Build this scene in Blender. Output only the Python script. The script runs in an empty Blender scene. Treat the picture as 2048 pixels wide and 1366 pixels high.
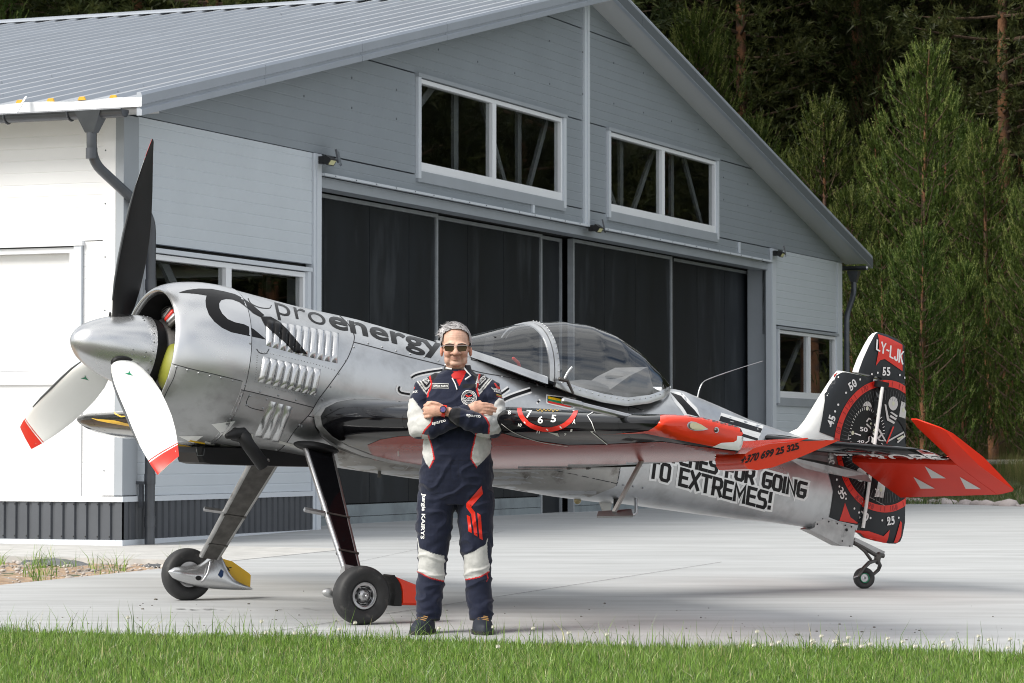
import bpy, bmesh, math, random
import numpy as np
from mathutils import Vector, Matrix
from mathutils.bvhtree import BVHTree
from mathutils.geometry import tessellate_polygon
random.seed(7); RNG = np.random.default_rng(7)
SC = bpy.context.scene
COL = SC.collection
rad = math.radians

# ------------------------------------------------------------------ camera
FPX, CAMH, HOR = 5968.0, 1.29, 815.0
PHI = math.atan((HOR-683)/FPX)
cd = bpy.data.cameras.new('camera'); cam = bpy.data.objects.new('camera', cd); COL.objects.link(cam)
cd.sensor_width = 36.0; cd.lens = FPX/2048*36.0; cd.clip_start = 0.5; cd.clip_end = 6000
cam.location = (0, 0, CAMH); cam.rotation_euler = (math.pi/2+PHI, 0, 0)
cd.dof.use_dof = True; cd.dof.focus_distance = 17.3; cd.dof.aperture_fstop = 13.0
SC.camera = cam

# ------------------------------------------------------------------ light
SUN_AZ = (-0.86, -0.52); SUN_EL = rad(40)
w = bpy.data.worlds.new('World'); SC.world = w; w.use_nodes = True
nt = w.node_tree; nt.nodes.clear()
def wn(t, **k):
    n = nt.nodes.new(t)
    for a, b in k.items(): setattr(n, a, b)
    return n
sky = wn('ShaderNodeTexSky', sky_type='NISHITA', sun_disc=False, sun_elevation=SUN_EL,
         sun_rotation=math.atan2(SUN_AZ[0], SUN_AZ[1]), altitude=100, air_density=1.0, dust_density=2.5, ozone_density=1.0)
tc = wn('ShaderNodeTexCoord'); mp = wn('ShaderNodeMapping'); mp.inputs['Scale'].default_value = (1, 1, 2.6)
nz = wn('ShaderNodeTexNoise'); nz.inputs['Scale'].default_value = 2.3; nz.inputs['Detail'].default_value = 7; nz.inputs['Roughness'].default_value = .58
rp = wn('ShaderNodeValToRGB'); rp.color_ramp.elements[0].position = .34; rp.color_ramp.elements[1].position = .56
mixc = wn('ShaderNodeMix', data_type='RGBA'); mixc.inputs[7].default_value = (9.0, 9.15, 9.2, 1)   # bright broken cloud
bg = wn('ShaderNodeBackground'); bg.inputs['Strength'].default_value = 0.10; wo = wn('ShaderNodeOutputWorld')
L_ = nt.links.new
L_(tc.outputs['Generated'], mp.inputs[0]); L_(mp.outputs[0], nz.inputs['Vector']); L_(nz.outputs[0], rp.inputs[0])
L_(rp.outputs[0], mixc.inputs[0]); L_(sky.outputs[0], mixc.inputs[6]); L_(mixc.outputs[2], bg.inputs[0]); L_(bg.outputs[0], wo.inputs[0])
sl = bpy.data.lights.new('sun', 'SUN'); sun = bpy.data.objects.new('sun', sl); COL.objects.link(sun)
sl.energy = 3.4; sl.angle = rad(30); sl.color = (1.0, 0.955, 0.88)
sd = Vector((SUN_AZ[0]*math.cos(SUN_EL), SUN_AZ[1]*math.cos(SUN_EL), math.sin(SUN_EL)))
sun.rotation_euler = sd.to_track_quat('Z', 'Y').to_euler()
vs = SC.view_settings
vs.view_transform = 'Standard'; vs.look = 'None'; vs.gamma = 1; vs.use_curve_mapping = False; vs.exposure = 0.4
SC.cycles.max_bounces = 8; SC.cycles.transparent_max_bounces = 16
SC.render.film_transparent = False
SC.cycles.pixel_filter_type = 'BLACKMAN_HARRIS'; SC.cycles.filter_width = 1.0

# ------------------------------------------------------------------ frames and rays
def ray(u, v):
    d = Vector((u-1024, FPX*math.cos(PHI)+(v-683)*math.sin(PHI), FPX*math.sin(PHI)-(v-683)*math.cos(PHI)))
    return d.normalized()
CAMP = Vector((0, 0, CAMH))
def gnd(u, v, z=0.0):
    d = ray(u, v); return CAMP + d*((z-CAMH)/d.z)
# aircraft frame: x aft, y starboard, z up, pitched 10 degrees nose up on its gear
AO = Vector((-1.53816, 18.90559, 0)); AA = Vector((0.854787, 0.518978, 0)); TH = rad(10)
AX = AA*math.cos(TH)-Vector((0, 0, 1))*math.sin(TH); AZ = AA*math.sin(TH)+Vector((0, 0, 1))*math.cos(TH); AY = AZ.cross(AX)
AM = Matrix((AX, AY, AZ)).transposed().to_4x4(); AM.translation = AO; AMI = AM.inverted()
def acl(u, v, y=0.0):
    "point of the aircraft plane y = const that the photograph shows at pixel (u, v)"
    d = ray(u, v); t = (y-AY.dot(CAMP-AO))/AY.dot(d); return AMI @ (CAMP+d*t)
def acx(u, v, x):
    d = ray(u, v); t = (x-AX.dot(CAMP-AO))/AX.dot(d); return AMI @ (CAMP+d*t)
# hangar frame: x along the gable front, y along the side wall, z up
LEAN = math.atan(85/FPX)
E1 = Vector((0.380563, 0.924755, 0)); E2 = Vector((-0.924755, 0.380563, 0))
BM = Matrix.Rotation(-LEAN, 4, 'X') @ Matrix((E1, E2, (0, 0, 1))).transposed().to_4x4()
BO = Vector((-3.64735, 27.83534, 0)); BM.translation = BO; BMI = BM.inverted()

# ------------------------------------------------------------------ materials
MATS = {}
def mat(name, col, rough=.5, metal=0., var=None, bump=None, coat=0., spec=.5, stretch=None, attr=None, dirt=None, alpha=None, sheen=0., rvar=0.):
    """principled material; var=(scale, amount) darkens and lightens the colour with noise, bump=(scale, strength),
    dirt=(scale, colour, low, high) mixes a second colour in patches, attr=a colour attribute that replaces the colour"""
    m = bpy.data.materials.new(name); m.use_nodes = True; MATS[name] = m
    t = m.node_tree; b = t.nodes['Principled BSDF']; b.inputs['Roughness'].default_value = rough; b.inputs['Metallic'].default_value = metal
    b.inputs['Coat Weight'].default_value = coat; b.inputs['Coat Roughness'].default_value = .06
    b.inputs['Specular IOR Level'].default_value = spec; b.inputs['Sheen Weight'].default_value = sheen
    b.inputs['Base Color'].default_value = (*col, 1)
    N = t.nodes.new; K = t.links.new
    co = N('ShaderNodeTexCoord'); vec = co.outputs['Object']
    if stretch:
        mp = N('ShaderNodeMapping'); mp.inputs['Scale'].default_value = stretch; K(vec, mp.inputs[0]); vec = mp.outputs[0]
    cur = None
    if attr:
        a = N('ShaderNodeAttribute'); a.attribute_name = attr; cur = a.outputs['Color']
    def noise(s, det=5, r=.55):
        n = N('ShaderNodeTexNoise'); n.inputs['Scale'].default_value = s; n.inputs['Detail'].default_value = det; n.inputs['Roughness'].default_value = r
        K(vec, n.inputs['Vector']); return n.outputs[0]
    if var:
        n = noise(var[0]); mr = N('ShaderNodeMapRange'); mr.inputs[1].default_value = .3; mr.inputs[2].default_value = .7
        mr.inputs[3].default_value = 1-var[1]; mr.inputs[4].default_value = 1+var[1]; K(n, mr.inputs[0])
        mx = N('ShaderNodeVectorMath'); mx.operation = 'SCALE'
        if cur: K(cur, mx.inputs[0])
        else: mx.inputs[0].default_value = col
        K(mr.outputs[0], mx.inputs['Scale']); cur = mx.outputs[0]
        if rvar:
            m2 = N('ShaderNodeMapRange'); m2.inputs[1].default_value = .3; m2.inputs[2].default_value = .7
            m2.inputs[3].default_value = rough-rvar; m2.inputs[4].default_value = rough+rvar; K(n, m2.inputs[0]); K(m2.outputs[0], b.inputs['Roughness'])
    if dirt:
        n = noise(dirt[0], 8, .6); r = N('ShaderNodeMapRange'); r.inputs[1].default_value = dirt[2]; r.inputs[2].default_value = dirt[3]; K(n, r.inputs[0])
        mx = N('ShaderNodeMix'); mx.data_type = 'RGBA'; K(r.outputs[0], mx.inputs[0]); mx.inputs[7].default_value = (*dirt[1], 1)
        if cur: K(cur, mx.inputs[6])
        else: mx.inputs[6].default_value = (*col, 1)
        cur = mx.outputs[2]
    if cur: K(cur, b.inputs['Base Color'])
    if bump:
        bp = N('ShaderNodeBump'); bp.inputs['Strength'].default_value = bump[1]; bp.inputs['Distance'].default_value = bump[2] if len(bump) > 2 else .01
        K(noise(bump[0]), bp.inputs['Height']); K(bp.outputs[0], b.inputs['Normal'])
    return m
def glass_mat(name, tint=(.9, .9, .9), ior=1.5, rough=0., extra=0.):
    "clear sheet: transparent with a Fresnel reflection"
    m = bpy.data.materials.new(name); m.use_nodes = True; t = m.node_tree; t.nodes.clear(); MATS[name] = m
    N = t.nodes.new; K = t.links.new
    tr = N('ShaderNodeBsdfTransparent'); tr.inputs[0].default_value = (*tint, 1); gl = N('ShaderNodeBsdfGlossy'); gl.inputs['Roughness'].default_value = rough
    fr = N('ShaderNodeFresnel'); fr.inputs[0].default_value = ior; ad = N('ShaderNodeMath'); ad.operation = 'ADD'; ad.use_clamp = True; ad.inputs[1].default_value = extra
    mx = N('ShaderNodeMixShader'); o = N('ShaderNodeOutputMaterial')
    ge = N('ShaderNodeNewGeometry'); fm_ = N('ShaderNodeMath'); fm_.operation = 'SUBTRACT'; fm_.inputs[0].default_value = 1; ml = N('ShaderNodeMath'); ml.operation = 'MULTIPLY'
    K(ge.outputs['Backfacing'], fm_.inputs[1]); K(fr.outputs[0], ad.inputs[0]); K(ad.outputs[0], ml.inputs[0]); K(fm_.outputs[0], ml.inputs[1]); K(ml.outputs[0], mx.inputs[0]); K(tr.outputs[0], mx.inputs[1]); K(gl.outputs[0], mx.inputs[2]); K(mx.outputs[0], o.inputs[0])
    return m
def leaf_mat(name, col, col2, rough=.6, trans=.35, scale=3.):
    "foliage: two greens by noise, part translucent"
    m = bpy.data.materials.new(name); m.use_nodes = True; t = m.node_tree; t.nodes.clear(); MATS[name] = m
    N = t.nodes.new; K = t.links.new
    co = N('ShaderNodeTexCoord'); n = N('ShaderNodeTexNoise'); n.inputs['Scale'].default_value = scale; K(co.outputs['Object'], n.inputs['Vector'])
    r = N('ShaderNodeMapRange'); r.inputs[1].default_value = .35; r.inputs[2].default_value = .65; K(n.outputs[0], r.inputs[0])
    oi = N('ShaderNodeObjectInfo'); mx = N('ShaderNodeMix'); mx.data_type = 'RGBA'; mx.inputs[6].default_value = (*col, 1); mx.inputs[7].default_value = (*col2, 1); K(r.outputs[0], mx.inputs[0])
    hs = N('ShaderNodeHueSaturation'); mr = N('ShaderNodeMapRange'); mr.inputs[3].default_value = .75; mr.inputs[4].default_value = 1.25; K(oi.outputs['Random'], mr.inputs[0]); mh = N('ShaderNodeMapRange'); mh.inputs[3].default_value = .485; mh.inputs[4].default_value = .515; ml = N('ShaderNodeMath'); ml.operation = 'FRACT'; mk = N('ShaderNodeMath'); mk.operation = 'MULTIPLY'; mk.inputs[1].default_value = 7.3; K(oi.outputs['Random'], mk.inputs[0]); K(mk.outputs[0], ml.inputs[0]); K(ml.outputs[0], mh.inputs[0]); K(mh.outputs[0], hs.inputs['Hue']); K(mr.outputs[0], hs.inputs['Value']); K(mx.outputs[2], hs.inputs['Color'])
    d = N('ShaderNodeBsdfDiffuse'); d.inputs['Roughness'].default_value = rough; tr = N('ShaderNodeBsdfTranslucent'); g = N('ShaderNodeBsdfGlossy'); g.inputs['Roughness'].default_value = .45
    K(hs.outputs[0], d.inputs[0]); K(hs.outputs[0], tr.inputs[0])
    m1 = N('ShaderNodeMixShader'); m1.inputs[0].default_value = trans; K(d.outputs[0], m1.inputs[1]); K(tr.outputs[0], m1.inputs[2])
    m2 = N('ShaderNodeMixShader'); m2.inputs[0].default_value = .015; K(m1.outputs[0], m2.inputs[1]); K(g.outputs[0], m2.inputs[2])
    o = N('ShaderNodeOutputMaterial'); K(m2.outputs[0], o.inputs[0]); return m

# ------------------------------------------------------------------ mesh helpers
class MB:
    "collects vertices and faces, then links them as ONE mesh object"
    def __init__(s): s.v = []; s.f = []; s.mi = []
    def add(s, vs, fs, mi=0):
        o = len(s.v); s.v += [tuple(p) for p in vs]; s.f += [tuple(i+o for i in f) for f in fs]; s.mi += [mi]*len(fs); return s
    def box(s, lo, hi, mi=0):
        x0, y0, z0 = lo; x1, y1, z1 = hi
        return s.add([(x0,y0,z0),(x1,y0,z0),(x1,y1,z0),(x0,y1,z0),(x0,y0,z1),(x1,y0,z1),(x1,y1,z1),(x0,y1,z1)],
              [(0,3,2,1),(4,5,6,7),(0,1,5,4),(1,2,6,5),(2,3,7,6),(3,0,4,7)], mi)
    def bar(s, a, b, wx, wy, upv=(0,0,1), mi=0):
        "box section wx by wy along a-b"
        a = Vector(a); b = Vector(b); d = (b-a).normalized(); u = Vector(upv)
        if abs(d.dot(u)) > .99: u = Vector((1,0,0))
        n = d.cross(u).normalized(); m = n.cross(d)
        q = [(-1,-1),(1,-1),(1,1),(-1,1)]
        vs = [p+n*(i*wx/2)+m*(j*wy/2) for p in (a,b) for i,j in q]
        return s.add(vs, [(0,1,2,3),(7,6,5,4),(0,4,5,1),(1,5,6,2),(2,6,7,3),(3,7,4,0)], mi)
    def tube(s, pts, r, n=12, mi=0, caps=True, dome=False, sq=None):
        "tube along a polyline; r one radius or one per point; sq=(axis vector, factor) flattens it"
        P = [Vector(p) for p in pts]; R = list(r) if hasattr(r, '__len__') else [r]*len(P)
        if dome:
            d0 = (P[0]-P[1]).normalized(); d1 = (P[-1]-P[-2]).normalized(); A = [(.97, .24), (.71, .71), (.38, .92)]
            P = [P[0]+d0*R[0]*h for h, k in A]+P+[P[-1]+d1*R[-1]*h for h, k in A[::-1]]
            R = [R[0]*k for h, k in A]+R+[R[-1]*k for h, k in A[::-1]]
        T = []
        for i in range(len(P)):
            d = (P[min(i+1,len(P)-1)]-P[max(i-1,0)]); T.append(d.normalized() if d.length > 1e-9 else Vector((0,0,1)))
        u = Vector((0,0,1)) if abs(T[0].z) < .9 else Vector((1,0,0)); nrm = (u-T[0]*u.dot(T[0])).normalized(); vs = []
        for p, t, rr in zip(P, T, R):
            nrm = (nrm-t*nrm.dot(t)).normalized(); b = t.cross(nrm)
            for k in range(n):
                a = 2*math.pi*k/n; o = (nrm*math.cos(a)+b*math.sin(a))*rr
                if sq: ax = Vector(sq[0]); o = o-ax*(o.dot(ax)*(1-sq[1]))
                vs.append(p+o)
        m = len(P); fs = [(i*n+k, i*n+(k+1)%n, (i+1)*n+(k+1)%n, (i+1)*n+k) for i in range(m-1) for k in range(n)]
        if caps: fs += [tuple(range(n))[::-1], tuple((m-1)*n+k for k in range(n))]
        return s.add(vs, fs, mi)
    def loft(s, rings, caps=True, closed=True, mi=0):
        n = len(rings[0]); vs = [p for r in rings for p in r]; m = len(rings)
        fs = [(i*n+k, i*n+(k+1)%n, (i+1)*n+(k+1)%n, (i+1)*n+k) for i in range(m-1) for k in range(n if closed else n-1)]
        if caps and closed: fs += [tuple(range(n))[::-1], tuple((m-1)*n+k for k in range(n))]
        return s.add(vs, fs, mi)
    def ell(s, c, r, n=18, m=12, mi=0, rot=None):
        c = Vector(c); vs = []; 
        for i in range(m+1):
            a = math.pi*i/m
            for k in range(n):
                b = 2*math.pi*k/n; p = Vector((r[0]*math.sin(a)*math.cos(b), r[1]*math.sin(a)*math.sin(b), r[2]*math.cos(a)))
                if rot: p = rot @ p
                vs.append(c+p)
        fs = [(i*n+k, (i+1)*n+k, (i+1)*n+(k+1)%n, i*n+(k+1)%n) for i in range(m) for k in range(n)]
        return s.add(vs, fs, mi)
    def lathe(s, prof, c, ax, n=32, mi=0, caps=False):
        "revolve (t, r) pairs round the axis through c"
        c = Vector(c); ax = Vector(ax).normalized(); u = ax.orthogonal().normalized(); b = ax.cross(u)
        return s.loft([[c+ax*t+(u*math.cos(2*math.pi*k/n)+b*math.sin(2*math.pi*k/n))*r for k in range(n)] for t, r in prof], caps=caps, mi=mi)
    def prism(s, poly, ext, mi=0):
        "closed prism: 3-D polygon pushed along ext"
        P = [Vector(p) for p in poly]; e = Vector(ext); n = len(P)
        tris = tessellate_polygon([P]); vs = P+[p+e for p in P]
        return s.add(vs, [tuple(t) for t in tris]+[tuple(i+n for i in t[::-1]) for t in tris]+[(i, (i+1)%n, n+(i+1)%n, n+i) for i in range(n)], mi)
    def xf(s, M): s.v = [tuple(M @ Vector(p)) for p in s.v]; return s
    def mesh(s, name, mats, smooth=None):
        me = bpy.data.meshes.new(name); me.from_pydata(s.v, [], s.f)
        for m in (mats if isinstance(mats, (list, tuple)) else [mats]): me.materials.append(MATS[m] if isinstance(m, str) else m)
        if any(s.mi): me.polygons.foreach_set('material_index', s.mi)
        bm = bmesh.new(); bm.from_mesh(me); bmesh.ops.remove_doubles(bm, verts=bm.verts, dist=1e-5)
        bmesh.ops.dissolve_degenerate(bm, dist=1e-6, edges=bm.edges)
        bmesh.ops.recalc_face_normals(bm, faces=bm.faces); bm.to_mesh(me); bm.free()
        if smooth: smooth_angle(me, smooth)
        return me
    def build(s, name, mats, parent=None, smooth=None, label=None):
        return link(name, s.mesh(name, mats, smooth), parent, label)
def smooth_angle(me, deg):
    me.polygons.foreach_set('use_smooth', [True]*len(me.polygons))
    try: me.set_sharp_from_angle(angle=rad(deg))
    except Exception: pass
def link(name, me, parent=None, label=None):
    o = bpy.data.objects.new(name, me); COL.objects.link(o)
    if parent: o.parent = parent
    if label: o['label'] = label
    return o
def empty(name, label, cat, M=None, group=None, loc=None):
    o = bpy.data.objects.new(name, None); COL.objects.link(o); o.empty_display_size = .2
    if M is not None: o.matrix_world = M
    if loc: o.location = loc
    return tag(o, label, cat, group)
def tag(o, label, cat=None, group=None):
    o['label'] = label
    if cat: o['category'] = cat
    if group: o['group'] = group
    return o
def kind(o, k, label=None):
    o['kind'] = k
    if label: o['label'] = label
    return o
def copy_tree(o, parent=None):
    c = o.copy(); COL.objects.link(c)
    if parent: c.parent = parent
    for ch in list(o.children): copy_tree(ch, c)
    return c
def lerp(a, b, t): return a+(b-a)*t
def interp(x, xs, ys): return float(np.interp(x, xs, ys))
def cr(pts, n):
    "Catmull-Rom resampling of a 2-D or 3-D polyline"
    P = [Vector(p) for p in pts]; out = []
    for i in range(len(P)-1):
        a = P[max(i-1, 0)]; b = P[i]; c = P[i+1]; d = P[min(i+2, len(P)-1)]
        for k in range(n):
            t = k/n; out.append(.5*((2*b)+(c-a)*t+(2*a-5*b+4*c-d)*t*t+(3*b-a-3*c+d)*t**3))
    return out+[P[-1]]

# ------------------------------------------------------------------ decals: flat print laid on a surface
def bvh_of(objs):
    vs, fs = [], []
    for o in objs:
        M = world_of(o); k = len(vs)
        vs += [M @ v.co for v in o.data.vertices]; fs += [tuple(i+k for i in p.vertices) for p in o.data.polygons]
    return BVHTree.FromPolygons(vs, fs)
def world_of(o):
    M = o.matrix_basis.copy(); p = o.parent
    while p: M = p.matrix_basis @ M; p = p.parent
    return M
def fill2d(loops):
    "triangulated even-odd fill of 2-D loops"
    cu = bpy.data.curves.new('fill', 'CURVE'); cu.dimensions = '2D'; cu.fill_mode = 'BOTH'
    for lp in loops:
        sp = cu.splines.new('POLY'); sp.points.add(len(lp)-1)
        for p, q in zip(sp.points, lp): p.co = (q[0], q[1], 0, 1)
        sp.use_cyclic_u = True
    ob = bpy.data.objects.new('fill', cu); me = bpy.data.meshes.new_from_object(ob)
    r = ([tuple(v.co[:2]) for v in me.vertices], [tuple(p.vertices) for p in me.polygons])
    bpy.data.objects.remove(ob); bpy.data.curves.remove(cu); bpy.data.meshes.remove(me); return r
def text2d(body, bold=0., spacing=1., shear=0.):
    "letters as a 2-D fill, scaled into the unit box"
    cu = bpy.data.curves.new('text', 'FONT'); cu.body = body; cu.size = 1; cu.offset = bold; cu.space_character = spacing; cu.shear = shear
    cu.resolution_u = 4; cu.fill_mode = 'FRONT'
    ob = bpy.data.objects.new('text', cu); me = bpy.data.meshes.new_from_object(ob)
    V = np.array([v.co[:2] for v in me.vertices]); F = [tuple(p.vertices) for p in me.polygons]
    bpy.data.objects.remove(ob); bpy.data.curves.remove(cu); bpy.data.meshes.remove(me); return V, F
def text_in(body, quad, bold=0., spacing=1., ref=None, shear=0.):
    """letters fitted into a quad given as (top-left, top-right, bottom-right, bottom-left);
    ref is a text whose box the quad stands for, so that outlines can be wider than the letters"""
    V, F = text2d(body, bold, spacing, shear); R = text2d(*(ref if ref else (body, bold, spacing)))[0]
    lo, hi = R.min(0), R.max(0); q = [np.array(p, float) for p in quad]; out = []
    for p in V:
        a, b = (p-lo)/(hi-lo); out.append(tuple((q[3]*(1-a)+q[2]*a)*(1-b)+(q[0]*(1-a)+q[1]*a)*b))
    return out, F
def cut_grid(V, F, step):
    me = bpy.data.meshes.new('cut'); me.from_pydata([(x, y, 0) for x, y in V], [], F); bm = bmesh.new(); bm.from_mesh(me)
    V = np.array(V)
    for ax in (0, 1):
        a, b = V[:, ax].min(), V[:, ax].max(); k = math.ceil(a/step)*step
        while k < b:
            co = [0, 0, 0]; no = [0, 0, 0]; co[ax] = k; no[ax] = 1
            bmesh.ops.bisect_plane(bm, geom=bm.verts[:]+bm.edges[:]+bm.faces[:], plane_co=co, plane_no=no, dist=step*1e-4); k += step
    bmesh.ops.triangulate(bm, faces=bm.faces)
    r = ([tuple(v.co[:2]) for v in bm.verts], [tuple(v.index for v in f.verts) for f in bm.faces if (bm.verts.index_update() or True)])
    bm.free(); bpy.data.meshes.remove(me); return r
def px_cast(p): return CAMP, ray(*p)
def side_cast(sgn=-1):
    "looks along the aircraft's y axis; 2-D points are (x, z)"
    def f(p):
        o = AM @ Vector((p[0], sgn*6, p[1])); return o, (AY*(-sgn)).normalized()
    return f
def decal(name, VF, bvh, m, parent=None, MI=None, off=.002, step=8., cast=px_cast, label=None, merge=None, wrap=.03):
    "lays a 2-D fill on a surface: each vertex is cast onto it and lifted by off"
    V, F = cut_grid(*VF, step); P = []; H = []
    for p in V: o, d = cast(p); H.append((o, d, bvh.ray_cast(o, d)))
    ds = [h[3] for o, d, h in H if h[0] is not None]
    if not ds: return None
    for o, d, h in H:
        if h[0] is None:                       # just past the rim: wrap onto the edge
            q, n, i, e = bvh.find_nearest(o+d*float(np.median(ds)))
            k = (q-o).dot(d); e = ((o+d*k)-q).length
            if e > wrap: P.append(None); continue
            P.append(q+(n if n.dot(d) < 0 else -n)*off*.6); continue
        n = h[1] if h[1].dot(d) < 0 else -h[1]
        P.append(h[0]+n*off)
    keep = [f for f in F if all(P[i] is not None for i in f)]
    keep = [f for f in keep if max((P[f[i]]-P[f[i-1]]).length for i in range(3)) < .3]
    MI = MI if MI is not None else Matrix()
    vs = [MI @ p if p is not None else Vector((0, 0, 0)) for p in P]
    if merge is not None: merge.add(vs, keep); return None
    used = sorted({i for f in keep for i in f}); ix = {a: b for b, a in enumerate(used)}
    me = bpy.data.meshes.new(name); me.from_pydata([vs[i] for i in used], [], [tuple(ix[i] for i in f) for f in keep]); me.materials.append(MATS[m])
    me.polygons.foreach_set('use_smooth', [True]*len(me.polygons))
    return link(name, me, parent, label)
def strip2d(pts, w, closed=False):
    "outline of a polyline as quads of width w"
    P = [Vector(p[:2]) for p in pts]; n = len(P); V = []; F = []
    for i in range(n):
        a = P[(i-1) % n] if closed else P[max(i-1, 0)]; b = P[(i+1) % n] if closed else P[min(i+1, n-1)]
        d = (b-a).normalized(); q = Vector((-d.y, d.x))*w/2; V += [tuple(P[i]+q), tuple(P[i]-q)]
    for i in range(n if closed else n-1): j = (i+1) % n; F.append((2*i, 2*i+1, 2*j+1, 2*j))
    return V, F
def join2d(*vfs):
    V, F = [], []
    for v, f in vfs: k = len(V); V += list(v); F += [tuple(i+k for i in t) for t in f]
    return V, F
def dots2d(cs, r, n=10):
    return join2d(*[([(c[0]+r*math.cos(2*math.pi*k/n), c[1]+r*math.sin(2*math.pi*k/n)) for k in range(n)], [tuple(range(n))]) for c in cs])

# squared stroke alphabet for the painted slogans: polylines in a unit cell
GL = {'T': (.8, [[(0, 1), (.8, 1)], [(.4, 1), (.4, 0)]]), 'O': (.8, [[(.14, 0), (0, .14), (0, .86), (.14, 1), (.66, 1), (.8, .86), (.8, .14), (.66, 0), (.14, 0)]]),
 'E': (.7, [[(.7, 1), (0, 1), (0, 0), (.7, 0)], [(0, .5), (.62, .5)]]), 'X': (.8, [[(0, 1), (.8, 0)], [(.8, 1), (0, 0)]]), 'R': (.78, [[(0, 0), (0, 1), (.62, 1), (.78, .86), (.78, .58), (.62, .44), (0, .44)], [(.46, .44), (.8, 0)]]),
 'M': (.98, [[(0, 0), (0, 1), (.49, .3), (.98, 1), (.98, 0)]]), 'S': (.76, [[(.76, 1), (.14, 1), (0, .86), (0, .64), (.14, .5), (.62, .5), (.76, .36), (.76, .14), (.62, 0), (0, 0)]]), '!': (.08, [[(.05, 1), (.04, .50)], [(.04, .13), (.04, .08)]]),
 'W': (1.05, [[(0, 1), (.26, 0), (.525, .8), (.79, 0), (1.05, 1)]]), 'A': (.82, [[(0, 0), (.41, 1), (.82, 0)], [(.16, .32), (.66, .32)]]), 'C': (.74, [[(.74, 1), (.14, 1), (0, .86), (0, .14), (.14, 0), (.74, 0)]]), 'H': (.78, [[(0, 0), (0, 1)], [(.78, 0), (.78, 1)], [(0, .5), (.78, .5)]]),
 'F': (.68, [[(0, 0), (0, 1), (.68, 1)], [(0, .48), (.6, .48)]]), 'G': (.8, [[(.8, 1), (.14, 1), (0, .86), (0, .14), (.14, 0), (.66, 0), (.8, .14), (.8, .48), (.42, .48)]]), 'I': (.05, [[(.025, 0), (.025, 1)]]), 'N': (.82, [[(0, 0), (0, 1), (.82, 0), (.82, 1)]]),
 'L': (.62, [[(0, 1), (0, 0), (.62, 0)]]), 'Y': (.8, [[(0, 1), (.4, .48), (.8, 1)], [(.4, .48), (.4, 0)]]), 'J': (.6, [[(.6, 1), (.6, .14), (.46, 0), (.14, 0), (0, .14), (0, .2)]]), 'K': (.76, [[(0, 0), (0, 1)], [(.74, 1), (.02, .42)], [(.22, .58), (.78, 0)]]), '-': (.36, [[(0, .48), (.36, .48)]]), ' ': (.42, [])}
def strokes(body, quad, gap=.40):
    "polylines of a slogan mapped into a quad (top-left, top-right, bottom-right, bottom-left)"
    x = 0; out = []
    for ch in body: w_, L = GL[ch]; out += [[(x+a, b) for a, b in l] for l in L]; x += w_+gap
    W = x-gap; q = [np.array(p, float) for p in quad]
    return [[tuple((q[3]*(1-a/W)+q[2]*a/W)*(1-b)+(q[0]*(1-a/W)+q[1]*a/W)*b) for a, b in l] for l in out]
def stroke_fill(pl, w):
    "stroke with square ends and mitred corners"
    P = [Vector(p) for p in pl]; closed = (P[0]-P[-1]).length < 1e-6
    if closed: P = P[:-1]
    else: P[0] += (P[0]-P[1]).normalized()*w/2; P[-1] += (P[-1]-P[-2]).normalized()*w/2
    n = len(P); V = []
    for i in range(n):
        a = P[(i-1) % n] if (closed or i) else None; b = P[(i+1) % n] if (closed or i < n-1) else None
        d0 = (P[i]-a).normalized() if a is not None else None; d1 = (b-P[i]).normalized() if b is not None else None
        d0 = d0 or d1; d1 = d1 or d0; n0 = Vector((-d0.y, d0.x)); n1 = Vector((-d1.y, d1.x)); m = (n0+n1); m = m.normalized() if m.length > .2 else n0; k = min(1.9, 1/max(.3, m.dot(n1))); V += [tuple(P[i]+m*k*w/2), tuple(P[i]-m*k*w/2)]
    return V, [(2*i, 2*i+1, 2*((i+1) % n)+1, 2*((i+1) % n)) for i in range(n if closed else n-1)]
def slogan(body, quad, bvh, parent, MI, w, wo, name='lettering', black='black_vinyl', white='white_vinyl', step=5, off=.0016, gap=.40):
    for nm, wd, m, o0 in ((name+'_outline', wo, white, off), (name, w, black, off+.0022)):
        mb = MB()
        for k, pl in enumerate(strokes(body, quad, gap)): decal(nm, stroke_fill(pl, wd), bvh, m, parent, MI, o0+.00012*(k % 5), step, merge=mb)
        me = bpy.data.meshes.new(nm); me.from_pydata(mb.v, [], mb.f); me.materials.append(MATS[m]); kind(link(nm, me, parent), 'stuff')
# ------------------------------------------------------------------ colours of the setting
mat('concrete', (.41, .42, .425), .75, var=(1.1, .13), bump=(60, .12), stretch=(.35, 2.2, 1), dirt=(2.4, (.33, .335, .335), .48, .72))
mat('kerb_concrete', (.46, .455, .44), .85, var=(4, .15), bump=(40, .3))
mat('joint_dark', (.13, .13, .13), .9)
mat('oil', (.07, .065, .06), .35)
mat('soil', (.055, .045, .03), .95, var=(3, .3), bump=(14, .8, .03))
mat('sand', (.36, .25, .165), .95, var=(7, .3), bump=(24, 1., .02), dirt=(5, (.3, .27, .24), .5, .62))
mat('meadow_soil', (.07, .085, .035), .95, var=(.8, .35), bump=(4, .8, .05))
mat('path_pale', (.42, .40, .38), .9, var=(3, .12))
mat('forest_floor', (.03, .028, .016), .95, var=(.6, .4), bump=(3, 1., .1))
mat('wall_light', (.545, .59, .635), .42, var=(1.5, .03), bump=(220, .04, .002))
mat('wall_sunlit', (.86, .87, .885), .4, var=(1.5, .02), bump=(220, .04, .002))  # side wall cladding, whitened to carry the sunlight falling on it
mat('wall_grey', (.262, .293, .325), .42, var=(1.5, .04), bump=(220, .05, .002))
mat('trim_light', (.60, .64, .69), .4)
mat('trim_grey', (.34, .37, .405), .4, var=(2, .05))
mat('trim_dark', (.12, .135, .15), .4)
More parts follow.
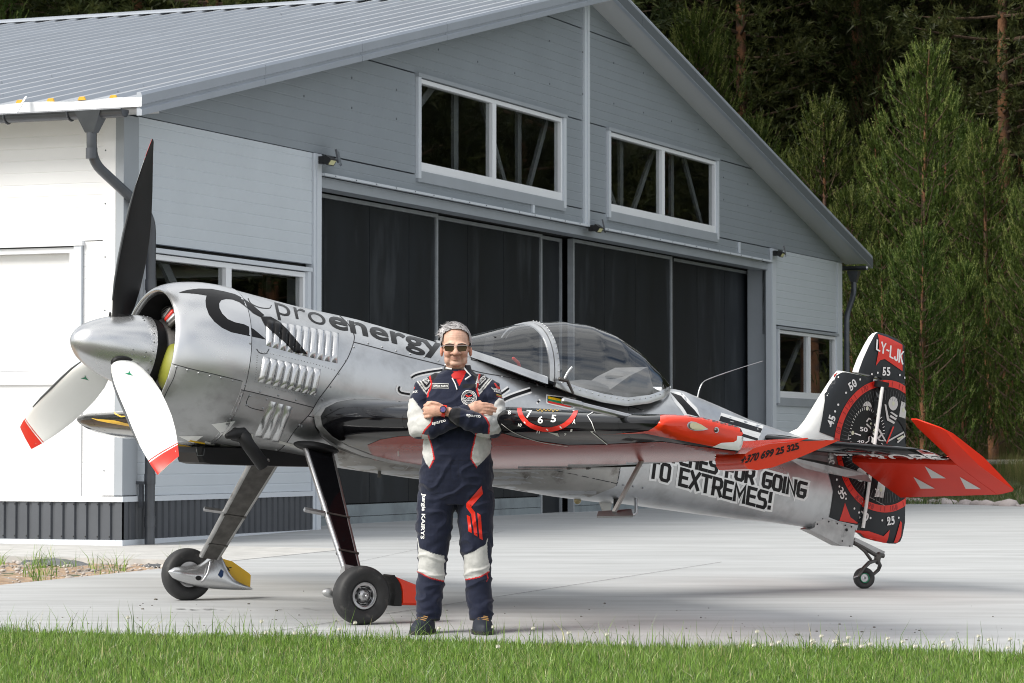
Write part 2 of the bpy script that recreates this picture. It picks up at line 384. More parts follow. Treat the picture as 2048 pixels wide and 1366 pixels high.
mat('roof_metal', (.43, .455, .49), .3, metal=.25, var=(.9, .06), dirt=(9, (.25, .26, .28), .66, .74))
mat('flash_metal', (.40, .435, .49), .33, metal=.2, var=(2, .05))
mat('soffit', (.52, .53, .54), .6)
mat('plinth_metal', (.085, .092, .105), .42, metal=.2, var=(2, .08))
mat('gutter_metal', (.085, .092, .105), .32, metal=.4, var=(5, .15))
mat('galvanised', (.30, .35, .38), .4, metal=.4, dirt=(3, (.2, .23, .25), .45, .75))
mat('door_dark', (.011, .0138, .0180), .42, spec=.3, var=(1.2, .25), bump=(90, .08, .002), stretch=(2.2, 1, .5), dirt=(1.3, (.042, .048, .056), .54, .78))
mat('door_frame', (.36, .385, .41), .4, metal=.3, var=(8, .1))
mat('brace_metal', (.15, .16, .168), .5)
mat('gap_black', (.008, .008, .009), .9)
mat('white_pvc', (.80, .82, .85), .35, var=(2, .02))
mat('sky_sheen', (.88, .89, .90), .6, var=(.8, .06))
mat('interior', (.05, .05, .052), .8)
mat('black_plastic', (.012, .012, .013), .45)
mat('led_face', (.62, .60, .33), .4)
mat('solar', (.02, .024, .035), .2, coat=.5)
mat('foam_yellow', (.75, .42, .04), .7, var=(20, .15))
mat('fabric_grey', (.12, .125, .13), .9, var=(12, .4))
glass_mat('window_glass', (.86, .87, .87), 1.5, 0., .035); glass_mat('clear_glass', (1, 1, 1), 1.5, 0., .0)
leaf_mat('needle', (.040, .068, .014), (.074, .108, .020), .7, .25)
leaf_mat('needle_dark', (.036, .050, .017), (.068, .076, .024), .7, .25)
leaf_mat('candle', (.15, .20, .048), (.23, .26, .08), .6, .3)
mat('bark', (.10, .065, .042), .9, var=(9, .4), bump=(25, 1., .02))
mat('bark_orange', (.22, .10, .045), .85, var=(6, .4), bump=(20, 1., .02), dirt=(3, (.09, .055, .04), .48, .6))

# ------------------------------------------------------------------ ground
def hz(x, y):
    if y < 33: return 0.
    if y < 47: return -.0147*(y-33)
    if y < 50: return -.206+.012*(y-47)
    if y < 62: return -.17+.0375*(y-50)
    return .28+.03*(min(y, 140)-62)
xs = [-1500, -400, -120, -60, -40]+list(range(-30, 31, 3))+[40, 60, 120, 400, 1500]
ys = [-1500, -300, -60, -20, 0, 8, 12, 15, 20, 26, 33, 40, 47, 48.5, 50, 53, 56, 59, 62, 66, 72, 80, 90, 105, 140, 300, 2500]
V = [(x, y, hz(x, y)-.06) for y in ys for x in xs]; nx = len(xs)
gm = bpy.data.meshes.new('ground'); gm.from_pydata(V, [], [(j*nx+i, j*nx+i+1, (j+1)*nx+i+1, (j+1)*nx+i) for j in range(len(ys)-1) for i in range(nx-1)])
for m in ('meadow_soil', 'forest_floor'): gm.materials.append(MATS[m])
for p in gm.polygons:
    if p.center.y > 60: p.material_index = 1
kind(link('ground', gm), 'structure', 'green ground around the concrete apron')
def sheet(name, poly, m, dz, label, cuts=(33, 47)):
    bm = bmesh.new(); bm.faces.new([bm.verts.new((p[0], p[1], 0)) for p in poly])
    for c in cuts: bmesh.ops.bisect_plane(bm, geom=bm.verts[:]+bm.edges[:]+bm.faces[:], plane_co=(0, c, 0), plane_no=(0, 1, 0))
    for v in bm.verts: v.co.z = hz(v.co.x, v.co.y)+dz
    bmesh.ops.recalc_face_normals(bm, faces=bm.faces)
    me = bpy.data.meshes.new(name); bm.to_mesh(me); bm.free(); me.materials.append(MATS[m])
    if me.polygons[0].normal.z < 0: me.flip_normals()
    return kind(link(name, me), 'structure', label)
def bxy(x, y): return BO+E1*x+E2*y          # hangar plan coordinates on the ground
bedR = gnd(322, 1137); bedF = gnd(0, 1170); walk = gnd(0, 1113)
b_edge = E2.dot(bedR-BO); w_front = E1.dot(walk-BO)      # bed edge (along the front line) and walkway edge
LAWN = lambda x: 17.22-.308*(x+2.96)
def lawn_pt(x): return (x, LAWN(x))
pa = bxy(w_front, b_edge); t = b_edge
# where the apron's left edge meets the lawn line
k = 0.
for k in np.arange(0, 20, .02):
    q = bxy(w_front-k, b_edge)
    if q.y < LAWN(q.x): break
apron = sheet('apron', [(q.x, q.y), lawn_pt(13), (16, 25), (12.3, 30), (7.46, 43.5), (6.19, 47), (-2, 58), tuple(bxy(12, 1.2))[:2], tuple(bxy(w_front, 1.2))[:2], (pa.x, pa.y)], 'concrete', 0, 'pale concrete apron in front of the hangar')
walkway = MB(); a, b, c, d = bxy(w_front, b_edge+.012), bxy(w_front, 30), bxy(.3, 30), bxy(.3, b_edge+.012)
walkway.prism([(p.x, p.y, -.12) for p in (a, b, c, d)], (0, 0, .124)); kind(walkway.build('walkway', 'kerb_concrete'), 'structure', 'narrow concrete walkway along the side wall')
bed = MB(); n = 46; vs = []; q0 = bxy(w_front-9, b_edge)
for j in range(n+1):
    for i in range(n+1):
        p = bxy(w_front-7*j/n, b_edge+5.5*i/n); e = min(i, n-i, j, 6)/6
        vs.append((p.x, p.y, -.045+.035*math.sin(3.1*i*.4+j*.8)*math.sin(j*.37+1)*e*.6+RNG.normal()*.006))
bed.add(vs, [(j*(n+1)+i, j*(n+1)+i+1, (j+1)*(n+1)+i+1, (j+1)*(n+1)+i) for j in range(n) for i in range(n)])
kind(bed.build('gravel_bed', 'sand', smooth=60), 'structure', 'sandy gravel bed between walkway and apron')
gr = MB()
for i in range(150):
    x = random.uniform(-3.2, 3.4); y = LAWN(x)+abs(random.gauss(0, 1.6))+.05; s = abs(random.gauss(0, .004))+.002; gr.ell((x, y, s*.4), (s*1.3, s, s*.6), 5, 3)
mat('grit', (.16, .15, .13), .9, var=(3, .4)); kind(gr.build('grit', 'grit', None, 60), 'stuff', 'loose grit on the concrete by the lawn edge')
for (ua, va), (ub, vb), wd in (((1180, 1040), (2048, 1075), .010), ((700, 1128), (1010, 1062), .010)):
    a_, b_ = gnd(ua, va), gnd(ub, vb)
    if max(a_.y, b_.y) < 33: MB().prism([(p.x, p.y, .0042) for p in (a_, b_, b_+Vector((0, wd, 0)), a_+Vector((0, wd, 0)))], (0, 0, .0008)).build('joint', 'joint_dark', apron)
j0, j1 = gnd(560, 1262), gnd(1443, 1125)
MB().prism([(p.x, p.y, .004) for p in (j0, j1, j1+Vector((0, .012, 0)), j0+Vector((0, .012, 0)))], (0, 0, .001)).build('joint', 'joint_dark', apron)
st = MB()
for i in range(34):
    u = random.gauss(400, 20) if i < 24 else random.gauss(585, 30); v = 1220+random.gauss(0, 1.6); c = gnd(u, v); r = abs(random.gauss(.0, .009))+.003; k = random.randint(6, 9)
    st.add([(c.x+r*random.uniform(1, 2.2)*math.cos(6.283*q/k), c.y+r*.8*math.sin(6.283*q/k), .0045) for q in range(k)], [tuple(range(k))])
kind(st.build('oil_stain', 'oil', apron), 'stuff')

# ------------------------------------------------------------------ hangar
HG = empty('hangar', 'grey gabled metal hangar with dark sliding doors and white framed windows', 'hangar', BM)
SL = .2265; XR = 12.03
def roofz(x): return 4.13+SL*(x+.42) if x <= XR else 4.13+SL*(24.48-x)
def cutz(x): return roofz(x)-.12
def groove_profile(z0, z1, pitch=.115, dep=.006, wd=.02):
    P = [(0, z0)]; z = z0+pitch*.7
    while z < z1-.05:
        P += [(0, z-wd/2), (dep, z-wd*.1), (dep, z+wd*.1), (0, z+wd/2)]; z += pitch
    return P+[(0, z1)]
def wall_panel(x0, x1, z0, z1, m, side=False, cut=False):
    "ribbed sandwich panel; side=True puts it on the long side wall"
    P = groove_profile(z0, z1, dep=.0025 if side else .0045, wd=.012 if side else .017); mb = MB()
    def pt(a, y, z): return (-.02+y, a, z) if side else (a, -.02+y, z)
    ring = lambda a: [pt(a, y, z) for y, z in P]+[pt(a, .08, z1), pt(a, .08, z0)]
    mb.loft([ring(x0), ring(x1)])
    me = mb.mesh('wall_panel', m)
    if cut:
        bm = bmesh.new(); bm.from_mesh(me)
        for sx, co in ((-1, (0, 0, cutz(0))), (1, (24.06, 0, cutz(24.06)))):
            no = Vector((-SL if sx < 0 else SL, 0, 1)).normalized()
            r = bmesh.ops.bisect_plane(bm, geom=bm.verts[:]+bm.edges[:]+bm.faces[:], plane_co=co, plane_no=no, clear_outer=True)
            bmesh.ops.holes_fill(bm, edges=[e for e in bm.edges if e.is_boundary])
        bm.to_mesh(me); bm.free()
    if len(me.polygons): return link('wall_panel', me, HG)
g = .006
for x0, x1 in ((.26, 3.97), (20.36, 23.82)):
    wall_panel(x0, x1, .463, 1.60, 'wall_light'); wall_panel(x0, x1, 2.86, 4.04, 'wall_light')
for x0, x1 in ((4.17, 11.96), (12.16, 20.10)): wall_panel(x0, x1, 3.845, 4.04-g, 'wall_grey')
for x0, x1 in ((.02, 6.64), (11.30, 11.96), (12.16, 12.84), (17.52, 24.04)): wall_panel(x0, x1, 4.05, 5.19, 'wall_grey', cut=True)
for x0, x1 in ((2.0, 11.96), (12.16, 22.2)): wall_panel(x0, x1, 5.20+g, 6.40, 'wall_grey', cut=True)
for x0, x1 in ((8.0, 11.96), (12.16, 16.0)): wall_panel(x0, x1, 6.41+g, 7.0, 'wall_grey', cut=True)
wall_panel(.19, .40, .463, 2.85, 'wall_sunlit', side=True); wall_panel(.19, 9, 2.86, 4.02, 'wall_sunlit', side=True)
wall_panel(.42, 9, .463, 1.55, 'wall_sunlit', side=True); wall_panel(3.3, 9, 1.56, 2.85, 'wall_sunlit', side=True)
def part(name, m, *boxes, smooth=None):
    for lo, hi in boxes: o = MB().box(lo, hi).build(name, m, HG, smooth)
    return o
# inner shell keeps the inside dark
sh = MB(); sh.box((.1, .1, -.4), (3.96, .14, 2.0)).box((.1, .1, 2.7), (4.05, .14, 4.0)).box((20.3, .1, -.4), (23.95, .14, 1.8)).box((20.2, .1, 2.7), (23.95, .14, 4.0))
sh.box((.09, .16, -.4), (.13, .5, 4.0)).box((.09, .5, -.4), (.13, 24, 1.6)).box((.09, .5, 2.9), (.13, 24, 4.05)).box((.09, 3.2, 1.6), (.13, 24, 2.9))
sh.box((23.9, .14, -.4), (23.98, 24, 4.0)).box((.1, 23.9, -.4), (23.95, 24, 6.8)); sh.build('inner_wall', 'interior', HG)
part('floor', 'interior', ((.1, .6, -.3), (23.9, 23.9, -.02)))
part('corner_trim', 'trim_grey', ((-.034, -.035, .47), (.25, .05, 4.03)))
part('corner_trim', 'wall_sunlit', ((-.034, .052, .47), (.05, .185, 4.03)))
part('corner_trim', 'trim_light', ((23.83, -.035, .47), (24.09, .05, 4.03)), ((24.0, .052, -.4), (24.09, 24, 4.06)))
part('ridge_post', 'trim_light', ((11.965, -.05, 3.83), (12.155, .05, 6.86)), ((12.04, -.064, 3.84), (12.10, -.051, 6.85)))
part('jamb_trim', 'trim_light', ((3.975, -.04, -.35), (4.165, .05, 4.04)), ((4.03, -.055, -.35), (4.09, -.041, 4.03)))
part('jamb_trim', 'trim_light', ((20.105, -.04, -.5), (20.35, .05, 4.04)), ((20.11, -.055, -.5), (20.16, -.041, 4.03)))
part('base_trim', 'trim_light', ((-.05, -.05, .41), (3.97, .04, .46)))
part('base_trim', 'wall_sunlit', ((-.05, .042, .41), (.04, 12, .46)))
part('base_trim', 'trim_light', ((20.36, -.05, .41), (24.1, .04, .46)))
part('base_strip', 'trim_light', ((-.045, -.046, -.3), (3.972, .03, .055)), ((-.045, .032, -.3), (.03, 12, .055)))
part('header_drip', 'trim_light', ((4.17, -.075, 3.815), (20.10, -.021, 3.842)))
part('header', 'trim_grey', ((4.14, .02, 3.70), (20.2, .24, 3.80)), ((4.14, -.02, 3.80), (20.2, .3, 3.804)))
for x in (10.16, 18.48): part('bracket', 'trim_light', ((x, -.045, 3.86), (x+.07, -.0215, 4.03)))
# corrugated plinth
def corrugated(x0, x1, z0, z1, side=False, pitch=.128, dep=.022):
    P = []; x = x0
    while x < x1-pitch: P += [(x, 0), (x+.076, 0), (x+.088, dep), (x+.118, dep)]; x += pitch
    P.append((x1, 0)); mb = MB(); vs = []
    for z in (z0, z1): vs += [((-.035+y, a, z) if side else (a, -.035+y, z)) for a, y in P]
    n = len(P); mb.add(vs, [(i, i+1, n+i+1, n+i) for i in range(n-1)]); return mb.build('plinth_sheet', 'plinth_metal', HG)
corrugated(0, 3.97, .05, .415); corrugated(20.36, 24.06, -.2, .415); corrugated(-.034, 12, .05, .415, True)
sc = MB()
for k in range(11):
    for z in (.385, .085): sc.ell((-.036, .10+.128*k, z), (.006, .008, .008), 8, 4)
kind(sc.build('screw', 'black_plastic', HG), 'stuff')
# screws of trims and cladding
sc = MB()
for x in np.arange(4.4, 20, .52): sc.ell((x, -.092, 3.825), (.008, .006, .008), 6, 4)
for x in np.arange(2.6, 21.5, 1.17):
    for z in (4.62, 4.95, 5.55, 6.1):
        if z < cutz(x)-.2 and not (6.5 < x < 17.6 and z < 5.3): sc.ell((x, -.022, z), (.014, .008, .014), 6, 4)
for x in np.arange(.5, 3.9, .45): sc.ell((x, -.05, 2.80), (.008, .006, .008), 6, 4)
for z in np.arange(.7, 3.9, .5): sc.ell((-.035, .16, z), (.006, .008, .008), 6, 4)
kind(sc.build('cladding_screw', 'trim_dark', HG), 'stuff')
# doors: four leaves hung behind the header, each of upright dark panels
def leaf(x0, x1, y, seams, plate=True):
    z0, z1 = .035, 3.70
    L = MB().box((x0+.05, y+.03, z0), (x1-.05, y+.05, z1)).build('door_leaf', 'gap_black', HG)
    xs_ = [x0+.055]+seams+[x1-.055]
    for a, b in zip(xs_, xs_[1:]): MB().box((a+.005, y, .30 if plate else z0), (b-.005, y+.028, z1-.05)).build('door_panel', 'door_dark', L)
    f = MB().box((x0, y-.02, z0), (x0+.05, y+.06, z1)).box((x1-.05, y-.02, z0), (x1, y+.06, z1)).box((x0+.051, y-.02, z1-.045), (x1-.051, y+.029, z1-.002)); f.build('door_frame', 'door_frame', L)
    if plate:
        MB().box((x0+.052, y-.012, z0+.01), (x1-.052, y+.029, .15)).box((x0+.052, y-.012, .156), (x1-.052, y+.029, .285)).build('kick_plate', 'galvanised', L)
leaf(4.24, 8.08, .35, [5.02, 6.20, 7.28]); leaf(8.04+.04, 11.62, .43, [9.2, 10.35]); leaf(12.52, 16.50, .35, [13.75, 14.98]); leaf(16.66, 20.52, .43, [17.9, 19.2])
leaf(11.66, 12.50, .50, [], False)
part('door_track', 'gap_black', ((4.14, .3, 3.72), (20.6, .6, 3.79)), ((4.13, .6, -.4), (20.6, .64, 3.8)), ((16.51, .36, .03), (16.655, .5, 3.7)))
part('jamb', 'trim_grey', ((4.12, .051, -.4), (4.16, .34, 3.8)), ((20.2, .051, -.5), (20.24, .34, 3.8)), ((20.2, .34, -.5), (20.64, .38, 3.8)))
part('sill_rail', 'galvanised', ((4.17, .30, -.35), (20.2, .52, .03)))
# windows
def window(x0, x1, z0, z1, mull, m_trim, braces, side=False, sky_sheen=False):
    def B(mb, lo, hi):
        if side: return mb.box((lo[1], lo[0], lo[2]), (hi[1], hi[0], hi[2]))
        return mb.box(lo, hi)
    W = MB(); B(W, (x0-.075, -.05, z0-.13), (x1+.075, .05, z0-.004)); W = W.build('window', m_trim, HG)
    hd = MB(); B(hd, (x0-.1, -.066, z1+.012), (x1+.1, .05, z1+.055)); hd.build('head_trim', m_trim, W)
    for q0, q1 in ((x0-.085, x0-.004), (x1+.004, x1+.085)): tr = MB(); B(tr, (q0, -.056, z0-.09), (q1, .05, z1+.011)); tr.build('side_trim', 'trim_light', W)
    f = MB(); t_ = .055
    B(f, (x0, -.03, z0), (x1, .06, z0+.10)); B(f, (x0, -.03, z1-.05), (x1, .06, z1)); B(f, (x0, -.03, z0+.101), (x0+t_, .06, z1-.051)); B(f, (x1-t_, -.03, z0+.101), (x1, .06, z1-.051))
    for m_ in mull: B(f, (m_-.06, -.029, z0+.101), (m_+.06, .059, z1-.051))
    f.build('frame', 'white_pvc', W)
    e = [x0+t_]+[q for m_ in mull for q in (m_-.06, m_+.06)]+[x1-t_]
    for a, b in zip(e[::2], e[1::2]): p = MB(); B(p, (a, .012, z0+.10), (b, .018, z1-.05)); p.build('pane', 'clear_glass' if sky_sheen else 'window_glass', W)
    if sky_sheen: p = MB(); B(p, (x0+.05, .065, z0+.05), (x1-.05, .07, z1-.05)); p.build('sky_sheen', 'sky_sheen', W)  # white sheet behind the glass, standing in for its bright sky reflection
    for (xa, za), (xb, zb), wd in braces: MB().bar((xa, .17, za), (xb, .17, zb), wd, .04, (0, 1, 0)).build('brace', 'brace_metal', W)
    return W
window(6.73, 11.21, 4.09, 5.15, [8.95], 'trim_grey', [((6.6, 4.55), (7.6, 5.2), .10), ((8.2, 4.0), (8.2, 5.3), .13), ((8.9, 5.3), (9.9, 4.0), .09), ((10.2, 4.0), (10.2, 5.3), .12), ((10.4, 4.0), (11.2, 5.2), .09)])
window(12.94, 17.42, 4.09, 5.15, [15.1], 'trim_grey', [((12.9, 4.9), (13.9, 4.0), .09), ((13.9, 4.0), (13.9, 5.3), .12), ((14.2, 4.0), (15.3, 5.2), .09), ((16.0, 4.0), (16.0, 5.3), .12), ((16.4, 5.3), (17.5, 4.0), .09)])
window(.38, 3.80, 1.70, 2.76, [2.08], 'trim_light', [((.9, 2.9), (2.0, 1.8), .11)])
window(20.50, 23.70, 1.72, 2.78, [22.2], 'trim_grey', [((21.0, 1.7), (22.5, 2.8), .11)])
window(.49, 3.1, 1.64, 2.80, [], 'white_pvc', [], side=True, sky_sheen=True)
# roof: ribbed sheets on the near slope, plain slab on the far one
def roof_sheet(y0, sgn):
    P = []; pitch = .3333
    for k in range(3):
        y = y0+k*pitch; P += [(y, 0), (y+.10, 0), (y+.103, .003), (y+.118, .003), (y+.121, 0), (y+.215, 0), (y+.233, .038), (y+.292, .038), (y+.31, 0)]
    P.append((y0+1-.003, 0)); x0, x1 = (-.44, XR-.02) if sgn < 0 else (24.5, XR+.02); mb = MB(); vs = []
    for x in (x0, x1): vs += [(x, y, roofz(x)+z) for y, z in P]+[(x, P[-1][0], roofz(x)-.04), (x, P[0][0], roofz(x)-.04)]
    n = len(P)+2; mb.add(vs, [(i, (i+1) % n, n+(i+1) % n, n+i) for i in range(n)]+[tuple(range(n)), tuple(range(n, 2*n))]); return mb.build('roof_sheet', 'roof_metal', HG)
for k in range(23): roof_sheet(-.42+k, -1)
MB().prism([(XR+.02, -.42, roofz(XR)), (24.5, -.42, roofz(24.5)), (24.5, -.42, roofz(24.5)-.06), (XR+.02, -.42, roofz(XR)-.06)], (0, 23, 0)).build('roof', 'roof_metal', HG)
rc = MB()
for sgn in (-1, 1):
    rc.add([(XR, -.45, roofz(XR)+.075), (XR, 22.6, roofz(XR)+.075), (XR+sgn*.28, 22.6, roofz(XR)+.045-.28*SL+.02), (XR+sgn*.28, -.45, roofz(XR)+.045-.28*SL+.02)], [(0, 1, 2, 3)])
    rc.add([(XR+sgn*.28, -.45, roofz(XR)+.065-.28*SL), (XR+sgn*.28, 22.6, roofz(XR)+.065-.28*SL), (XR+sgn*.28, 22.6, roofz(XR)+.045-.28*SL), (XR+sgn*.28, -.45, roofz(XR)+.045-.28*SL)], [(0, 1, 2, 3)])
rc.build('ridge_cap', 'flash_metal', HG)
# rake flashing in lengths, soffit behind it
def rake(xa, xb):
    prof = [(-.40, .05), (-.44, .05), (-.455, .02), (-.455, -.065), (-.435, -.075), (-.435, -.10), (-.455, -.11), (-.455, -.165), (-.40, -.165)]
    mb = MB(); mb.loft([[(x, y, roofz(x)+z) for y, z in prof] for x in (xa, xb)]); mb.build('rake_flashing', 'flash_metal', HG)
    if xa > XR-.1: MB().loft([[(x, y, roofz(x)+z) for y, z in ((-.4552, -.012), (-.4575, -.012), (-.4575, -.155), (-.4552, -.155))] for x in (xa, xb)]).build('rake_dark_strip', 'trim_dark', HG)  # dark strip laid over the flashing of the right slope
cuts_ = [-.44, 2.05, 4.3, 6.55, 8.8, 11.0, XR]
for a, b in zip(cuts_, cuts_[1:]): rake(a, b-.008); rake(24.06-b+.008+.0, 24.06-a)
for sgn, xa, xb in ((-1, -.3, XR), (1, XR, 24.4)):
    MB().prism([(xa, -.40, roofz(xa)-.10), (xb, -.40, roofz(xb)-.10), (xb, -.40, roofz(xb)-.118), (xa, -.40, roofz(xa)-.118)], (0, .40, 0)).build('soffit', 'soffit', HG)
MB().box((-.40, -.40, roofz(0)-.20), (-.02, 22, roofz(0)-.17)).build('eave_soffit', 'soffit', HG)
ef = MB(); pts = [(-.455, -.46+.25*k, roofz(-.44)+.0+.010*math.sin(k*1.7)) for k in range(90)]
ef.add(pts+[(x, y, roofz(-.44)-.085) for x, y, z in pts], [(i, i+1, 90+i+1, 90+i) for i in range(89)]); ef.build('eave_flashing', 'white_pvc', HG)
for k in range(18):
    y = -.42+.3333*k+.2625
    MB().prism([(-.452, y-.043, roofz(-.44)+.002), (-.452, y+.043, roofz(-.44)+.002), (-.452, y+.026, roofz(-.44)+.034), (-.452, y-.026, roofz(-.44)+.034)], (.03, 0, .006)).build('rib_closure', 'foam_yellow', HG)
gz = roofz(-.44)-.115
gut = MB(); arc = [(.072*math.cos(a), .072*math.sin(a)) for a in np.linspace(math.pi, 2*math.pi, 10)]; ring = arc+[(p*.93, q*.93) for p, q in arc[::-1]]
gut.loft([[(-.53+p, y, gz+q) for p, q in ring] for y in (-.33, 22)]); gut.tube([(-.6, -.33, gz), (-.6, 22, gz)], .012, 8)
gut.add([(-.53+p, -.33, gz+q) for p, q in arc], [tuple(range(len(arc)))]); gut.build('gutter', 'gutter_metal', HG, 50)
for y in (.24, .92, 1.6): MB().tube([(-.53+.08*math.cos(a), y, gz+.08*math.sin(a)) for a in np.linspace(math.pi, 2*math.pi, 9)], .009, 6).build('gutter_bracket', 'gutter_metal', HG)
MB().bar((-.6, .78, gz+.01), (-.5, .74, gz+.17), .03, .006).build('gutter_strap', 'white_pvc', HG)
def downpipe(pts, r, clips):
    P = cr(pts, 5) if len(pts) > 3 else pts
    o = MB().tube(pts, r, 16).build('downpipe', 'gutter_metal', HG, 60)
    for c in clips: MB().tube([(c[0], c[1], c[2]-.05), (c[0], c[1], c[2]+.05)], r*1.12, 16).build('pipe_socket', 'gutter_metal', o, 60)
    return o
def bend(a, b, c, r=.1, n=6):
    a, b, c = Vector(a), Vector(b), Vector(c); p = b+(a-b).normalized()*r; q = b+(c-b).normalized()*r
    return [p.lerp(b, t).lerp(b.lerp(q, t), t) for t in np.linspace(0, 1, n)]
A, B, C, D = (-.53, .02, gz-.2), (-.53, .02, 3.55), (.30, -.14, 3.10), (.30, -.14, -.05)
downpipe([A]+bend(A, B, C, .16)+bend(B, C, D, .16)+[D], .048, [(.30, -.14, 2.45), (.30, -.14, .62), (.30, -.14, .22), (-.53, .02, 3.62)])
fu = MB(); fu.loft([[(-.53+dx*.085, .02+dy*.14, gz-.0) for dx, dy in ((-1,-1),(1,-1),(1,1),(-1,1))], [(-.53+dx*.045, .02+dy*.045, gz-.2) for dx, dy in ((-1,-1),(1,-1),(1,1),(-1,1))]]); fu.build('pipe_funnel', 'gutter_metal', HG)
MB().box((.22, -.12, .57), (.27, -.03, .60)).box((.23, -.1, .35), (.26, -.06, .57)).build('pipe_clip', 'gutter_metal', HG)
A, B, C, D = (24.58, -.1, 3.75), (24.58, -.1, 3.55), (24.2, -.08, 3.15), (24.2, -.08, -.5)
downpipe([A]+bend(A, B, C, .12)+bend(B, C, D, .12)+[D], .048, [])
MB().loft([[(24.58+dx*.1, -.1+dy*.1, 3.93) for dx, dy in ((-1,-1),(1,-1),(1,1),(-1,1))], [(24.58+dx*.05, -.1+dy*.05, 3.74) for dx, dy in ((-1,-1),(1,-1),(1,1),(-1,1))]]).build('pipe_funnel', 'gutter_metal', HG)
gut2 = MB(); gut2.loft([[(24.58+p, y, gz+q) for p, q in ring] for y in (-.33, 22)]); gut2.build('gutter', 'gutter_metal', HG, 50)
# solar floodlights fixed under the grey cladding
def floodlight(x, z, label):
    M = BM @ Matrix.Translation((x, -.05, z)); t = empty('floodlight', label, 'floodlight', M, 'solar floodlights on the hangar front')
    MB().box((-.03, -.06, -.05), (.05, .0, .03)).bar((.04, -.06, 0), (.16, -.10, 0), .03, .03).build('bracket', 'black_plastic', t)
    h = MB().box((-.08, -.04, -.04), (.08, .04, .04)); R = Matrix.Translation((-.02, -.13, -.02)) @ Matrix.Rotation(rad(35), 4, 'X'); h.xf(R).build('lamp_head', 'black_plastic', t)
    MB().box((-.06, -.043, -.027), (.06, -.0405, .027)).xf(R).build('led_panel', 'led_face', t)
    R2 = Matrix.Translation((.20, -.13, .03)) @ Matrix.Rotation(rad(-12), 4, 'X') @ Matrix.Rotation(rad(18), 4, 'Z')
    MB().box((-.11, -.01, -.075), (.11, .01, .075)).xf(R2).build('solar_panel', 'solar', t)
floodlight(4.08, 3.98, 'solar floodlight above the left end of the hangar door')
floodlight(12.12, 3.81, 'solar floodlight at the foot of the middle gable post')
floodlight(20.16, 3.97, 'solar floodlight above the right end of the hangar door')

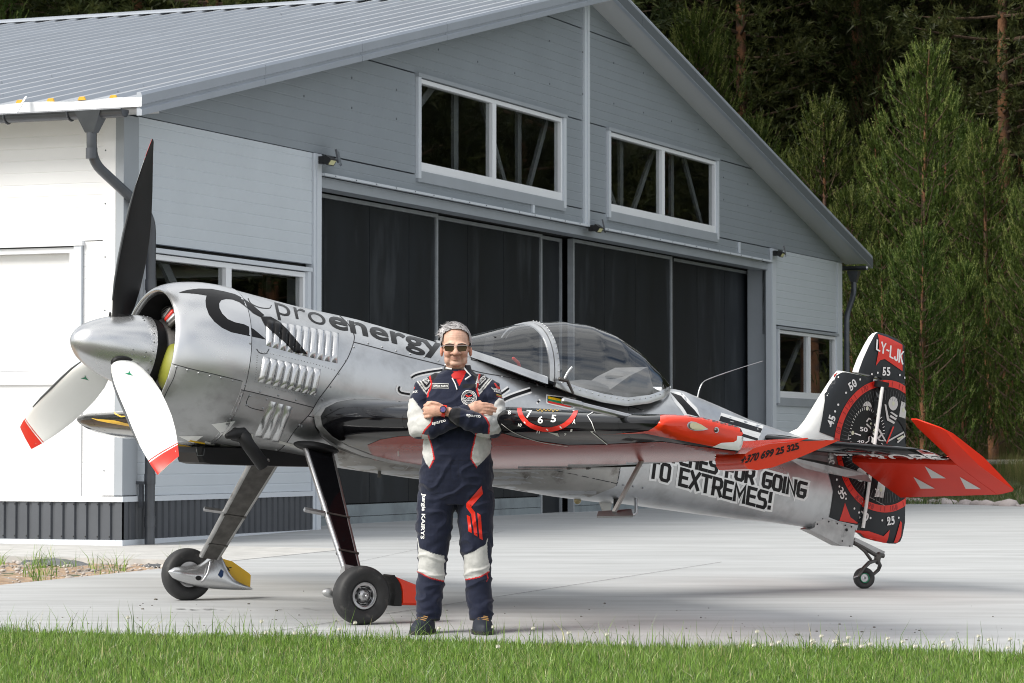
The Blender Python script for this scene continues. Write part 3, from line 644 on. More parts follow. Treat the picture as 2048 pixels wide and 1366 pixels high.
# ------------------------------------------------------------------ pines
def pine_mesh(seed, H, z_lo, reach, tall, dark=False):
    r = np.random.default_rng(seed); TV = []; TF = []; mi = []; br = MB(); lean = r.normal(0, .012, 2)
    axis = lambda z: np.array([lean[0]*z+.03*math.sin(z*.7+seed), lean[1]*z+.03*math.cos(z*.9+seed), z])
    tuft_p, tuft_d, tuft_s, cand = [], [], [], []
    z = z_lo
    while z < H-.15:
        f = (z-z_lo)/(H-z_lo); nb = r.integers(4, 7) if not tall else r.integers(3, 6)
        L = reach*((1-f)**.75*(.75+.25*min(1, f*5)))+.18 if not tall else reach*(.55+.45*math.sin(math.pi*min(1, f*1.05)))
        a0 = r.uniform(0, 6.28)
        for k in range(nb):
            if tall and r.random() < .15*(1-f): continue
            a = a0+6.283*k/nb+r.normal(0, .25); l = L*r.uniform(.65, 1.15); up = r.uniform(.25, .65) if not tall else r.uniform(-.15, .35)
            d = np.array([math.cos(a), math.sin(a), up]); d /= np.linalg.norm(d); p0 = axis(z)
            q = [p0+d*l*t+np.array([0, 0, (.30 if not tall else .12)*l*t*t]) for t in np.linspace(0, 1, 5)]
            br.tube([tuple(x) for x in q], [.012*l+.008]+[.010*l+.006]*2+[.006*l+.004, .004], 5, caps=False)
            nt_ = int((11 if not tall else 19)*l)+4
            for _ in range(nt_):
                t = r.uniform(.25 if not tall else .45, 1.03); b = q[min(3, int(t*4))]+(q[min(4, int(t*4)+1)]-q[min(3, int(t*4))])*((t*4) % 1 if t < 1 else 1)
                sp = (.07+.15*l*(1-abs(t-.6))) * (1.0 if not tall else 1.6)
                side = r.normal(0, 1, 3)*np.array([sp, sp, sp*.45]); tuft_p.append(b+side); dd = d*.6+side*.8+np.array([0, 0, .5]); tuft_d.append(dd/np.linalg.norm(dd)); tuft_s.append(r.uniform(.8, 1.25))
                if not tall and t > .6 and r.random() < .22: cand.append((b+side, r.uniform(.12, .22), dd))
            if not tall:
                for _ in range(3): cand.append((q[-1]+r.normal(0, .06, 3), r.uniform(.22, .42), d))
        z += r.uniform(.30, .46)*(1-.35*f) if not tall else r.uniform(.42, .66)
    if not tall: cand.append((axis(H-.1), .55, np.array([0, 0, 1.])))
    if dark: cand = []
    P = np.array(tuft_p); D = np.array(tuft_d); S = np.array(tuft_s); n = len(P); nb = 12
    if not tall:
        # every twig is a brush: needles set along an axis that turns up towards its tip
        D = D*.55+np.array([0, 0, .75])+r.normal(0, .16, (n, 3)); D /= np.linalg.norm(D, axis=1, keepdims=True); nb = 20
        ax_ = D[:, None, :]; tt = np.linspace(0, 1, nb)[None, :, None]; ln_ = (r.uniform(.20, .40, (n, 1, 1))*S[:, None, None])
        dirs = ax_*.95+r.normal(0, .38, (n, nb, 3)); dirs /= np.linalg.norm(dirs, axis=2, keepdims=True)
        base = P[:, None, :]+ax_*tt*ln_; ln = r.uniform(.075, .12, (n, nb, 1))*(1.1-.5*tt); wd = .0125
    else:
        # needles: nb narrow triangles splayed round each tuft direction
        dirs = D[:, None, :]*.75+r.normal(0, .62, (n, nb, 3)); dirs /= np.linalg.norm(dirs, axis=2, keepdims=True)
        ln = r.uniform(.10, .19, (n, nb, 1))*S[:, None, None]*1.25; wd = .026; base = P[:, None, :]+r.normal(0, .03, (n, nb, 3))
    sd_ = np.cross(dirs, r.normal(0, 1, (n, nb, 3))); sd_ /= np.linalg.norm(sd_, axis=2, keepdims=True)+1e-9
    v = np.stack([base-sd_*wd, base+sd_*wd, base+dirs*ln], 2).reshape(-1, 3); nf = n*nb
    me = bpy.data.meshes.new('crown'); F = np.arange(nf*3).reshape(-1, 3); mid = np.zeros(nf, int)
    if cand:
        cv = []; 
        for p, l, dd in cand:                    # new shoot: a small upright brush of needles
            ax_ = dd*.45+np.array([r.normal(0, .12), r.normal(0, .12), .9]); ax_ /= np.linalg.norm(ax_)
            for k in range(16):
                b = p+ax_*l*(k+.2)/16; nd = ax_*.9+r.normal(0, .42, 3); nd /= np.linalg.norm(nd); s_ = np.cross(nd, r.normal(0, 1, 3)); s_ /= np.linalg.norm(s_)+1e-9; cv += [b-s_*.010, b+s_*.010, b+nd*(.085-.003*k)]
        cv = np.array(cv); F = np.vstack([F, np.arange(len(cv)).reshape(-1, 3)+len(v)]); v = np.vstack([v, cv]); mid = np.r_[mid, np.ones(len(cv)//3, int)]
    me.vertices.add(len(v)); me.vertices.foreach_set('co', v.ravel()); me.loops.add(len(F)*3); me.loops.foreach_set('vertex_index', F.ravel()); me.polygons.add(len(F))
    me.polygons.foreach_set('loop_start', np.arange(0, len(F)*3, 3)); me.polygons.foreach_set('material_index', mid); me.update(calc_edges=True)
    for m in (('needle_dark' if dark else 'needle', 'candle') if not tall else ('needle_dark', 'candle')): me.materials.append(MATS[m])
    tr = MB(); zz = np.linspace(-.3, H, 14); R0 = .017*H if not tall else .013*H
    tr.tube([tuple(axis(z)) for z in zz], [R0*(1-.93*max(0, z)/H) for z in zz], 9)
    if tall:
        for _ in range(9):
            z = r.uniform(1.5, z_lo+1.5); a = r.uniform(0, 6.28); l = r.uniform(.6, 1.9); p = axis(z)
            br.tube([tuple(p), tuple(p+np.array([math.cos(a)*l*.5, math.sin(a)*l*.5, .05*l])), tuple(p+np.array([math.cos(a)*l, math.sin(a)*l, -.05*l]))], [.02, .014, .005], 5, caps=False)
    bk = 'bark_orange'
    return tr.mesh('trunk', bk, 60), br.mesh('branches', 'bark', 60), me
MID = [pine_mesh(31, 11.5, 1.2, 2.2, False, True), pine_mesh(32, 13, 2.6, 2.4, False, True)]
YOUNG = [pine_mesh(11, 7.6, .35, 1.75, False), pine_mesh(12, 6.3, .3, 1.55, False), pine_mesh(13, 8.4, .4, 1.85, False), pine_mesh(14, 4.4, .2, 1.25, False)]
TALL = [pine_mesh(21, 19, 3.0, 2.7, True), pine_mesh(22, 21, 4.4, 2.9, True), pine_mesh(23, 18, 2.4, 2.6, True)]
def plant(name, V, x, y, s, label, group, k):
    t = empty(name, label, 'tree', Matrix.Translation((x, y, hz(x, y)-.06)) @ Matrix.Rotation(k*2.4, 4, 'Z') @ Matrix.Scale(s, 4), group)
    for nme, me in zip(('trunk', 'branches', 'crown'), V): link(nme, me, t)
def at_px(u, y): return (u-1024)/FPX*y
yp = [(1838, 61, 2, 1.0, 'tallest bright young pine, its tip standing out right of the hangar roof'), (1655, 65, 0, .98, 'rounded young pine whose trunk shows just right of the roof slope'),
      (1985, 60, 2, .80, 'young pine at the right edge of the photo'), (1760, 57.5, 3, .95, 'short young pine with pale shoots right of the corner downpipe'),
      (1845, 56.5, 1, .72, 'pale young pine in front of the tallest young pine'), (1500, 68, 1, 1.15, 'slim young pine whose top peeps over the upper right roof slope'),
      (1930, 58, 1, .62, 'low young pine right of the pale one'), (2070, 57, 0, .75, 'young pine cut off by the right photo edge'), (1400, 70, 0, 1.3, 'young pine with a pale spire behind the gable peak'),
      (1580, 67, 1, 1.0, 'bushy young pine close above the right roof slope'), (1700, 60, 1, .85, 'young pine beside the right downpipe'), (1900, 66, 0, 1.0, 'dark young pine between the two brightest ones'), (1775, 67, 2, .85, 'young pine behind the short one with pale shoots')]
for i, (u, y, v, s, lab) in enumerate(yp): plant('young_pine', YOUNG[v], at_px(u, y), y, s, lab, 'young pines beside the hangar', i)
tp = [(1480, 75, 0), (1715, 78, 1), (2012, 72, 2), (1345, 80, 1), (1590, 83, 2), (1850, 82, 0), (1930, 88, 1), (1410, 90, 0), (1660, 92, 2), (1790, 94, 1), (2090, 84, 0), (1540, 96, 1), (1280, 88, 2), (1980, 97, 0), (1725, 100, 2)]
sides = {0: 'orange trunk rising behind the right roof slope', 1: 'orange trunk near the middle of the right forest', 2: 'orange trunk high at the right edge'}
for i, (u, y, v) in enumerate(tp):
    plant('tall_pine', TALL[v], at_px(u, y), y, 1., ('tall pine with '+sides[i]) if i in sides else 'tall dark pine in the forest right of the hangar', 'tall pines of the forest', i*3)
mp = [(1440, 77, 2, 1.30), (1640, 80, 1, 1.55), (1760, 76, 2, 1.35), (1900, 78, 1, 1.5), (2050, 77, 0, 1.4), (1370, 82, 1, 1.6), (1550, 84, 0, 1.4), (1310, 84, 2, 1.5)]
for i, (u, y, v, s) in enumerate(mp): plant('pine', MID[i % 2], at_px(u, y), y, s*.72, 'middle-sized green pine filling the forest behind the young pines', 'middle-sized pines of the forest', i*5+1)
for i in range(24):
    u = -60+i*50+random.uniform(-16, 16); y = 66+(i*7 % 23)
    plant('tall_pine', TALL[i % 3] if i % 4 else YOUNG[2], at_px(u, y), y, 1. if i % 4 else 1.35, 'tall dark pine of the forest behind the hangar roof', 'tall pines behind the hangar roof', i)
# the forest goes on to the right, where the hangar's glass and doors mirror it
for i in range(26):
    x = 16+(i % 9)*6.5+random.uniform(-2, 2); y = 48+(i//9)*9+x*.25+random.uniform(-3, 3)
    plant('tall_pine', TALL[i % 3], x, y, 1., 'tall dark pine of the forest on the right, beyond the photo edge', 'tall pines beyond the right edge', i)
for i in range(12):
    plant('tall_pine', TALL[i % 3], -16-(i % 6)*4.5+random.uniform(-1.5, 1.5), 66+(i//6)*12+random.uniform(-3, 3), 1., 'tall dark pine of the forest left of the hangar, beyond the photo edge', 'tall pines beyond the left edge', i)
# far depth of the forest, read as one mass
def needle_mass(name, n, box, m, seed, size, label):
    r = np.random.default_rng(seed); c = np.stack([r.uniform(*box[0], n), r.uniform(*box[1], n), r.uniform(*box[2], n)], 1)
    k = 4; d = r.normal(0, 1, (n, k, 3)); d /= np.linalg.norm(d, axis=2, keepdims=True); s_ = np.cross(d, r.normal(0, 1, (n, k, 3))); s_ /= np.linalg.norm(s_, axis=2, keepdims=True)
    b = c[:, None]+r.normal(0, size*.3, (n, k, 3)); v = np.stack([b-s_*size*.3, b+s_*size*.3, b+d*size], 2).reshape(-1, 3); F = np.arange(len(v)).reshape(-1, 3)
    me = bpy.data.meshes.new(name); me.from_pydata(v.tolist(), [], F.tolist()); me.materials.append(MATS[m]); return kind(link(name, me), 'stuff', label)
needle_mass('forest', 60000, ((-50, 90), (102, 118), (0, 24)), 'needle_dark', 5, .9, 'dark depth of the pine forest')

# ------------------------------------------------------------------ grasses
def blade_mesh(name, X, Y, Z, Hh, W, lean, cols, seed, m):
    r = np.random.default_rng(seed); n = len(X); a = r.uniform(0, 6.283, n); az = r.uniform(0, 6.283, n); le = np.abs(r.normal(0, lean, n))
    lev = [(0, 1.), (.5, .75), (1., .0)]; V = []
    sx, sy = np.cos(a)*W/2, np.sin(a)*W/2
    for t, ww in lev:
        ox = np.cos(az)*le*Hh*t*t; oy = np.sin(az)*le*Hh*t*t; zz = Z+Hh*t*(1-.25*np.minimum(le, 1.6)*t)
        V.append(np.stack([X+ox-sx*ww, Y+oy-sy*ww, zz], 1))
        if ww > 0: V.append(np.stack([X+ox+sx*ww, Y+oy+sy*ww, zz], 1))
    v = np.concatenate(V); i = np.arange(n); f = np.concatenate([np.stack([i, i+n, i+3*n], 1), np.stack([i, i+3*n, i+2*n], 1), np.stack([i+2*n, i+3*n, i+4*n], 1)])
    me = bpy.data.meshes.new(name); me.vertices.add(len(v)); me.vertices.foreach_set('co', v.astype(np.float32).ravel()); me.loops.add(len(f)*3); me.loops.foreach_set('vertex_index', f.ravel())
    me.polygons.add(len(f)); me.polygons.foreach_set('loop_start', np.arange(0, len(f)*3, 3)); me.update(calc_edges=True)
    pick = r.choice(len(cols), n, p=[c[1] for c in cols]); C = np.array([c[0] for c in cols])[pick]*r.uniform(.6, 1.35, (n, 1)); C = np.c_[C, np.ones(n)]
    ca = me.color_attributes.new('tint', 'FLOAT_COLOR', 'POINT'); ca.data.foreach_set('color', np.tile(C, (5, 1)).astype(np.float32).ravel())
    me.materials.append(MATS[m]); return link(name, me)
def grass_mat(name):
    m = bpy.data.materials.new(name); m.use_nodes = True; t = m.node_tree; t.nodes.clear(); MATS[name] = m; N = t.nodes.new; K = t.links.new
    a = N('ShaderNodeAttribute'); a.attribute_name = 'tint'; d = N('ShaderNodeBsdfDiffuse'); tr = N('ShaderNodeBsdfTranslucent'); g = N('ShaderNodeBsdfGlossy'); g.inputs['Roughness'].default_value = .4
    K(a.outputs[0], d.inputs[0]); K(a.outputs[0], tr.inputs[0]); m1 = N('ShaderNodeMixShader'); m1.inputs[0].default_value = .4; K(d.outputs[0], m1.inputs[1]); K(tr.outputs[0], m1.inputs[2])
    m2 = N('ShaderNodeMixShader'); m2.inputs[0].default_value = .05; K(m1.outputs[0], m2.inputs[1]); K(g.outputs[0], m2.inputs[2]); o = N('ShaderNodeOutputMaterial'); K(m2.outputs[0], o.inputs[0])
grass_mat('grass_blade')
GREENS = [((.155, .285, .040), .45), ((.25, .395, .075), .30), ((.075, .145, .026), .16), ((.42, .42, .18), .06), ((.50, .45, .27), .03)]
sheet('lawn', [(-9, LAWN(-9)), (-9, 4), (9, 4), (9, LAWN(9))], 'soil', -.012, 'soil under the foreground lawn', ())
def lawn_xy(n, y0, seed):
    r = np.random.default_rng(seed); X = r.uniform(-4.2, 4.2, n); e = 17.22-.308*(X+2.96); Y = y0+(e-y0)*r.random(n)**.9; return X, Y, e, r
n = 150000; X, Y, e, r = lawn_xy(n, 13.2, 31)
keep = (Y < e-.03+r.normal(0, .06, n)+.05*np.sin(X*5.3)*np.sin(X*1.9+1)) & (np.abs(X) < Y*.19+.3); X, Y = X[keep], Y[keep]; n = len(X)
cl = .5+.5*np.sin(X*2.1+np.sin(Y*1.7))*np.sin(Y*2.6+X*.7)
Hh = r.uniform(.035, .08, n)*(.8+.45*cl); Hh[r.random(n) < .03] *= 1.7
kind(blade_mesh('lawn_grass', X, Y, np.full(n, -.015), Hh, r.uniform(.0035, .0065, n), .55, GREENS, 3, 'grass_blade'), 'stuff', 'rough green lawn grass along the apron edge')
n = 900; X = r.uniform(-3.6, 3.6, n); Y = 17.22-.308*(X+2.96)+r.normal(-.08, .07, n)
kind(blade_mesh('grass_fringe', X, Y, np.full(n, -.01), r.uniform(.10, .24, n)*r.uniform(.6, 1, n), r.uniform(.003, .006, n), .5, GREENS, 4, 'grass_blade'), 'stuff', 'taller grass blades on the lawn edge')
# clover heads
mat('clover_white', (.72, .70, .60), .8, bump=(90, 1., .01)); mat('clover_stem', (.10, .17, .04), .7)
cm = MB(); 
for k in range(46):
    a = k*2.399; zc = 1-2*(k+.5)/46; rr = math.sqrt(1-zc*zc)
    if zc < -.75: continue
    d = Vector((rr*math.cos(a), rr*math.sin(a), zc)); b = d.orthogonal().normalized()*.0022; cm.add([d*.006-b, d*.006+b, d*.0135+Vector((0, 0, .002))], [(0, 1, 2)])
cm.ell((0, 0, 0), (.008, .008, .007), 8, 6); head = cm.mesh('flower_head', 'clover_white'); stem = MB().tube([(0, 0, -.16), (.004, 0, -.07), (0, 0, 0)], .0014, 5).mesh('stem', 'clover_stem')
for i in range(46):
    x = random.choice([random.uniform(.2, 3.1), random.uniform(1.0, 2.9), random.uniform(-2.6, .4)]) if i % 4 else random.uniform(1.6, 2.9)
    y = LAWN(x)-abs(random.gauss(.12, .35)); z = random.uniform(.05, .105)
    t = empty('clover_flower', 'small white clover flower in the lawn near the apron edge', 'flower', Matrix.Translation((x, y, z)), 'white clover flowers in the lawn'); link('flower_head', head, t); link('stem', stem, t)
# weeds in the gravel bed
r = np.random.default_rng(9); cx = []
for k in range(18): 
    p = bxy(w_front-r.uniform(.05, 2.6), b_edge+r.uniform(.05, 3.2)); m_ = int(r.integers(8, 34)); cx += [(p.x+r.normal(0, .05), p.y+r.normal(0, .05), r.uniform(.5, 1.)) for _ in range(m_)]
cx = np.array(cx); n = len(cx)
kind(blade_mesh('weeds', cx[:, 0], cx[:, 1], np.full(n, -.05), r.uniform(.08, .30, n)*cx[:, 2], r.uniform(.004, .009, n), .6, GREENS, 6, 'grass_blade'), 'stuff', 'sparse weeds and grass in the gravel bed')
pb = MB()
for k in range(800):
    p = bxy(w_front-r.uniform(.05, 3.2)*r.random()**.5, b_edge+r.uniform(.03, 3.4)); s = abs(r.normal(.0, .008))+.004; pb.ell((p.x, p.y, -.04+s*.2), (s*r.uniform(.8, 1.5), s, s*.7), 6, 4)
mat('pebble', (.42, .38, .35), .85, var=(2.2, .45)); kind(pb.build('pebbles', 'pebble', None, 60), 'stuff', 'pebbles strewn over the gravel bed')
def rag(u, v, l, h, seed, label):
    c = gnd(u, v, -.04); mb = MB(); r = np.random.default_rng(seed); vs = []
    for i in range(15):
        for j in range(7):
            t = i/14; s_ = j/6; p = c+E2*(-l*(t-.5))+E1*((s_-.5)*.22); z = h*math.sin(math.pi*s_)*(math.sin(math.pi*min(1, t*1.0))**.6)*(1-.45*t)+r.normal()*.006; vs.append((p.x, p.y, -.045+max(0, z)))
    mb.add(vs, [(i*7+j, i*7+j+1, (i+1)*7+j+1, (i+1)*7+j) for i in range(14) for j in range(6)])
    tag(mb.build('geotextile', 'fabric_grey', None, 60), label, 'fabric')
rag(112, 1129, .66, .07, 3, 'long crumpled strip of grey geotextile poking out of the gravel'); rag(307, 1132, .16, .03, 4, 'small dark scrap of geotextile near the far wheel')
# meadow beyond the apron
def field(name, n, xr, yr, hr, wr, lean, cols, seed, label, clump=0.):
    r = np.random.default_rng(seed); X = r.uniform(*xr, n); Y = r.uniform(*yr, n)
    ok = (X > 5.2+(47-Y)*.28-.6) if yr[0] < 50 else np.ones(n, bool)
    X, Y = X[ok], Y[ok]; n = len(X); Z = np.array([hz(a, b) for a, b in zip(X, Y)])-.07; H_ = r.uniform(*hr, n)*(1-clump*(.5+.5*np.sin(X*1.9+Y)*np.sin(X*.8)))
    kind(blade_mesh(name, X, Y, Z, H_, r.uniform(*wr, n), lean, cols, seed, 'grass_blade'), 'stuff', label)
MEAD = [((.09, .14, .035), .5), ((.15, .19, .06), .3), ((.22, .19, .10), .2)]; DRY = [((.20, .16, .085), .5), ((.12, .13, .05), .3), ((.27, .22, .13), .2)]
field('meadow_grass', 44000, (4.5, 22), (45.5, 52), (.08, .2), (.012, .03), .5, MEAD, 41, 'short green meadow grass behind the apron')
field('tall_grass', 36000, (5, 22), (51.5, 57.3), (.3, .62), (.012, .03), .35, [((.10, .13, .04), .45), ((.20, .18, .085), .35), ((.07, .10, .03), .2)], 42, 'tall mixed grass on the bank behind the apron', .5)
field('reeds', 21000, (5, 22), (60.2, 64), (.45, .95), (.012, .025), .3, DRY, 43, 'dry brown reeds at the forest edge', .5)
P = MB(); vs = []
for i in range(26):
    x = 3+i*1.1
    for y in (58.2, 59.8): vs.append((x, y, hz(x, y)+.05+.01*math.sin(i)))
P.add(vs, [(2*i, 2*i+2, 2*i+3, 2*i+1) for i in range(25)]); kind(P.build('path', 'path_pale'), 'structure', 'pale path on the bank before the forest')
r = np.random.default_rng(77); pb = MB()
for k in range(330):
    x = r.uniform(5.4, 9.5); y = 47-(x-6.19)/(1.27)*3.5+r.normal(.35, .18) if x > 6.19 else 47.4+r.normal(0, .2); s = abs(r.normal(.03, .025))+.02; pb.ell((x, y, hz(x, y)+s*.3-.02), (s*1.3, s, s*.8), 6, 4)
mat('edge_stone', (.42, .37, .36), .85, var=(1.5, .3)); kind(pb.build('stones', 'edge_stone', None, 60), 'stuff', 'pinkish stones along the far apron edge')
# ------------------------------------------------------------------ aircraft materials
mat('silver', (.55, .56, .57), .34, metal=.86, var=(3.0, .09), rvar=.07, dirt=(5, (.41, .415, .42), .46, .72))
mat('silver_dull', (.42, .425, .43), .42, metal=.8, var=(5, .12), rvar=.08, dirt=(7, (.30, .30, .30), .5, .75))
mat('silver_smooth', (.60, .605, .615), .27, metal=.86, var=(2.0, .06), rvar=.04)
mat('silver_worn', (.40, .40, .40), .42, metal=.75, var=(9, .2), bump=(25, .15, .004), dirt=(6, (.12, .12, .12), .58, .75))
mat('belly_metal', (.42, .41, .39), .45, metal=.6, var=(6, .15), dirt=(5, (.12, .10, .085), .53, .68))
mat('alu_paint', (.33, .33, .33), .5, var=(20, .15))
mat('steel', (.45, .45, .46), .3, metal=.9, var=(20, .15))
mat('dark_steel', (.10, .095, .09), .42, metal=.7, var=(15, .3))
mat('seam_dark', (.035, .035, .038), .6)
mat('rivet', (.30, .31, .32), .35, metal=.8)
mat('black_gloss', (.004, .004, .005), .09, spec=.22, coat=.06, var=(3, .1))
mat('black_vinyl', (.006, .006, .007), .35, spec=.25)
mat('charcoal_vinyl', (.018, .021, .025), .38, var=(2, .12), spec=.3)
mat('grey_vinyl', (.075, .08, .085), .35)
mat('black_matt', (.009, .009, .010), .5, spec=.3, var=(8, .25))
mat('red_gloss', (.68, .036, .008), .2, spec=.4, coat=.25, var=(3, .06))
mat('red_shaded', (.28, .019, .008), .2, spec=.09, coat=.0, var=(3, .06))  # wing red with the shade of the underside darkened into its colour
mat('red_elevator', (.60, .026, .008), .34, spec=.12, var=(3, .06))
mat('red_vinyl', (.64, .022, .010), .3)
mat('dark_red_vinyl', (.30, .006, .010), .3)
mat('white_vinyl', (.80, .80, .79), .35)
mat('white_paint', (.82, .82, .80), .3, coat=.5, var=(3, .03))
mat('pale_grey', (.52, .52, .50), .35)
mat('yellow_paint', (.70, .42, .01), .35, coat=.3, var=(6, .12), dirt=(14, (.2, .16, .05), .64, .72))
mat('yellow_green', (.22, .23, .025), .5, var=(6, .2))
mat('green_vinyl', (.0, .20, .09), .4)
mat('blue_tape', (.012, .05, .16), .5)
mat('rubber', (.022, .022, .023), .62, var=(14, .25), bump=(60, .15, .003), dirt=(16, (.075, .072, .068), .58, .78))
mat('fabric_seat', (.20, .20, .195), .9, var=(10, .15))
mat('cockpit_dark', (.012, .012, .013), .7)
mat('lamp_lens', (.55, .50, .30), .1, coat=1., bump=(60, .6, .004))
mat('lume', (.55, .58, .42), .5)
mat('orange_lamp', (.32, .26, .12), .25, coat=.6)
glass_mat('canopy_glass', (.72, .73, .75), 1.5, .01, .09)
AC = empty('aerobatic_aircraft', 'silver aerobatic propeller aeroplane with black and red wings standing in front of the hangar', 'airplane', AM)
def abvh(*o): return bvh_of(o)

# ------------------------------------------------------------------ fuselage
ZC = 1.45
FX = [-.72, -.2, .25, .9, 1.15, 1.5, 2.0, 2.35, 2.55, 2.8, 3.15, 3.45, 3.75, 4.1, 4.30, 4.52]
ZT = [1.958, 1.935, 1.935, 1.895, 1.86, 1.79, 1.75, 1.78, 1.86, 1.938, 1.885, 1.835, 1.806, 1.80, 1.80, 1.80]
ZB = [.943, .97, .972, .997, 1.012, 1.045, 1.055, 1.072, 1.092, 1.102, 1.117, 1.133, 1.158, 1.172, 1.18, 1.20]
HW = [.507, .49, .465, .43, .42, .405, .385, .365, .35, .325, .275, .22, .17, .105, .07, .045]
EX = [2., 2.05, 2.1, 2.25, 2.35, 2.6, 2.8, 2.7, 2.5, 2.3, 2.2, 2.2, 2.2, 2.2, 2.3, 2.4]
def section(x, n=56, grow=0.):
    zt, zb, hw, e = (interp(x, FX, a) for a in (ZT, ZB, HW, EX)); zc = (zt+zb)/2; h = (zt-zb)/2; out = []
    for k in range(n):
        a = 2*math.pi*k/n; c, s_ = math.cos(a), math.sin(a)
        out.append((x, -(hw+grow)*math.copysign(abs(c)**(2/e), c), zc+(h+grow)*math.copysign(abs(s_)**(2/e), s_)))
    return out
fm = MB(); fm.loft([section(x) for x in np.linspace(-.72, 4.52, 70)]); FUS = fm.build('fuselage', 'silver', AC, 40)
# cowling: lip, barrel, firewall end
CP = [(-.95, .384), (-1.05, .384), (-1.09, .387), (-1.112, .394), (-1.120, .404), (-1.116, .415), (-1.10, .430), (-1.06, .453), (-.99, .478), (-.90, .498), (-.82, .508), (-.74, .512), (-.655, .5115)]
CPS = cr([(x, r, 0) for x, r in CP], 3)
cm_ = MB(); cm_.lathe([(p.x, p.y) for p in CPS], (0, 0, ZC), (1, 0, 0), 96); COWL = cm_.build('cowling', 'silver_smooth', AC, 50)
BODY = abvh(FUS, COWL)
MB().lathe([(-.6548, .5122), (-.6545, .503), (-.649, .503), (-.649, .5085)], (0, 0, ZC), (1, 0, 0), 96).build('cowling_seam', 'seam_dark', COWL)
# side panel of the engine bay, a hair proud of the fuselage, carries the louvres
def patch(name, m, poly_px, off, parent, step=10, label=None, bvh=None): return decal(name, fill2d([poly_px]), bvh or BODY, m, parent, AMI, off, step, label=label)
def c1(x, y): return (x/2.846, 520+y/2.846)
def c2(x, y): return (260+x/3.2, 540+y/3.2)
def c5(x, y): return (920+x/2.97, 600+y/2.97)
def c6(x, y): return (1400+x/2.44, 640+y/2.44)
def cf(x, y): return (1560+x/4.553, 650+y/4.553)
def cg(x, y): return (1600+x/4.407, 880+y/4.407)
def ct(x, y): return (1280+x/5.12, 780+y/5.12)
def pxl(f, pts): return [f(*p) for p in pts]
def on_body(p, bvh=None):
    h = (bvh or BODY).ray_cast(CAMP, ray(*p)); return (h[0], h[1]) if h[0] else (None, None)
# louvres: raised gills, open at the rear edge
def louvre(tl, tr, br_, bl_, m, hgt=.020):
    n, k = 11, 11; vs = []
    for j in range(k):
        t = j/(k-1)
        for i in range(n):
            s_ = i/(n-1); p = (Vector(tl)*(1-s_)+Vector(tr)*s_)*(1-t)+(Vector(bl_)*(1-s_)+Vector(br_)*s_)*t; q, nn = on_body(p)
            if q is None: return None
            if nn.dot(ray(*p)) > 0: nn = -nn
            h = hgt*max(0, math.sin(math.pi*s_**1.2))**.55*min(1, min(t, 1-t)*6)**.5
            vs.append(AMI @ (q+nn*(h+.001)))
    mb = MB().add(vs, [(j*n+i, j*n+i+1, (j+1)*n+i+1, (j+1)*n+i) for j in range(k-1) for i in range(n-1)])
    return mb.build('louvre', m, FUS, 50)
LV = []
T0 = [(868, 322), (918, 330), (967, 337), (1015, 345), (1060, 352), (1105, 360), (1152, 368), (1200, 377), (1246, 386), (1292, 395), (1338, 403)]
B0 = [(868, 482), (905, 494), (952, 506), (1000, 520), (1045, 532), (1092, 544), (1140, 556), (1190, 568), (1236, 580), (1282, 588), (1330, 598)]
for i in range(10): LV.append(louvre(c2(T0[i][0]+3, T0[i][1]), c2(T0[i+1][0]-3, T0[i+1][1]), c2(B0[i+1][0]-3, B0[i+1][1]), c2(B0[i][0]+3, B0[i][1]), 'silver_smooth'))
for i in range(8):
    tl = (853+46.6*i, 552+10.4*i); bl_ = (818+47*i, 716+11.5*i); LV.append(louvre(c2(*tl), c2(tl[0]+42, tl[1]+9.5), c2(bl_[0]+43, bl_[1]+11), c2(*bl_), 'silver_smooth', .024))
for i in range(3):
    tl = (896+49*i, 838+14*i); bl_ = (795+55*i, 1062+16*i); LV.append(louvre(c2(*tl), c2(tl[0]+46, tl[1]+11), c2(bl_[0]+46, bl_[1]+12), c2(*bl_), 'silver_smooth', .02))
BODYL = abvh(FUS, COWL, *[l for l in LV if l])
# panel seams and fasteners
def seam(pts, f, w=1.7, name='seam', m='seam_dark', parent=None, smooth=6, bvh=None, off=.0012):
    P = pxl(f, pts); P = [tuple(p[:2]) for p in (cr([(a, b, 0) for a, b in P], smooth) if len(P) > 2 else [Vector((*P[0], 0)), Vector((*P[1], 0))])]
    return decal(name, strip2d(P, w), bvh or BODY, m, parent or FUS, AMI, off, 12)
SEAMS = [
  [(1340, 292), (1395, 345), (1428, 400), (1434, 450), (1395, 560), (1330, 660), (1265, 750), (1205, 830), (1150, 920), (1060, 1020), (990, 1120), (905, 1190)],
  [(1434, 462), (1580, 500), (1740, 545), (1900, 585), (2010, 612)], [(710, 766), (860, 800), (1010, 838), (1175, 880)], [(765, 798), (745, 850), (770, 880), (855, 902)],
  [(810, 505), (830, 530), (870, 535), (890, 505)], [(755, 180), (775, 215), (830, 240), (890, 245), (905, 225)], [(1140, 935), (1250, 960), (1330, 985)]]
for s_ in SEAMS: seam(s_, c2)
decal('cowl_panel', fill2d([pxl(c2, [(268, 602), (400, 636), (560, 673), (720, 712), (700, 790), (640, 930), (560, 1050), (490, 1128), (420, 1122), (330, 1112), (262, 1085), (215, 980), (200, 860), (245, 700)])]), BODY, 'silver_dull', COWL, AMI, .0008, 5)
decal('cowl_panel', fill2d([pxl(c2, [(712, 768), (860, 800), (1010, 838), (1172, 881), (1120, 950), (1050, 1030), (980, 1125), (905, 1188), (700, 1150), (500, 1125), (565, 1050), (645, 930), (700, 800)])]), BODY, 'silver_dull', FUS, AMI, .0008, 5)
COWLSEAMS = [[(270, 600), (400, 635), (560, 672), (720, 712)], [(300, 615), (280, 690), (240, 770), (195, 870)]]
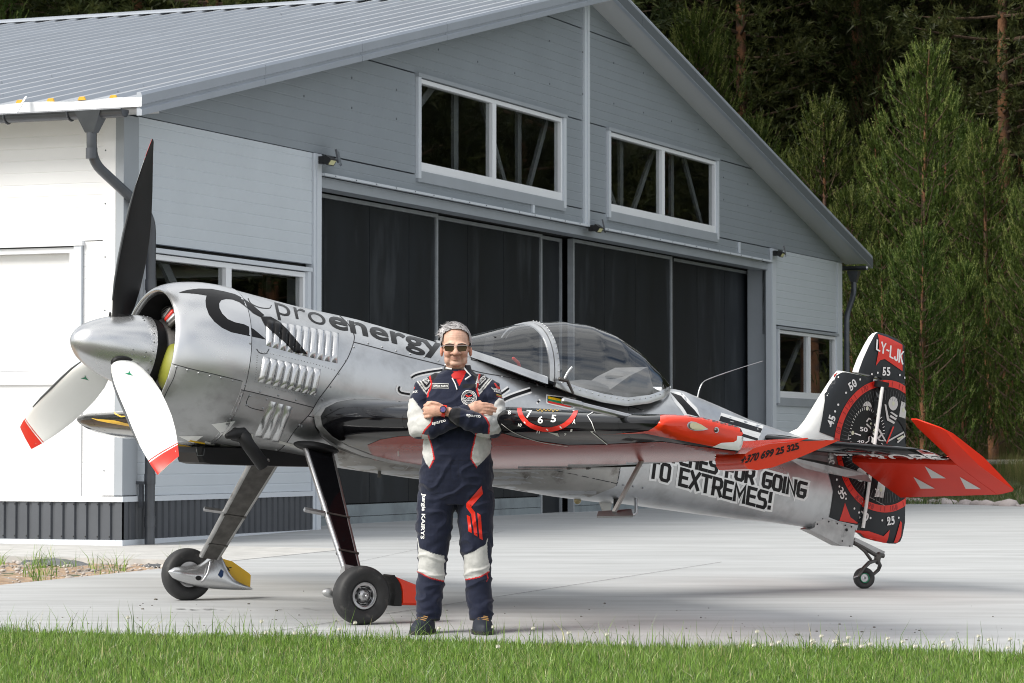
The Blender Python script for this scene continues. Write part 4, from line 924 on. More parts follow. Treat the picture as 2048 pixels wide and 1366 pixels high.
for s_ in COWLSEAMS: seam(s_, c2, parent=COWL)
for s_ in ([(0, 395), (120, 430), (260, 455), (420, 490), (560, 530), (760, 575), (1000, 630), (1080, 655)], [(1000, 615), (1002, 660)], [(960, 940), (950, 1000), (940, 1060), (930, 1100)], [(200, 960), (420, 985), (700, 1040), (930, 1090)]): seam(s_, c5)
seam([(540, 1020), (640, 1075)], c6)
rv = MB()
def rivets(pts, f, n, r=.0065, bvh=None):
    P = [Vector((*f(*p), 0)) for p in pts]; L_ = [0]
    for a, b in zip(P, P[1:]): L_.append(L_[-1]+(b-a).length)
    for k in range(n):
        d = L_[-1]*k/max(1, n-1); i = max(0, min(len(P)-2, next((j-1 for j in range(1, len(L_)) if L_[j] >= d-1e-6), 0))); t = (d-L_[i])/max(1e-6, L_[i+1]-L_[i]); p = P[i].lerp(P[i+1], t)
        q, nn = on_body(p[:2], bvh)
        if q: rv.ell(AMI @ q, (r, r, r*.8), 6, 4)
rivets([(297, 620), (370, 642), (445, 662), (520, 680), (590, 692), (655, 708)], c2, 6, .008)
rivets([(1340, 300), (1385, 322), (1440, 350)], c2, 3, .007); rivets([(1432, 495), (1385, 575), (1340, 655), (1290, 738), (1230, 828)], c2, 5, .0075)
rivets([(1525, 470), (1625, 495), (1710, 518), (1805, 540), (1890, 560), (1975, 580)], c2, 6, .0075)
rivets([(815, 545), (810, 640), (800, 715)], c2, 12, .004); rivets([(820, 520), (950, 545), (1220, 610), (1310, 640)], c2, 26, .004); rivets([(870, 745), (1000, 775), (1180, 815)], c2, 16, .004)
rivets([(735, 735), (715, 785), (675, 885), (640, 950)], c2, 4, .007); rivets([(250, 455), (340, 475), (420, 495), (495, 512), (640, 548), (715, 565), (785, 582), (855, 602), (925, 620)], c5, 14, .0065)
rivets([(1085, 655), (1085, 655)], c5, 1, .007); rivets([(970, 1098), (1040, 1108), (1085, 1116)], c5, 3, .01); rivets([(930, 1100), (945, 1040), (955, 985)], c5, 5, .007)
rivets([(180, 340), (300, 372), (410, 405)], lambda x, y: (1400+x/2.44, 780+y/2.44), 1)
rivets([(420, 650), (560, 690), (700, 730), (790, 750)], c6, 10, .006)
for p in [(768, 805), (745, 865), (850, 885), (875, 828), (832, 778), (950, 802), (1062, 830), (770, 470), (1100, 1000), (935, 1150), (1085, 990)]:
    q, nn = on_body(c2(*p)); 
    if q: rv.ell(AMI @ q, (.008, .008, .008), 7, 4)
kind(rv.build('rivet', 'rivet', FUS), 'stuff')

# ------------------------------------------------------------------ lettering and emblems on the body
logo = [(310,145),(370,128),(440,120),(520,122),(600,137),(670,155),(730,185),(790,230),(860,290),(835,302),(790,278),(740,235),(700,205),(655,188),(615,185),(585,192),(570,215),(572,245),(590,280),(625,315),(670,335),(730,348),(790,378),(835,415),(870,445),(800,430),(730,415),(650,398),(590,370),(540,330),(505,285),(487,235),(483,195),(490,163),(430,153),(370,148)]
decal('emblem', fill2d([pxl(c2, logo)]), BODYL, 'black_vinyl', COWL, AMI, .002, 8)
decal('emblem', fill2d([pxl(c2, [(835,298),(900,300),(960,335),(1010,385),(1070,455),(1135,538),(1050,527),(990,462),(925,405),(862,352)])]), BODYL, 'black_vinyl', FUS, AMI, .003, 2.5)
def along(p0, p1, up): return [(p0[0]+up[0], p0[1]+up[1]), (p1[0]+up[0], p1[1]+up[1]), p1, p0]
def word(body, quad, m, bvh, parent=FUS, bold=0., name='lettering', ref=None, step=7, off=.0022, spacing=1., shear=0.):
    return decal(name, text_in(body, quad, bold, spacing, ref, shear), bvh, m, parent, AMI, off, step)
word('pro', along(c2(948, 318), c2(1268, 398), (-8, -35)), 'black_vinyl', BODY, bold=-.005)
word('energy', along(c2(1288, 402), c2(2015, 588), (-7, -36)), 'black_vinyl', BODY, bold=.022)
word('ES', along((942, 720), (967, 726), (-2, -11)), 'black_vinyl', BODY, bold=.0)
b1 = along((1298, 952), (1538, 1018), (4, -31)); b2 = along((1294, 909), (1608, 994.5), (3.5, -27))
for body, q in (('TO EXTREMES!', b1), ('WATCHES FOR GOING', b2)): slogan(body, q, BODY, FUS, AMI, 6.6, 15.5)
# white edged black brush strokes of the signature behind the pilot and beside the canopy
def stroke(pts, f, w, wo=7, m='black_vinyl'):
    P = [tuple(p[:2]) for p in cr([(*f(*p), 0) for p in pts], 6)]
    decal('signature_outline', strip2d(P, w+wo), BODY, 'white_vinyl', FUS, AMI, .0014, 9); decal('signature', strip2d(P, w), BODY, m, FUS, AMI, .0026, 9)
stroke([(2000, 640), (1900, 655), (1830, 672), (1800, 690)], c2, 4); stroke([(1725, 745), (1718, 765), (1735, 785), (1790, 795)], c2, 4)
stroke([(180, 595), (240, 560), (290, 525)], c5, 4); stroke([(225, 612), (300, 575), (420, 535)], c5, 6); stroke([(460, 600), (470, 608)], c5, 4)
for a, b, m in (((523, 573), (523, 588), 'yellow_paint'), ((523, 588), (523, 600), 'green_vinyl'), ((523, 600), (523, 612), 'red_vinyl')):
    decal('flag_stripe', fill2d([[c5(*a), c5(655, a[1]+30), c5(655, b[1]+28), c5(*b)]]), BODY, m, FUS, AMI, .003, 8)
decal('flag_outline', fill2d([[c5(512, 562), c5(690, 582), c5(690, 642), c5(655, 650), c5(512, 615)]]), BODY, 'white_vinyl', FUS, AMI, .0014, 8)
decal('flag', fill2d([[c5(518, 569), c5(675, 588), c5(670, 640), c5(640, 636), c5(518, 608)]]), BODY, 'black_vinyl', FUS, AMI, .0022, 8)
def edged(polys, f, grow):
    for P in polys:
        Q = [Vector((*f(*p), 0)) for p in P]; c = sum(Q, Vector())/len(Q)
        decal('stripe_outline', strip2d([tuple(q[:2]) for q in Q], grow*2, True), BODY, 'white_vinyl', FUS, AMI, .0014, 8)
        decal('stripe', fill2d([[tuple(q[:2]) for q in Q]]), BODY, 'black_vinyl', FUS, AMI, .0022, 8)
edged([[(310, 25), (420, 62), (490, 140), (560, 210), (612, 280), (480, 245), (440, 180), (380, 110)], [(825, 265), (1252, 398), (1232, 440), (806, 318)], [(985, 425), (1210, 498), (1200, 520), (980, 460)]], ct, 6.5)
for P in ([(520, 985), (675, 965), (600, 1060)], [(310, 1062), (470, 1060), (405, 1108)]): decal('arrow', fill2d([pxl(c2, P)]), BODY, 'white_vinyl', COWL, AMI, .002, 10)
for a, b in (((670, 1018), (790, 1050)), ((940, 1085), (1115, 1135)), ((580, 1112), (700, 1140)), ((480, 1092), (545, 1112))):
    decal('dash', fill2d([[c2(a[0], a[1]), c2(b[0], b[1]), c2(b[0]-4, b[1]+18), c2(a[0]-4, a[1]+18)]]), BODY, 'pale_grey', FUS, AMI, .002, 10)

# ------------------------------------------------------------------ engine inside the cowl
MB().lathe([(-1.085, .3855), (-1.06, .380), (-.95, .378), (-.72, .376)], (0, 0, ZC), (1, 0, 0), 64).build('cowling_liner', 'black_matt', COWL, 50)
en = MB().lathe([(-1.085, .0), (-1.085, .19), (-1.04, .235), (-.98, .245), (-.70, .245), (-.66, .24)], (0, 0, ZC), (1, 0, 0), 28); ENG = en.build('engine', 'dark_steel', AC, 40)
MB().ell((-1.03, -.20, 1.38), (.07, .125, .15), 22, 14).build('gear_case', 'yellow_green', ENG, 40)
for k in range(9):
    a = 2*math.pi*(k+.5)/9; d = Vector((0, math.cos(a), math.sin(a))); c = Vector((-.90, 0, ZC)); mb = MB()
    mb.tube([c+d*.2, c+d*.36], .055, 12)
    for q in range(9): mb.tube([c+d*(.22+.017*q), c+d*(.226+.017*q)], .080, 12)
    mb.build('cylinder', 'dark_steel', ENG, 40)
for k in range(18): a = 2*math.pi*k/18; d = Vector((0, math.cos(a), math.sin(a))); MB().tube([Vector((-1.04, 0, ZC))+d*.15, Vector((-1.01, 0, ZC))+d*.26, Vector((-.93, 0, ZC))+d*.33], .009, 6).build('pushrod_tube', 'black_matt', ENG)
MB().lathe([(-.78, .0), (-.78, .375)], (0, 0, ZC), (1, 0, 0), 40).build('baffle', 'black_matt', ENG)
MB().lathe([(-1.145, .05), (-1.145, .155), (-1.115, .165), (-1.085, .155), (-1.085, .05)], (0, 0, ZC), (1, 0, 0), 40).build('prop_governor_ring', 'black_matt', ENG, 40)
for a, m in ((1.15, 'red_vinyl'), (1.0, 'steel'), (1.3, 'dark_steel'), (.85, 'dark_steel')):
    d = Vector((0, -math.cos(a), math.sin(a))); MB().tube([Vector((-1.06, 0, ZC))+d*.25, Vector((-1.04, 0, ZC))+d*.30], .02, 8, dome=True).build('ignition_fitting', m, ENG, 50)

# ------------------------------------------------------------------ spinner and propeller
SPR = [(-1.625, .0), (-1.62, .028), (-1.60, .062), (-1.56, .103), (-1.50, .140), (-1.42, .176), (-1.33, .204), (-1.24, .222), (-1.165, .228), (-1.15, .226), (-1.15, .19)]
sp = MB().lathe([(p.x, p.y) for p in cr([(a, b, 0) for a, b in SPR], 3)], (0, 0, ZC), (1, 0, 0), 72); SPIN = sp.build('spinner', 'silver_smooth', AC, 45)
MB().lathe([(-1.149, .1), (-1.149, .216), (-1.12, .221), (-1.085, .216), (-1.085, .1)], (0, 0, ZC), (1, 0, 0), 64).build('backplate', 'black_matt', SPIN, 40)
sv = MB()
for k in range(24): a = 2*math.pi*k/24; sv.ell((-1.175, .2275*math.cos(a), ZC+.2275*math.sin(a)), (.006, .005, .005), 7, 4)
for base in (87, -33, -153):
    for da in (-22, 22, -30, 30):
        for xx, rr in ((-1.30, .2115), (-1.22, .225)):
            a = rad(base+da); sv.ell((xx, -rr*math.cos(a), ZC+rr*math.sin(a)), (.006, .005, .005), 7, 4)
kind(sv.build('screw', 'rivet', SPIN), 'stuff')
def blade(deg, mface):
    "wooden blade with a curved leading edge; local r along the blade, chord turns from coarse root pitch to fine tip"
    e = Vector((0, -math.cos(rad(deg)), math.sin(rad(deg)))); ax = Vector((1, 0, 0)); tg = ax.cross(e); c0 = Vector((-1.335, 0, ZC))
    R = [.12, .20, .28, .40, .55, .70, .85, 1.0, 1.12, 1.22, 1.295, 1.30]; CH = [.12, .15, .20, .238, .255, .255, .25, .232, .21, .185, .165, .16]; TK = [.085, .075, .06, .045, .034, .027, .022, .018, .015, .012, .009, .007]
    PT = [70, 69, 68, 66.5, 65, 63, 58, 51, 43, 35, 28, 27]; OFF = [0, -.004, -.01, -.014, -.016, -.014, -.008, .0, .006, .012, .016, .016]
    def ring(i, r0=None):
        a = -rad(PT[i]); ch = tg*math.cos(a)+ax*math.sin(a); nn = ax*math.cos(a)-tg*math.sin(a); out = []
        for k in range(20):
            b = 2*math.pi*k/20; cx_ = math.cos(b); s_ = math.sin(b); t = TK[i]*(.5*s_*(1+.35*cx_))
            out.append(c0+e*R[i]+ch*(CH[i]*.5*cx_+OFF[i])+nn*t)
        return out
    rings = [ring(i) for i in range(len(R))]
    mb = MB(); n = 20
    for i in range(len(R)-1):
        vs = rings[i]+rings[i+1]
        for k in range(n):
            front = math.sin(2*math.pi*(k+.5)/n) < 0
            mb.add([rings[i][k], rings[i][(k+1) % n], rings[i+1][(k+1) % n], rings[i+1][k]], [(0, 1, 2, 3)], 0 if front else 1)
    mb.add(rings[-1], [tuple(range(n))], 0); o = mb.build('propeller_blade', [mface, 'black_matt'], AC, 40)
    def band(r0, r1, m, nm):
        q = []
        for r in [r0]+[x for x in R if r0 < x < r1]+[r1]:
            j = next(j for j in range(1, len(R)) if R[j] >= r); t = (r-R[j-1])/(R[j]-R[j-1]); a_, b_ = rings[j-1], rings[j]; cc = [x.lerp(y, t) for x, y in zip(a_, b_)]; ce = sum(cc, Vector())/n; q.append([ce+(x-ce)*1.0+(x-ce).normalized()*.0016 for x in cc])
        MB().loft([[r_[k % 20] for k in range(10, 21)] for r_ in q], closed=False).build(nm, m, o, 40)
    if mface == 'white_paint': band(1.185, 1.2995, 'red_vinyl', 'tip_band'); band(1.165, 1.174, 'red_vinyl', 'tip_stripe')
    return o, rings
BL = [blade(87, 'white_paint'), blade(-33, 'white_paint'), blade(-153, 'white_paint')]
for (o, rings), P in zip(BL[1:], ([(710, 640), (735, 660), (752, 655), (735, 648), (722, 634), (724, 650)], [(460, 665), (490, 685), (505, 688), (494, 672), (484, 656), (484, 672)])):
    decal('blade_emblem', fill2d([pxl(c1, [(P[0][0], P[0][1]+8), (P[0][0]+22, P[0][1]+2), (P[0][0]+24, P[0][1]-14), (P[0][0]+30, P[0][1]+3), (P[0][0]+46, P[0][1]+20), (P[0][0]+26, P[0][1]+14)])]), abvh(o), 'green_vinyl', o, AMI, .0015, 4)
for o, rings in BL:                      # dark erosion guard along the leading edge
    MB().tube([r[0].lerp(r[10], -.004) for r in rings[2:8]], [.004, .007, .008, .008, .007, .004], 6).build('leading_edge_guard', 'grey_vinyl', o, 60)
for deg in (87, -33, -153):
    e = Vector((0, -math.cos(rad(deg)), math.sin(rad(deg)))); c = Vector((-1.325, 0, ZC))+e*.19; tg = Vector((1, 0, 0)).cross(e)
    MB().loft([[c+(Vector((1, 0, 0))*math.cos(2*math.pi*k/20)*.082+tg*math.sin(2*math.pi*k/20)*.058)+e*h for k in range(20)] for h in (-.05, .018)]).build('blade_opening', 'black_matt', SPIN, 40)

# ------------------------------------------------------------------ wings
def naca(n=14, cut=1.0):
    xs_ = [.5*(1-math.cos(math.pi*i/n))*cut for i in range(n+1)]
    th = lambda x: 5*(.2969*math.sqrt(x)-.126*x-.3516*x*x+.2843*x**3-.1036*x**4)
    up_ = [(x, th(x)) for x in xs_]; return up_+[(x, -t) for x, t in up_[:0:-1]]
def wsec(y, le, ch, z, t, sgn, cut=1.0, n=14, inc=0.): return [(le+ch*x, sgn*y, z+ch*t*q-inc*ch*x) for x, q in naca(n, cut)]
def w_le(y): return -.11+.068*(y-.5)
def w_te(y): return 1.87-.178*(y-.5)
def w_z(y): return 1.235+.003*(y-.5)
def w_t(y): return .185-.012*(y-.5)
def aileron_hinge(y): return w_te(y)-.43
def wing(sgn):
    mb = MB(); S = []
    for y in (.30, .6, 1.0, 1.42): S.append(wsec(y, w_le(y), w_te(y)-w_le(y), w_z(y), w_t(y), sgn))
    mb.loft(S)
    S = []
    for y in (1.424, 2.0, 2.7, 3.2, 3.545): c = w_te(y)-w_le(y); S.append(wsec(y, w_le(y), c, w_z(y), w_t(y), sgn, (aileron_hinge(y)-w_le(y))/c))
    mb.loft(S); S = []
    for y in (3.547, 3.7, 3.86): c = w_te(y)-w_le(y); S.append(wsec(y, w_le(y), c, w_z(y), w_t(y), sgn, (aileron_hinge(y)-.185-w_le(y))/c))
    y = 3.86; c = w_te(y)-w_le(y); cutv = (aileron_hinge(y)-.185-w_le(y))/c
    for dy, k in ((.03, .86), (.048, .55), (.052, .18)):
        S.append([(w_le(y)+c*.03*(1-k)+(p[0]-w_le(y))*(1-.04*(1-k)), sgn*(y+dy), w_z(y)+(p[2]-w_z(y))*k) for p in wsec(y, w_le(y), c, w_z(y), w_t(y), sgn, cutv)])
    mb.loft(S); return mb.build('wing', 'black_gloss', AC, 35)
WP = wing(-1); WS = wing(1); WPB = abvh(WP); WSB = abvh(WS)
def aileron(sgn, defl):
    mb = MB(); S = []
    for y, nose, dz in ((1.45, .075, -.022), (2.2, .075, -.022), (3.0, .075, -.022), (3.555, .075, -.022), (3.56, .19, -.045), (3.90, .18, -.045)):
        h = aileron_hinge(y); c = .45; P = []
        for x, t in ((-nose, .018), (-nose*.92, .042), (-nose*.6, .060), (0, .064), (.2, .042), (c, .004)): P.append((x, t*(.5 if y < 3.558 else 1.)))
        Q = P+[(x, -t) for x, t in P[::-1]]
        S.append([(h+.04+x*math.cos(defl)-z*math.sin(defl), sgn*y, w_z(y)+dz+x*math.sin(defl)+z*math.cos(defl)) for x, z in Q])
    mb.loft(S[:4]); mb.loft(S[4:]); return mb.build('aileron', 'red_gloss', AC, 35)
AP = aileron(-1, rad(20)); AS = aileron(1, rad(-8)); AS.data.materials[0] = MATS['yellow_paint']; APB = abvh(AP)
# paint schemes of the port wing
def wdec(name, P, m, f=c5, off=.002, bvh=None, parent=None): return decal(name, fill2d([pxl(f, P)]), bvh or WPB, m, parent or WP, AMI, off, 4)
wdec('tip_paint', [(1188, 640), (1400, 640), (1700, 690), (1700, 760), (1650, 845), (1560, 880), (1495, 868), (1300, 830), (1100, 790), (805, 797), (900, 795), (1040, 785), (1120, 775), (1170, 745), (1190, 715)], 'red_gloss', off=.003)
wdec('tip_panel', [(735, 578), (830, 540), (955, 532), (985, 515), (992, 470), (1100, 480), (1100, 612), (1000, 614), (870, 600)], 'white_paint', ct, .005)
wdec('belly_paint', [(170, 800), (260, 792), (330, 815), (480, 840), (640, 862), (860, 858), (1000, 850), (1200, 840), (1500, 880), (1640, 900), (1640, 1000), (170, 1000)], 'red_shaded')
wdec('belly_paint', [(1520, 1120), (1600, 1085), (1720, 1064), (1880, 1058), (2200, 1100), (2200, 1300), (1600, 1300)], 'red_shaded', c2)
dial = [(352+338*(1-math.cos(t))/2, 640+128*math.sin(t)*1.0) for t in np.linspace(.02, math.pi-.02, 30)]
decal('dial_ring', strip2d(pxl(c5, dial), 9), WPB, 'red_vinyl', WP, AMI, .003, 8)
for s_, x, y, h in (('7', 392, 700, 45), ('6', 462, 732, 42), ('5', 540, 725, 42), ('A', 668, 735, 26), ('8', 655, 780, 16), ('9', 618, 803, 16), ('10', 345, 750, 18), ('B', 285, 680, 22), ('11', 455, 790, 16)):
    word(s_, along(c5(x, y), c5(x+h*(.72 if len(s_) == 1 else 1.1), y+2), (1.5, -h/2.97)), 'white_vinyl', WPB, WP, .02)
decal('dial_tick', join2d(*[strip2d([c5(a, b), c5(c_, d)], 2.2) for a, b, c_, d in ((382, 722, 392, 732), (514, 764, 526, 772), (596, 750, 606, 760), (665, 650, 680, 660))]), WPB, 'white_vinyl', WP, AMI, .004, 8)
wdec('dial_arrow', [(525, 785), (582, 790), (592, 812)], 'pale_grey')
decal('zigzag', strip2d(pxl(c5, [(800, 662), (757, 688), (785, 728), (805, 783), (778, 778), (875, 856)]), 1.6), WPB, 'white_vinyl', WP, AMI, .003, 6)
decal('dial_line', strip2d([tuple(p[:2]) for p in cr([(*c5(*p), 0) for p in ((248, 735), (330, 790), (470, 840), (640, 868))], 6)], .9), WPB, 'pale_grey', WP, AMI, .003, 8)
decal('wing_signature', strip2d([tuple(p[:2]) for p in cr([(*c5(455+i*11, 655+(7 if i % 2 else -5)+(4 if i % 3 == 0 else 0)), 0) for i in range(13)], 4)], 1.1), WPB, 'yellow_paint', WP, AMI, .003, 6)
for a, b in (((640, 945), (820, 932)), ((850, 938), (935, 932)), ((980, 930), (1220, 914)), ((1320, 918), (1460, 905))): decal('aileron_stripe', strip2d([c5(*a), c5(*b)], 3.2), APB, 'black_gloss', AP, AMI, .002, 8)
decal('aileron_stripe', strip2d([c5(940, 932), c5(975, 930)], 3.2), APB, 'white_vinyl', AP, AMI, .002, 8)
word('+370 699 25 325', [ct(1062, 672), ct(1622, 536), ct(1632, 606), ct(1016, 768)], 'black_vinyl', APB, AP, .04, step=3)
# navigation lamp and fuel cap in the tip
def blob(px_, bvh, r, m, name, parent, stretch=None, dz=.006):
    q, nn = on_body(px_, bvh)
    if q is None: return
    mb = MB(); p = AMI @ (q-ray(*px_)*dz); mb.ell(p, r, 14, 8); return mb.build(name, m, parent, 60)
drop = [(478, 358), (490, 335), (520, 325), (560, 330), (620, 352), (697, 402), (640, 415), (560, 418), (510, 405), (485, 385)]
decal('lamp_rim', fill2d([pxl(ct, drop)]), WPB, 'steel', WP, AMI, .004, 4)
decal('navigation_lamp', fill2d([[ct(580+(x-580)*.82, 372+(y-372)*.82) for x, y in drop]]), WPB, 'lamp_lens', WP, AMI, .012, 4)
decal('cap_ring', fill2d([[ct(778+26*math.cos(a), 410+30*math.sin(a)) for a in np.linspace(0, 6.1, 18)]]), WPB, 'steel', WP, AMI, .004, 4); blob(ct(778, 410), WPB, (.012, .012, .012), 'dark_steel', 'tie_down_bolt', WP)
# pitot tube, spade, brackets
def seg(u, v, y): return acl(u, v, y)
MB().tube([seg(1273, 838, -3.55), seg(1155, 809, -3.55)], .018, 14).tube([seg(1160, 810, -3.55), seg(1129, 802, -3.55)], [.021, .019], 14, dome=True).build('pitot_tube', 'steel', WP, 50)
ys_ = -2.7
MB().bar(seg(1285, 918, ys_), seg(1228, 1024, ys_), .03, .014, AX and (1, 0, 0)).build('spade_arm', 'alu_paint', AP, 40)
pts = [seg(1193, 1036, ys_), seg(1215, 1027, ys_), seg(1262, 1021, ys_), seg(1235, 1033, ys_)]
MB().prism([p+Vector((0, o, 0)) for p, o in zip(pts, (0, .10, .0, -.16))], (0, 0, .01)).build('spade_plate', 'grey_vinyl', AP)
for u in (1131, 1169): MB().bar(seg(u, 912, -1.2), seg(u+8, 938, -1.2), .03, .02).build('hinge_bracket', 'dark_steel', WP)
# starboard tip: yellow ring and band on black
decal('tip_ring', strip2d(pxl(c1, [(650, 835), (645, 850), (655, 875), (690, 892), (716, 890), (712, 860), (700, 835)]), 3), WSB, 'yellow_paint', WS, AMI, .002, 5)
decal('tip_band', fill2d([pxl(c1, [(520, 900), (560, 905), (650, 912), (760, 938), (760, 950), (640, 930), (560, 915)])]), WSB, 'yellow_paint', WS, AMI, .002, 5)
# wing root collar
for sgn in (-1, 1):
    c = [Vector((x*.5+.0, 0, 0)) for x in range(2)]; P = wsec(.44, w_le(.44)-.012, w_te(.44)-w_le(.44)+.02, w_z(.44), w_t(.44)*1.07, sgn); Q = wsec(.50, w_le(.5)-.003, w_te(.5)-w_le(.5)+.004, w_z(.5), w_t(.5)*1.015, sgn)
    MB().loft([P, Q]).build('root_fairing', 'silver_worn', FUS, 40)

# ------------------------------------------------------------------ canopy
KX = [.84, 1.0, 1.2, 1.45, 1.6, 1.8, 2.0, 2.2, 2.4, 2.55, 2.66, 2.73]
KT = [1.905, 1.935, 2.012, 2.118, 2.168, 2.214, 2.231, 2.207, 2.135, 2.05, 1.975, 1.938]
KZ = [1.89, 1.865, 1.83, 1.785, 1.765, 1.735, 1.725, 1.735, 1.79, 1.85, 1.905, 1.93]
KW = [.06, .19, .285, .355, .375, .385, .385, .375, .335, .27, .17, .05]
def canopy_pt(x, a, g=0.):
    zt, zl, wd = (interp(x, KX, A) for A in (KT, KZ, KW)); c, s_ = math.cos(a), math.sin(a)
    return Vector((x, -(wd+g)*math.copysign(abs(c)**.88, c), zl+(zt-zl+g)*abs(s_)**.88))
xs_ = [p.x for p in cr([(x, 0, 0) for x in KX], 4)]
def bow_x(a): return 1.56+.05*(1-math.sin(a))         # main bow between windscreen and hood
def canopy_patch(name, fx0, fx1, nx_, a0, a1, na, g, m, parent, thick=.0):
    vs = []
    for i in range(nx_+1):
        for j in range(na+1):
            a = lerp(a0, a1, j/na); vs.append(canopy_pt(lerp(fx0(a), fx1(a), i/nx_), a, g))
    f = [(i*(na+1)+j, i*(na+1)+j+1, (i+1)*(na+1)+j+1, (i+1)*(na+1)+j) for i in range(nx_) for j in range(na)]
    mb = MB().add(vs, f)
    if thick:
        k = len(vs); vs2 = []
        for i in range(nx_+1):
            for j in range(na+1): a = lerp(a0, a1, j/na); vs2.append(canopy_pt(lerp(fx0(a), fx1(a), i/nx_), a, g-thick))
        mb.add(vs2, [t[::-1] for t in f], 1)
        rim = [j for j in range(na+1)]+[i*(na+1)+na for i in range(1, nx_+1)]+[nx_*(na+1)+j for j in range(na-1, -1, -1)]+[i*(na+1) for i in range(nx_-1, 0, -1)]
        mb.f += [(rim[q], rim[(q+1) % len(rim)], rim[(q+1) % len(rim)]+k, rim[q]+k) for q in range(len(rim))]; mb.mi += [0]*len(rim)
    return mb.build(name, [m, 'cockpit_dark'] if thick else m, parent, 50)
C_ = lambda v: (lambda a: v)
WSC = canopy_patch('windscreen', C_(.86), bow_x, 22, .02, math.pi-.02, 40, 0, 'canopy_glass', AC)
HOOD = canopy_patch('canopy', bow_x, C_(2.725), 34, .02, math.pi-.02, 40, 0, 'canopy_glass', AC)
canopy_patch('bow_frame', lambda a: bow_x(a)-.034, lambda a: bow_x(a)-.003, 3, .0, math.pi, 40, .006, 'silver', HOOD, .014)
canopy_patch('bow_frame', lambda a: bow_x(a)+.003, lambda a: bow_x(a)+.038, 3, .0, math.pi, 40, .009, 'silver', HOOD, .018)
for a0, a1 in ((-.16, .13), (math.pi-.13, math.pi+.16)):
    def rail(x): pass
    vs = []; mb = MB(); N_ = 40
    for i in range(N_+1):
        x = lerp(1.62, 2.735, i/N_); s_ = -1 if a0 < 1 else 1
        zt, zl, wd = (interp(x, KX, A) for A in (KT, KZ, KW)); fade = min(1, (2.755-x)*6)
        vs += [(x, s_*(wd+.012), zl-.028), (x, s_*(wd+.014), zl+.0), (x, s_*(wd+.002), zl+.026*fade+.004), (x, s_*(wd-.012), zl+.024*fade), (x, s_*(wd-.014), zl-.028)]
    mb.add(vs, [(i*5+j, i*5+(j+1) % 5, (i+1)*5+(j+1) % 5, (i+1)*5+j) for i in range(N_) for j in range(5)]); mb.build('canopy_rail', 'silver', HOOD, 50)
    vs = []; mb = MB()
    for i in range(N_+1):
        x = lerp(.86, 1.56, i/N_); s_ = -1 if a0 < 1 else 1; zt, zl, wd = (interp(x, KX, A) for A in (KT, KZ, KW))
        vs += [(x, s_*(wd+.02), zl-.03), (x, s_*(wd+.010), zl+.012), (x, s_*(wd-.004), zl+.022), (x, s_*(wd-.014), zl-.03)]
    mb.add(vs, [(i*4+j, i*4+(j+1) % 4, (i+1)*4+(j+1) % 4, (i+1)*4+j) for i in range(N_) for j in range(4)]); mb.build('windscreen_rail', 'silver', WSC, 50)
rr = MB()
for k in range(22): x = lerp(1.66, 2.70, k/21); zl, wd = interp(x, KX, KZ), interp(x, KX, KW); rr.ell((x, -(wd+.013), zl+.012), (.005, .004, .005), 6, 4)
for k in range(16): a = lerp(.05, 1.5, k/15); rr.ell(canopy_pt(bow_x(a)+.03, a, .012), (.005, .005, .005), 6, 4)
kind(rr.build('rivet', 'rivet', HOOD), 'stuff')
# sill, cockpit floor panel, seat, instrument coaming
COCK = MB(); rg = []
for x in np.linspace(1.0, 2.6, 14):
    zl, wd = interp(x, KX, KZ), interp(x, KX, KW); rg.append([(x, -wd*.97, zl-.012), (x, 0, zl+.012+.035*math.sin(x*3)**2), (x, wd*.97, zl-.012)])
COCK.loft(rg, caps=False, closed=False); COCK = COCK.build('cockpit', 'cockpit_dark', AC, 60)
MB().prism([(1.16, -.22, 1.84), (1.34, -.25, 1.90), (1.36, -.25, 1.76), (1.16, -.22, 1.80)], (0, .46, 0)).build('instrument_coaming', 'black_matt', COCK)
MB().prism([(2.32, -.22, 1.74), (2.56, -.16, 1.84), (2.45, -.18, 2.02), (2.30, -.20, 1.93), (2.15, -.2, 1.80)], (0, .40, 0)).build('seat_back', 'fabric_seat', COCK)
MB().ell((2.10, -.03, 1.79), (.17, .19, .075), 16, 8).build('parachute', 'fabric_seat', COCK, 30)
MB().ell((2.36, -.02, 1.93), (.10, .15, .05), 14, 8).build('headrest', 'fabric_seat', COCK, 30)
MB().bar((1.28, -.12, 1.86), (1.28, -.12, 2.0), .12, .10).build('camera_mount', 'black_matt', COCK)
MB().tube([(1.40, -.28, 1.81), (1.37, -.29, 1.85), (1.33, -.29, 1.87)], .011, 8, dome=True).build('red_handle', 'red_vinyl', COCK, 50)
h0 = seg(1128, 763, -.41); MB().tube([seg(1125, 765, -.42), seg(1136, 744, -.44), seg(1144, 734, -.44)], .008, 8).build('canopy_latch', 'silver', HOOD, 60)
MB().tube([seg(1120, 758, -.42), seg(1135, 762, -.44), seg(1146, 786, -.44)], [.014, .012, .009], 8, dome=True).build('canopy_handle', 'dark_steel', HOOD, 60)

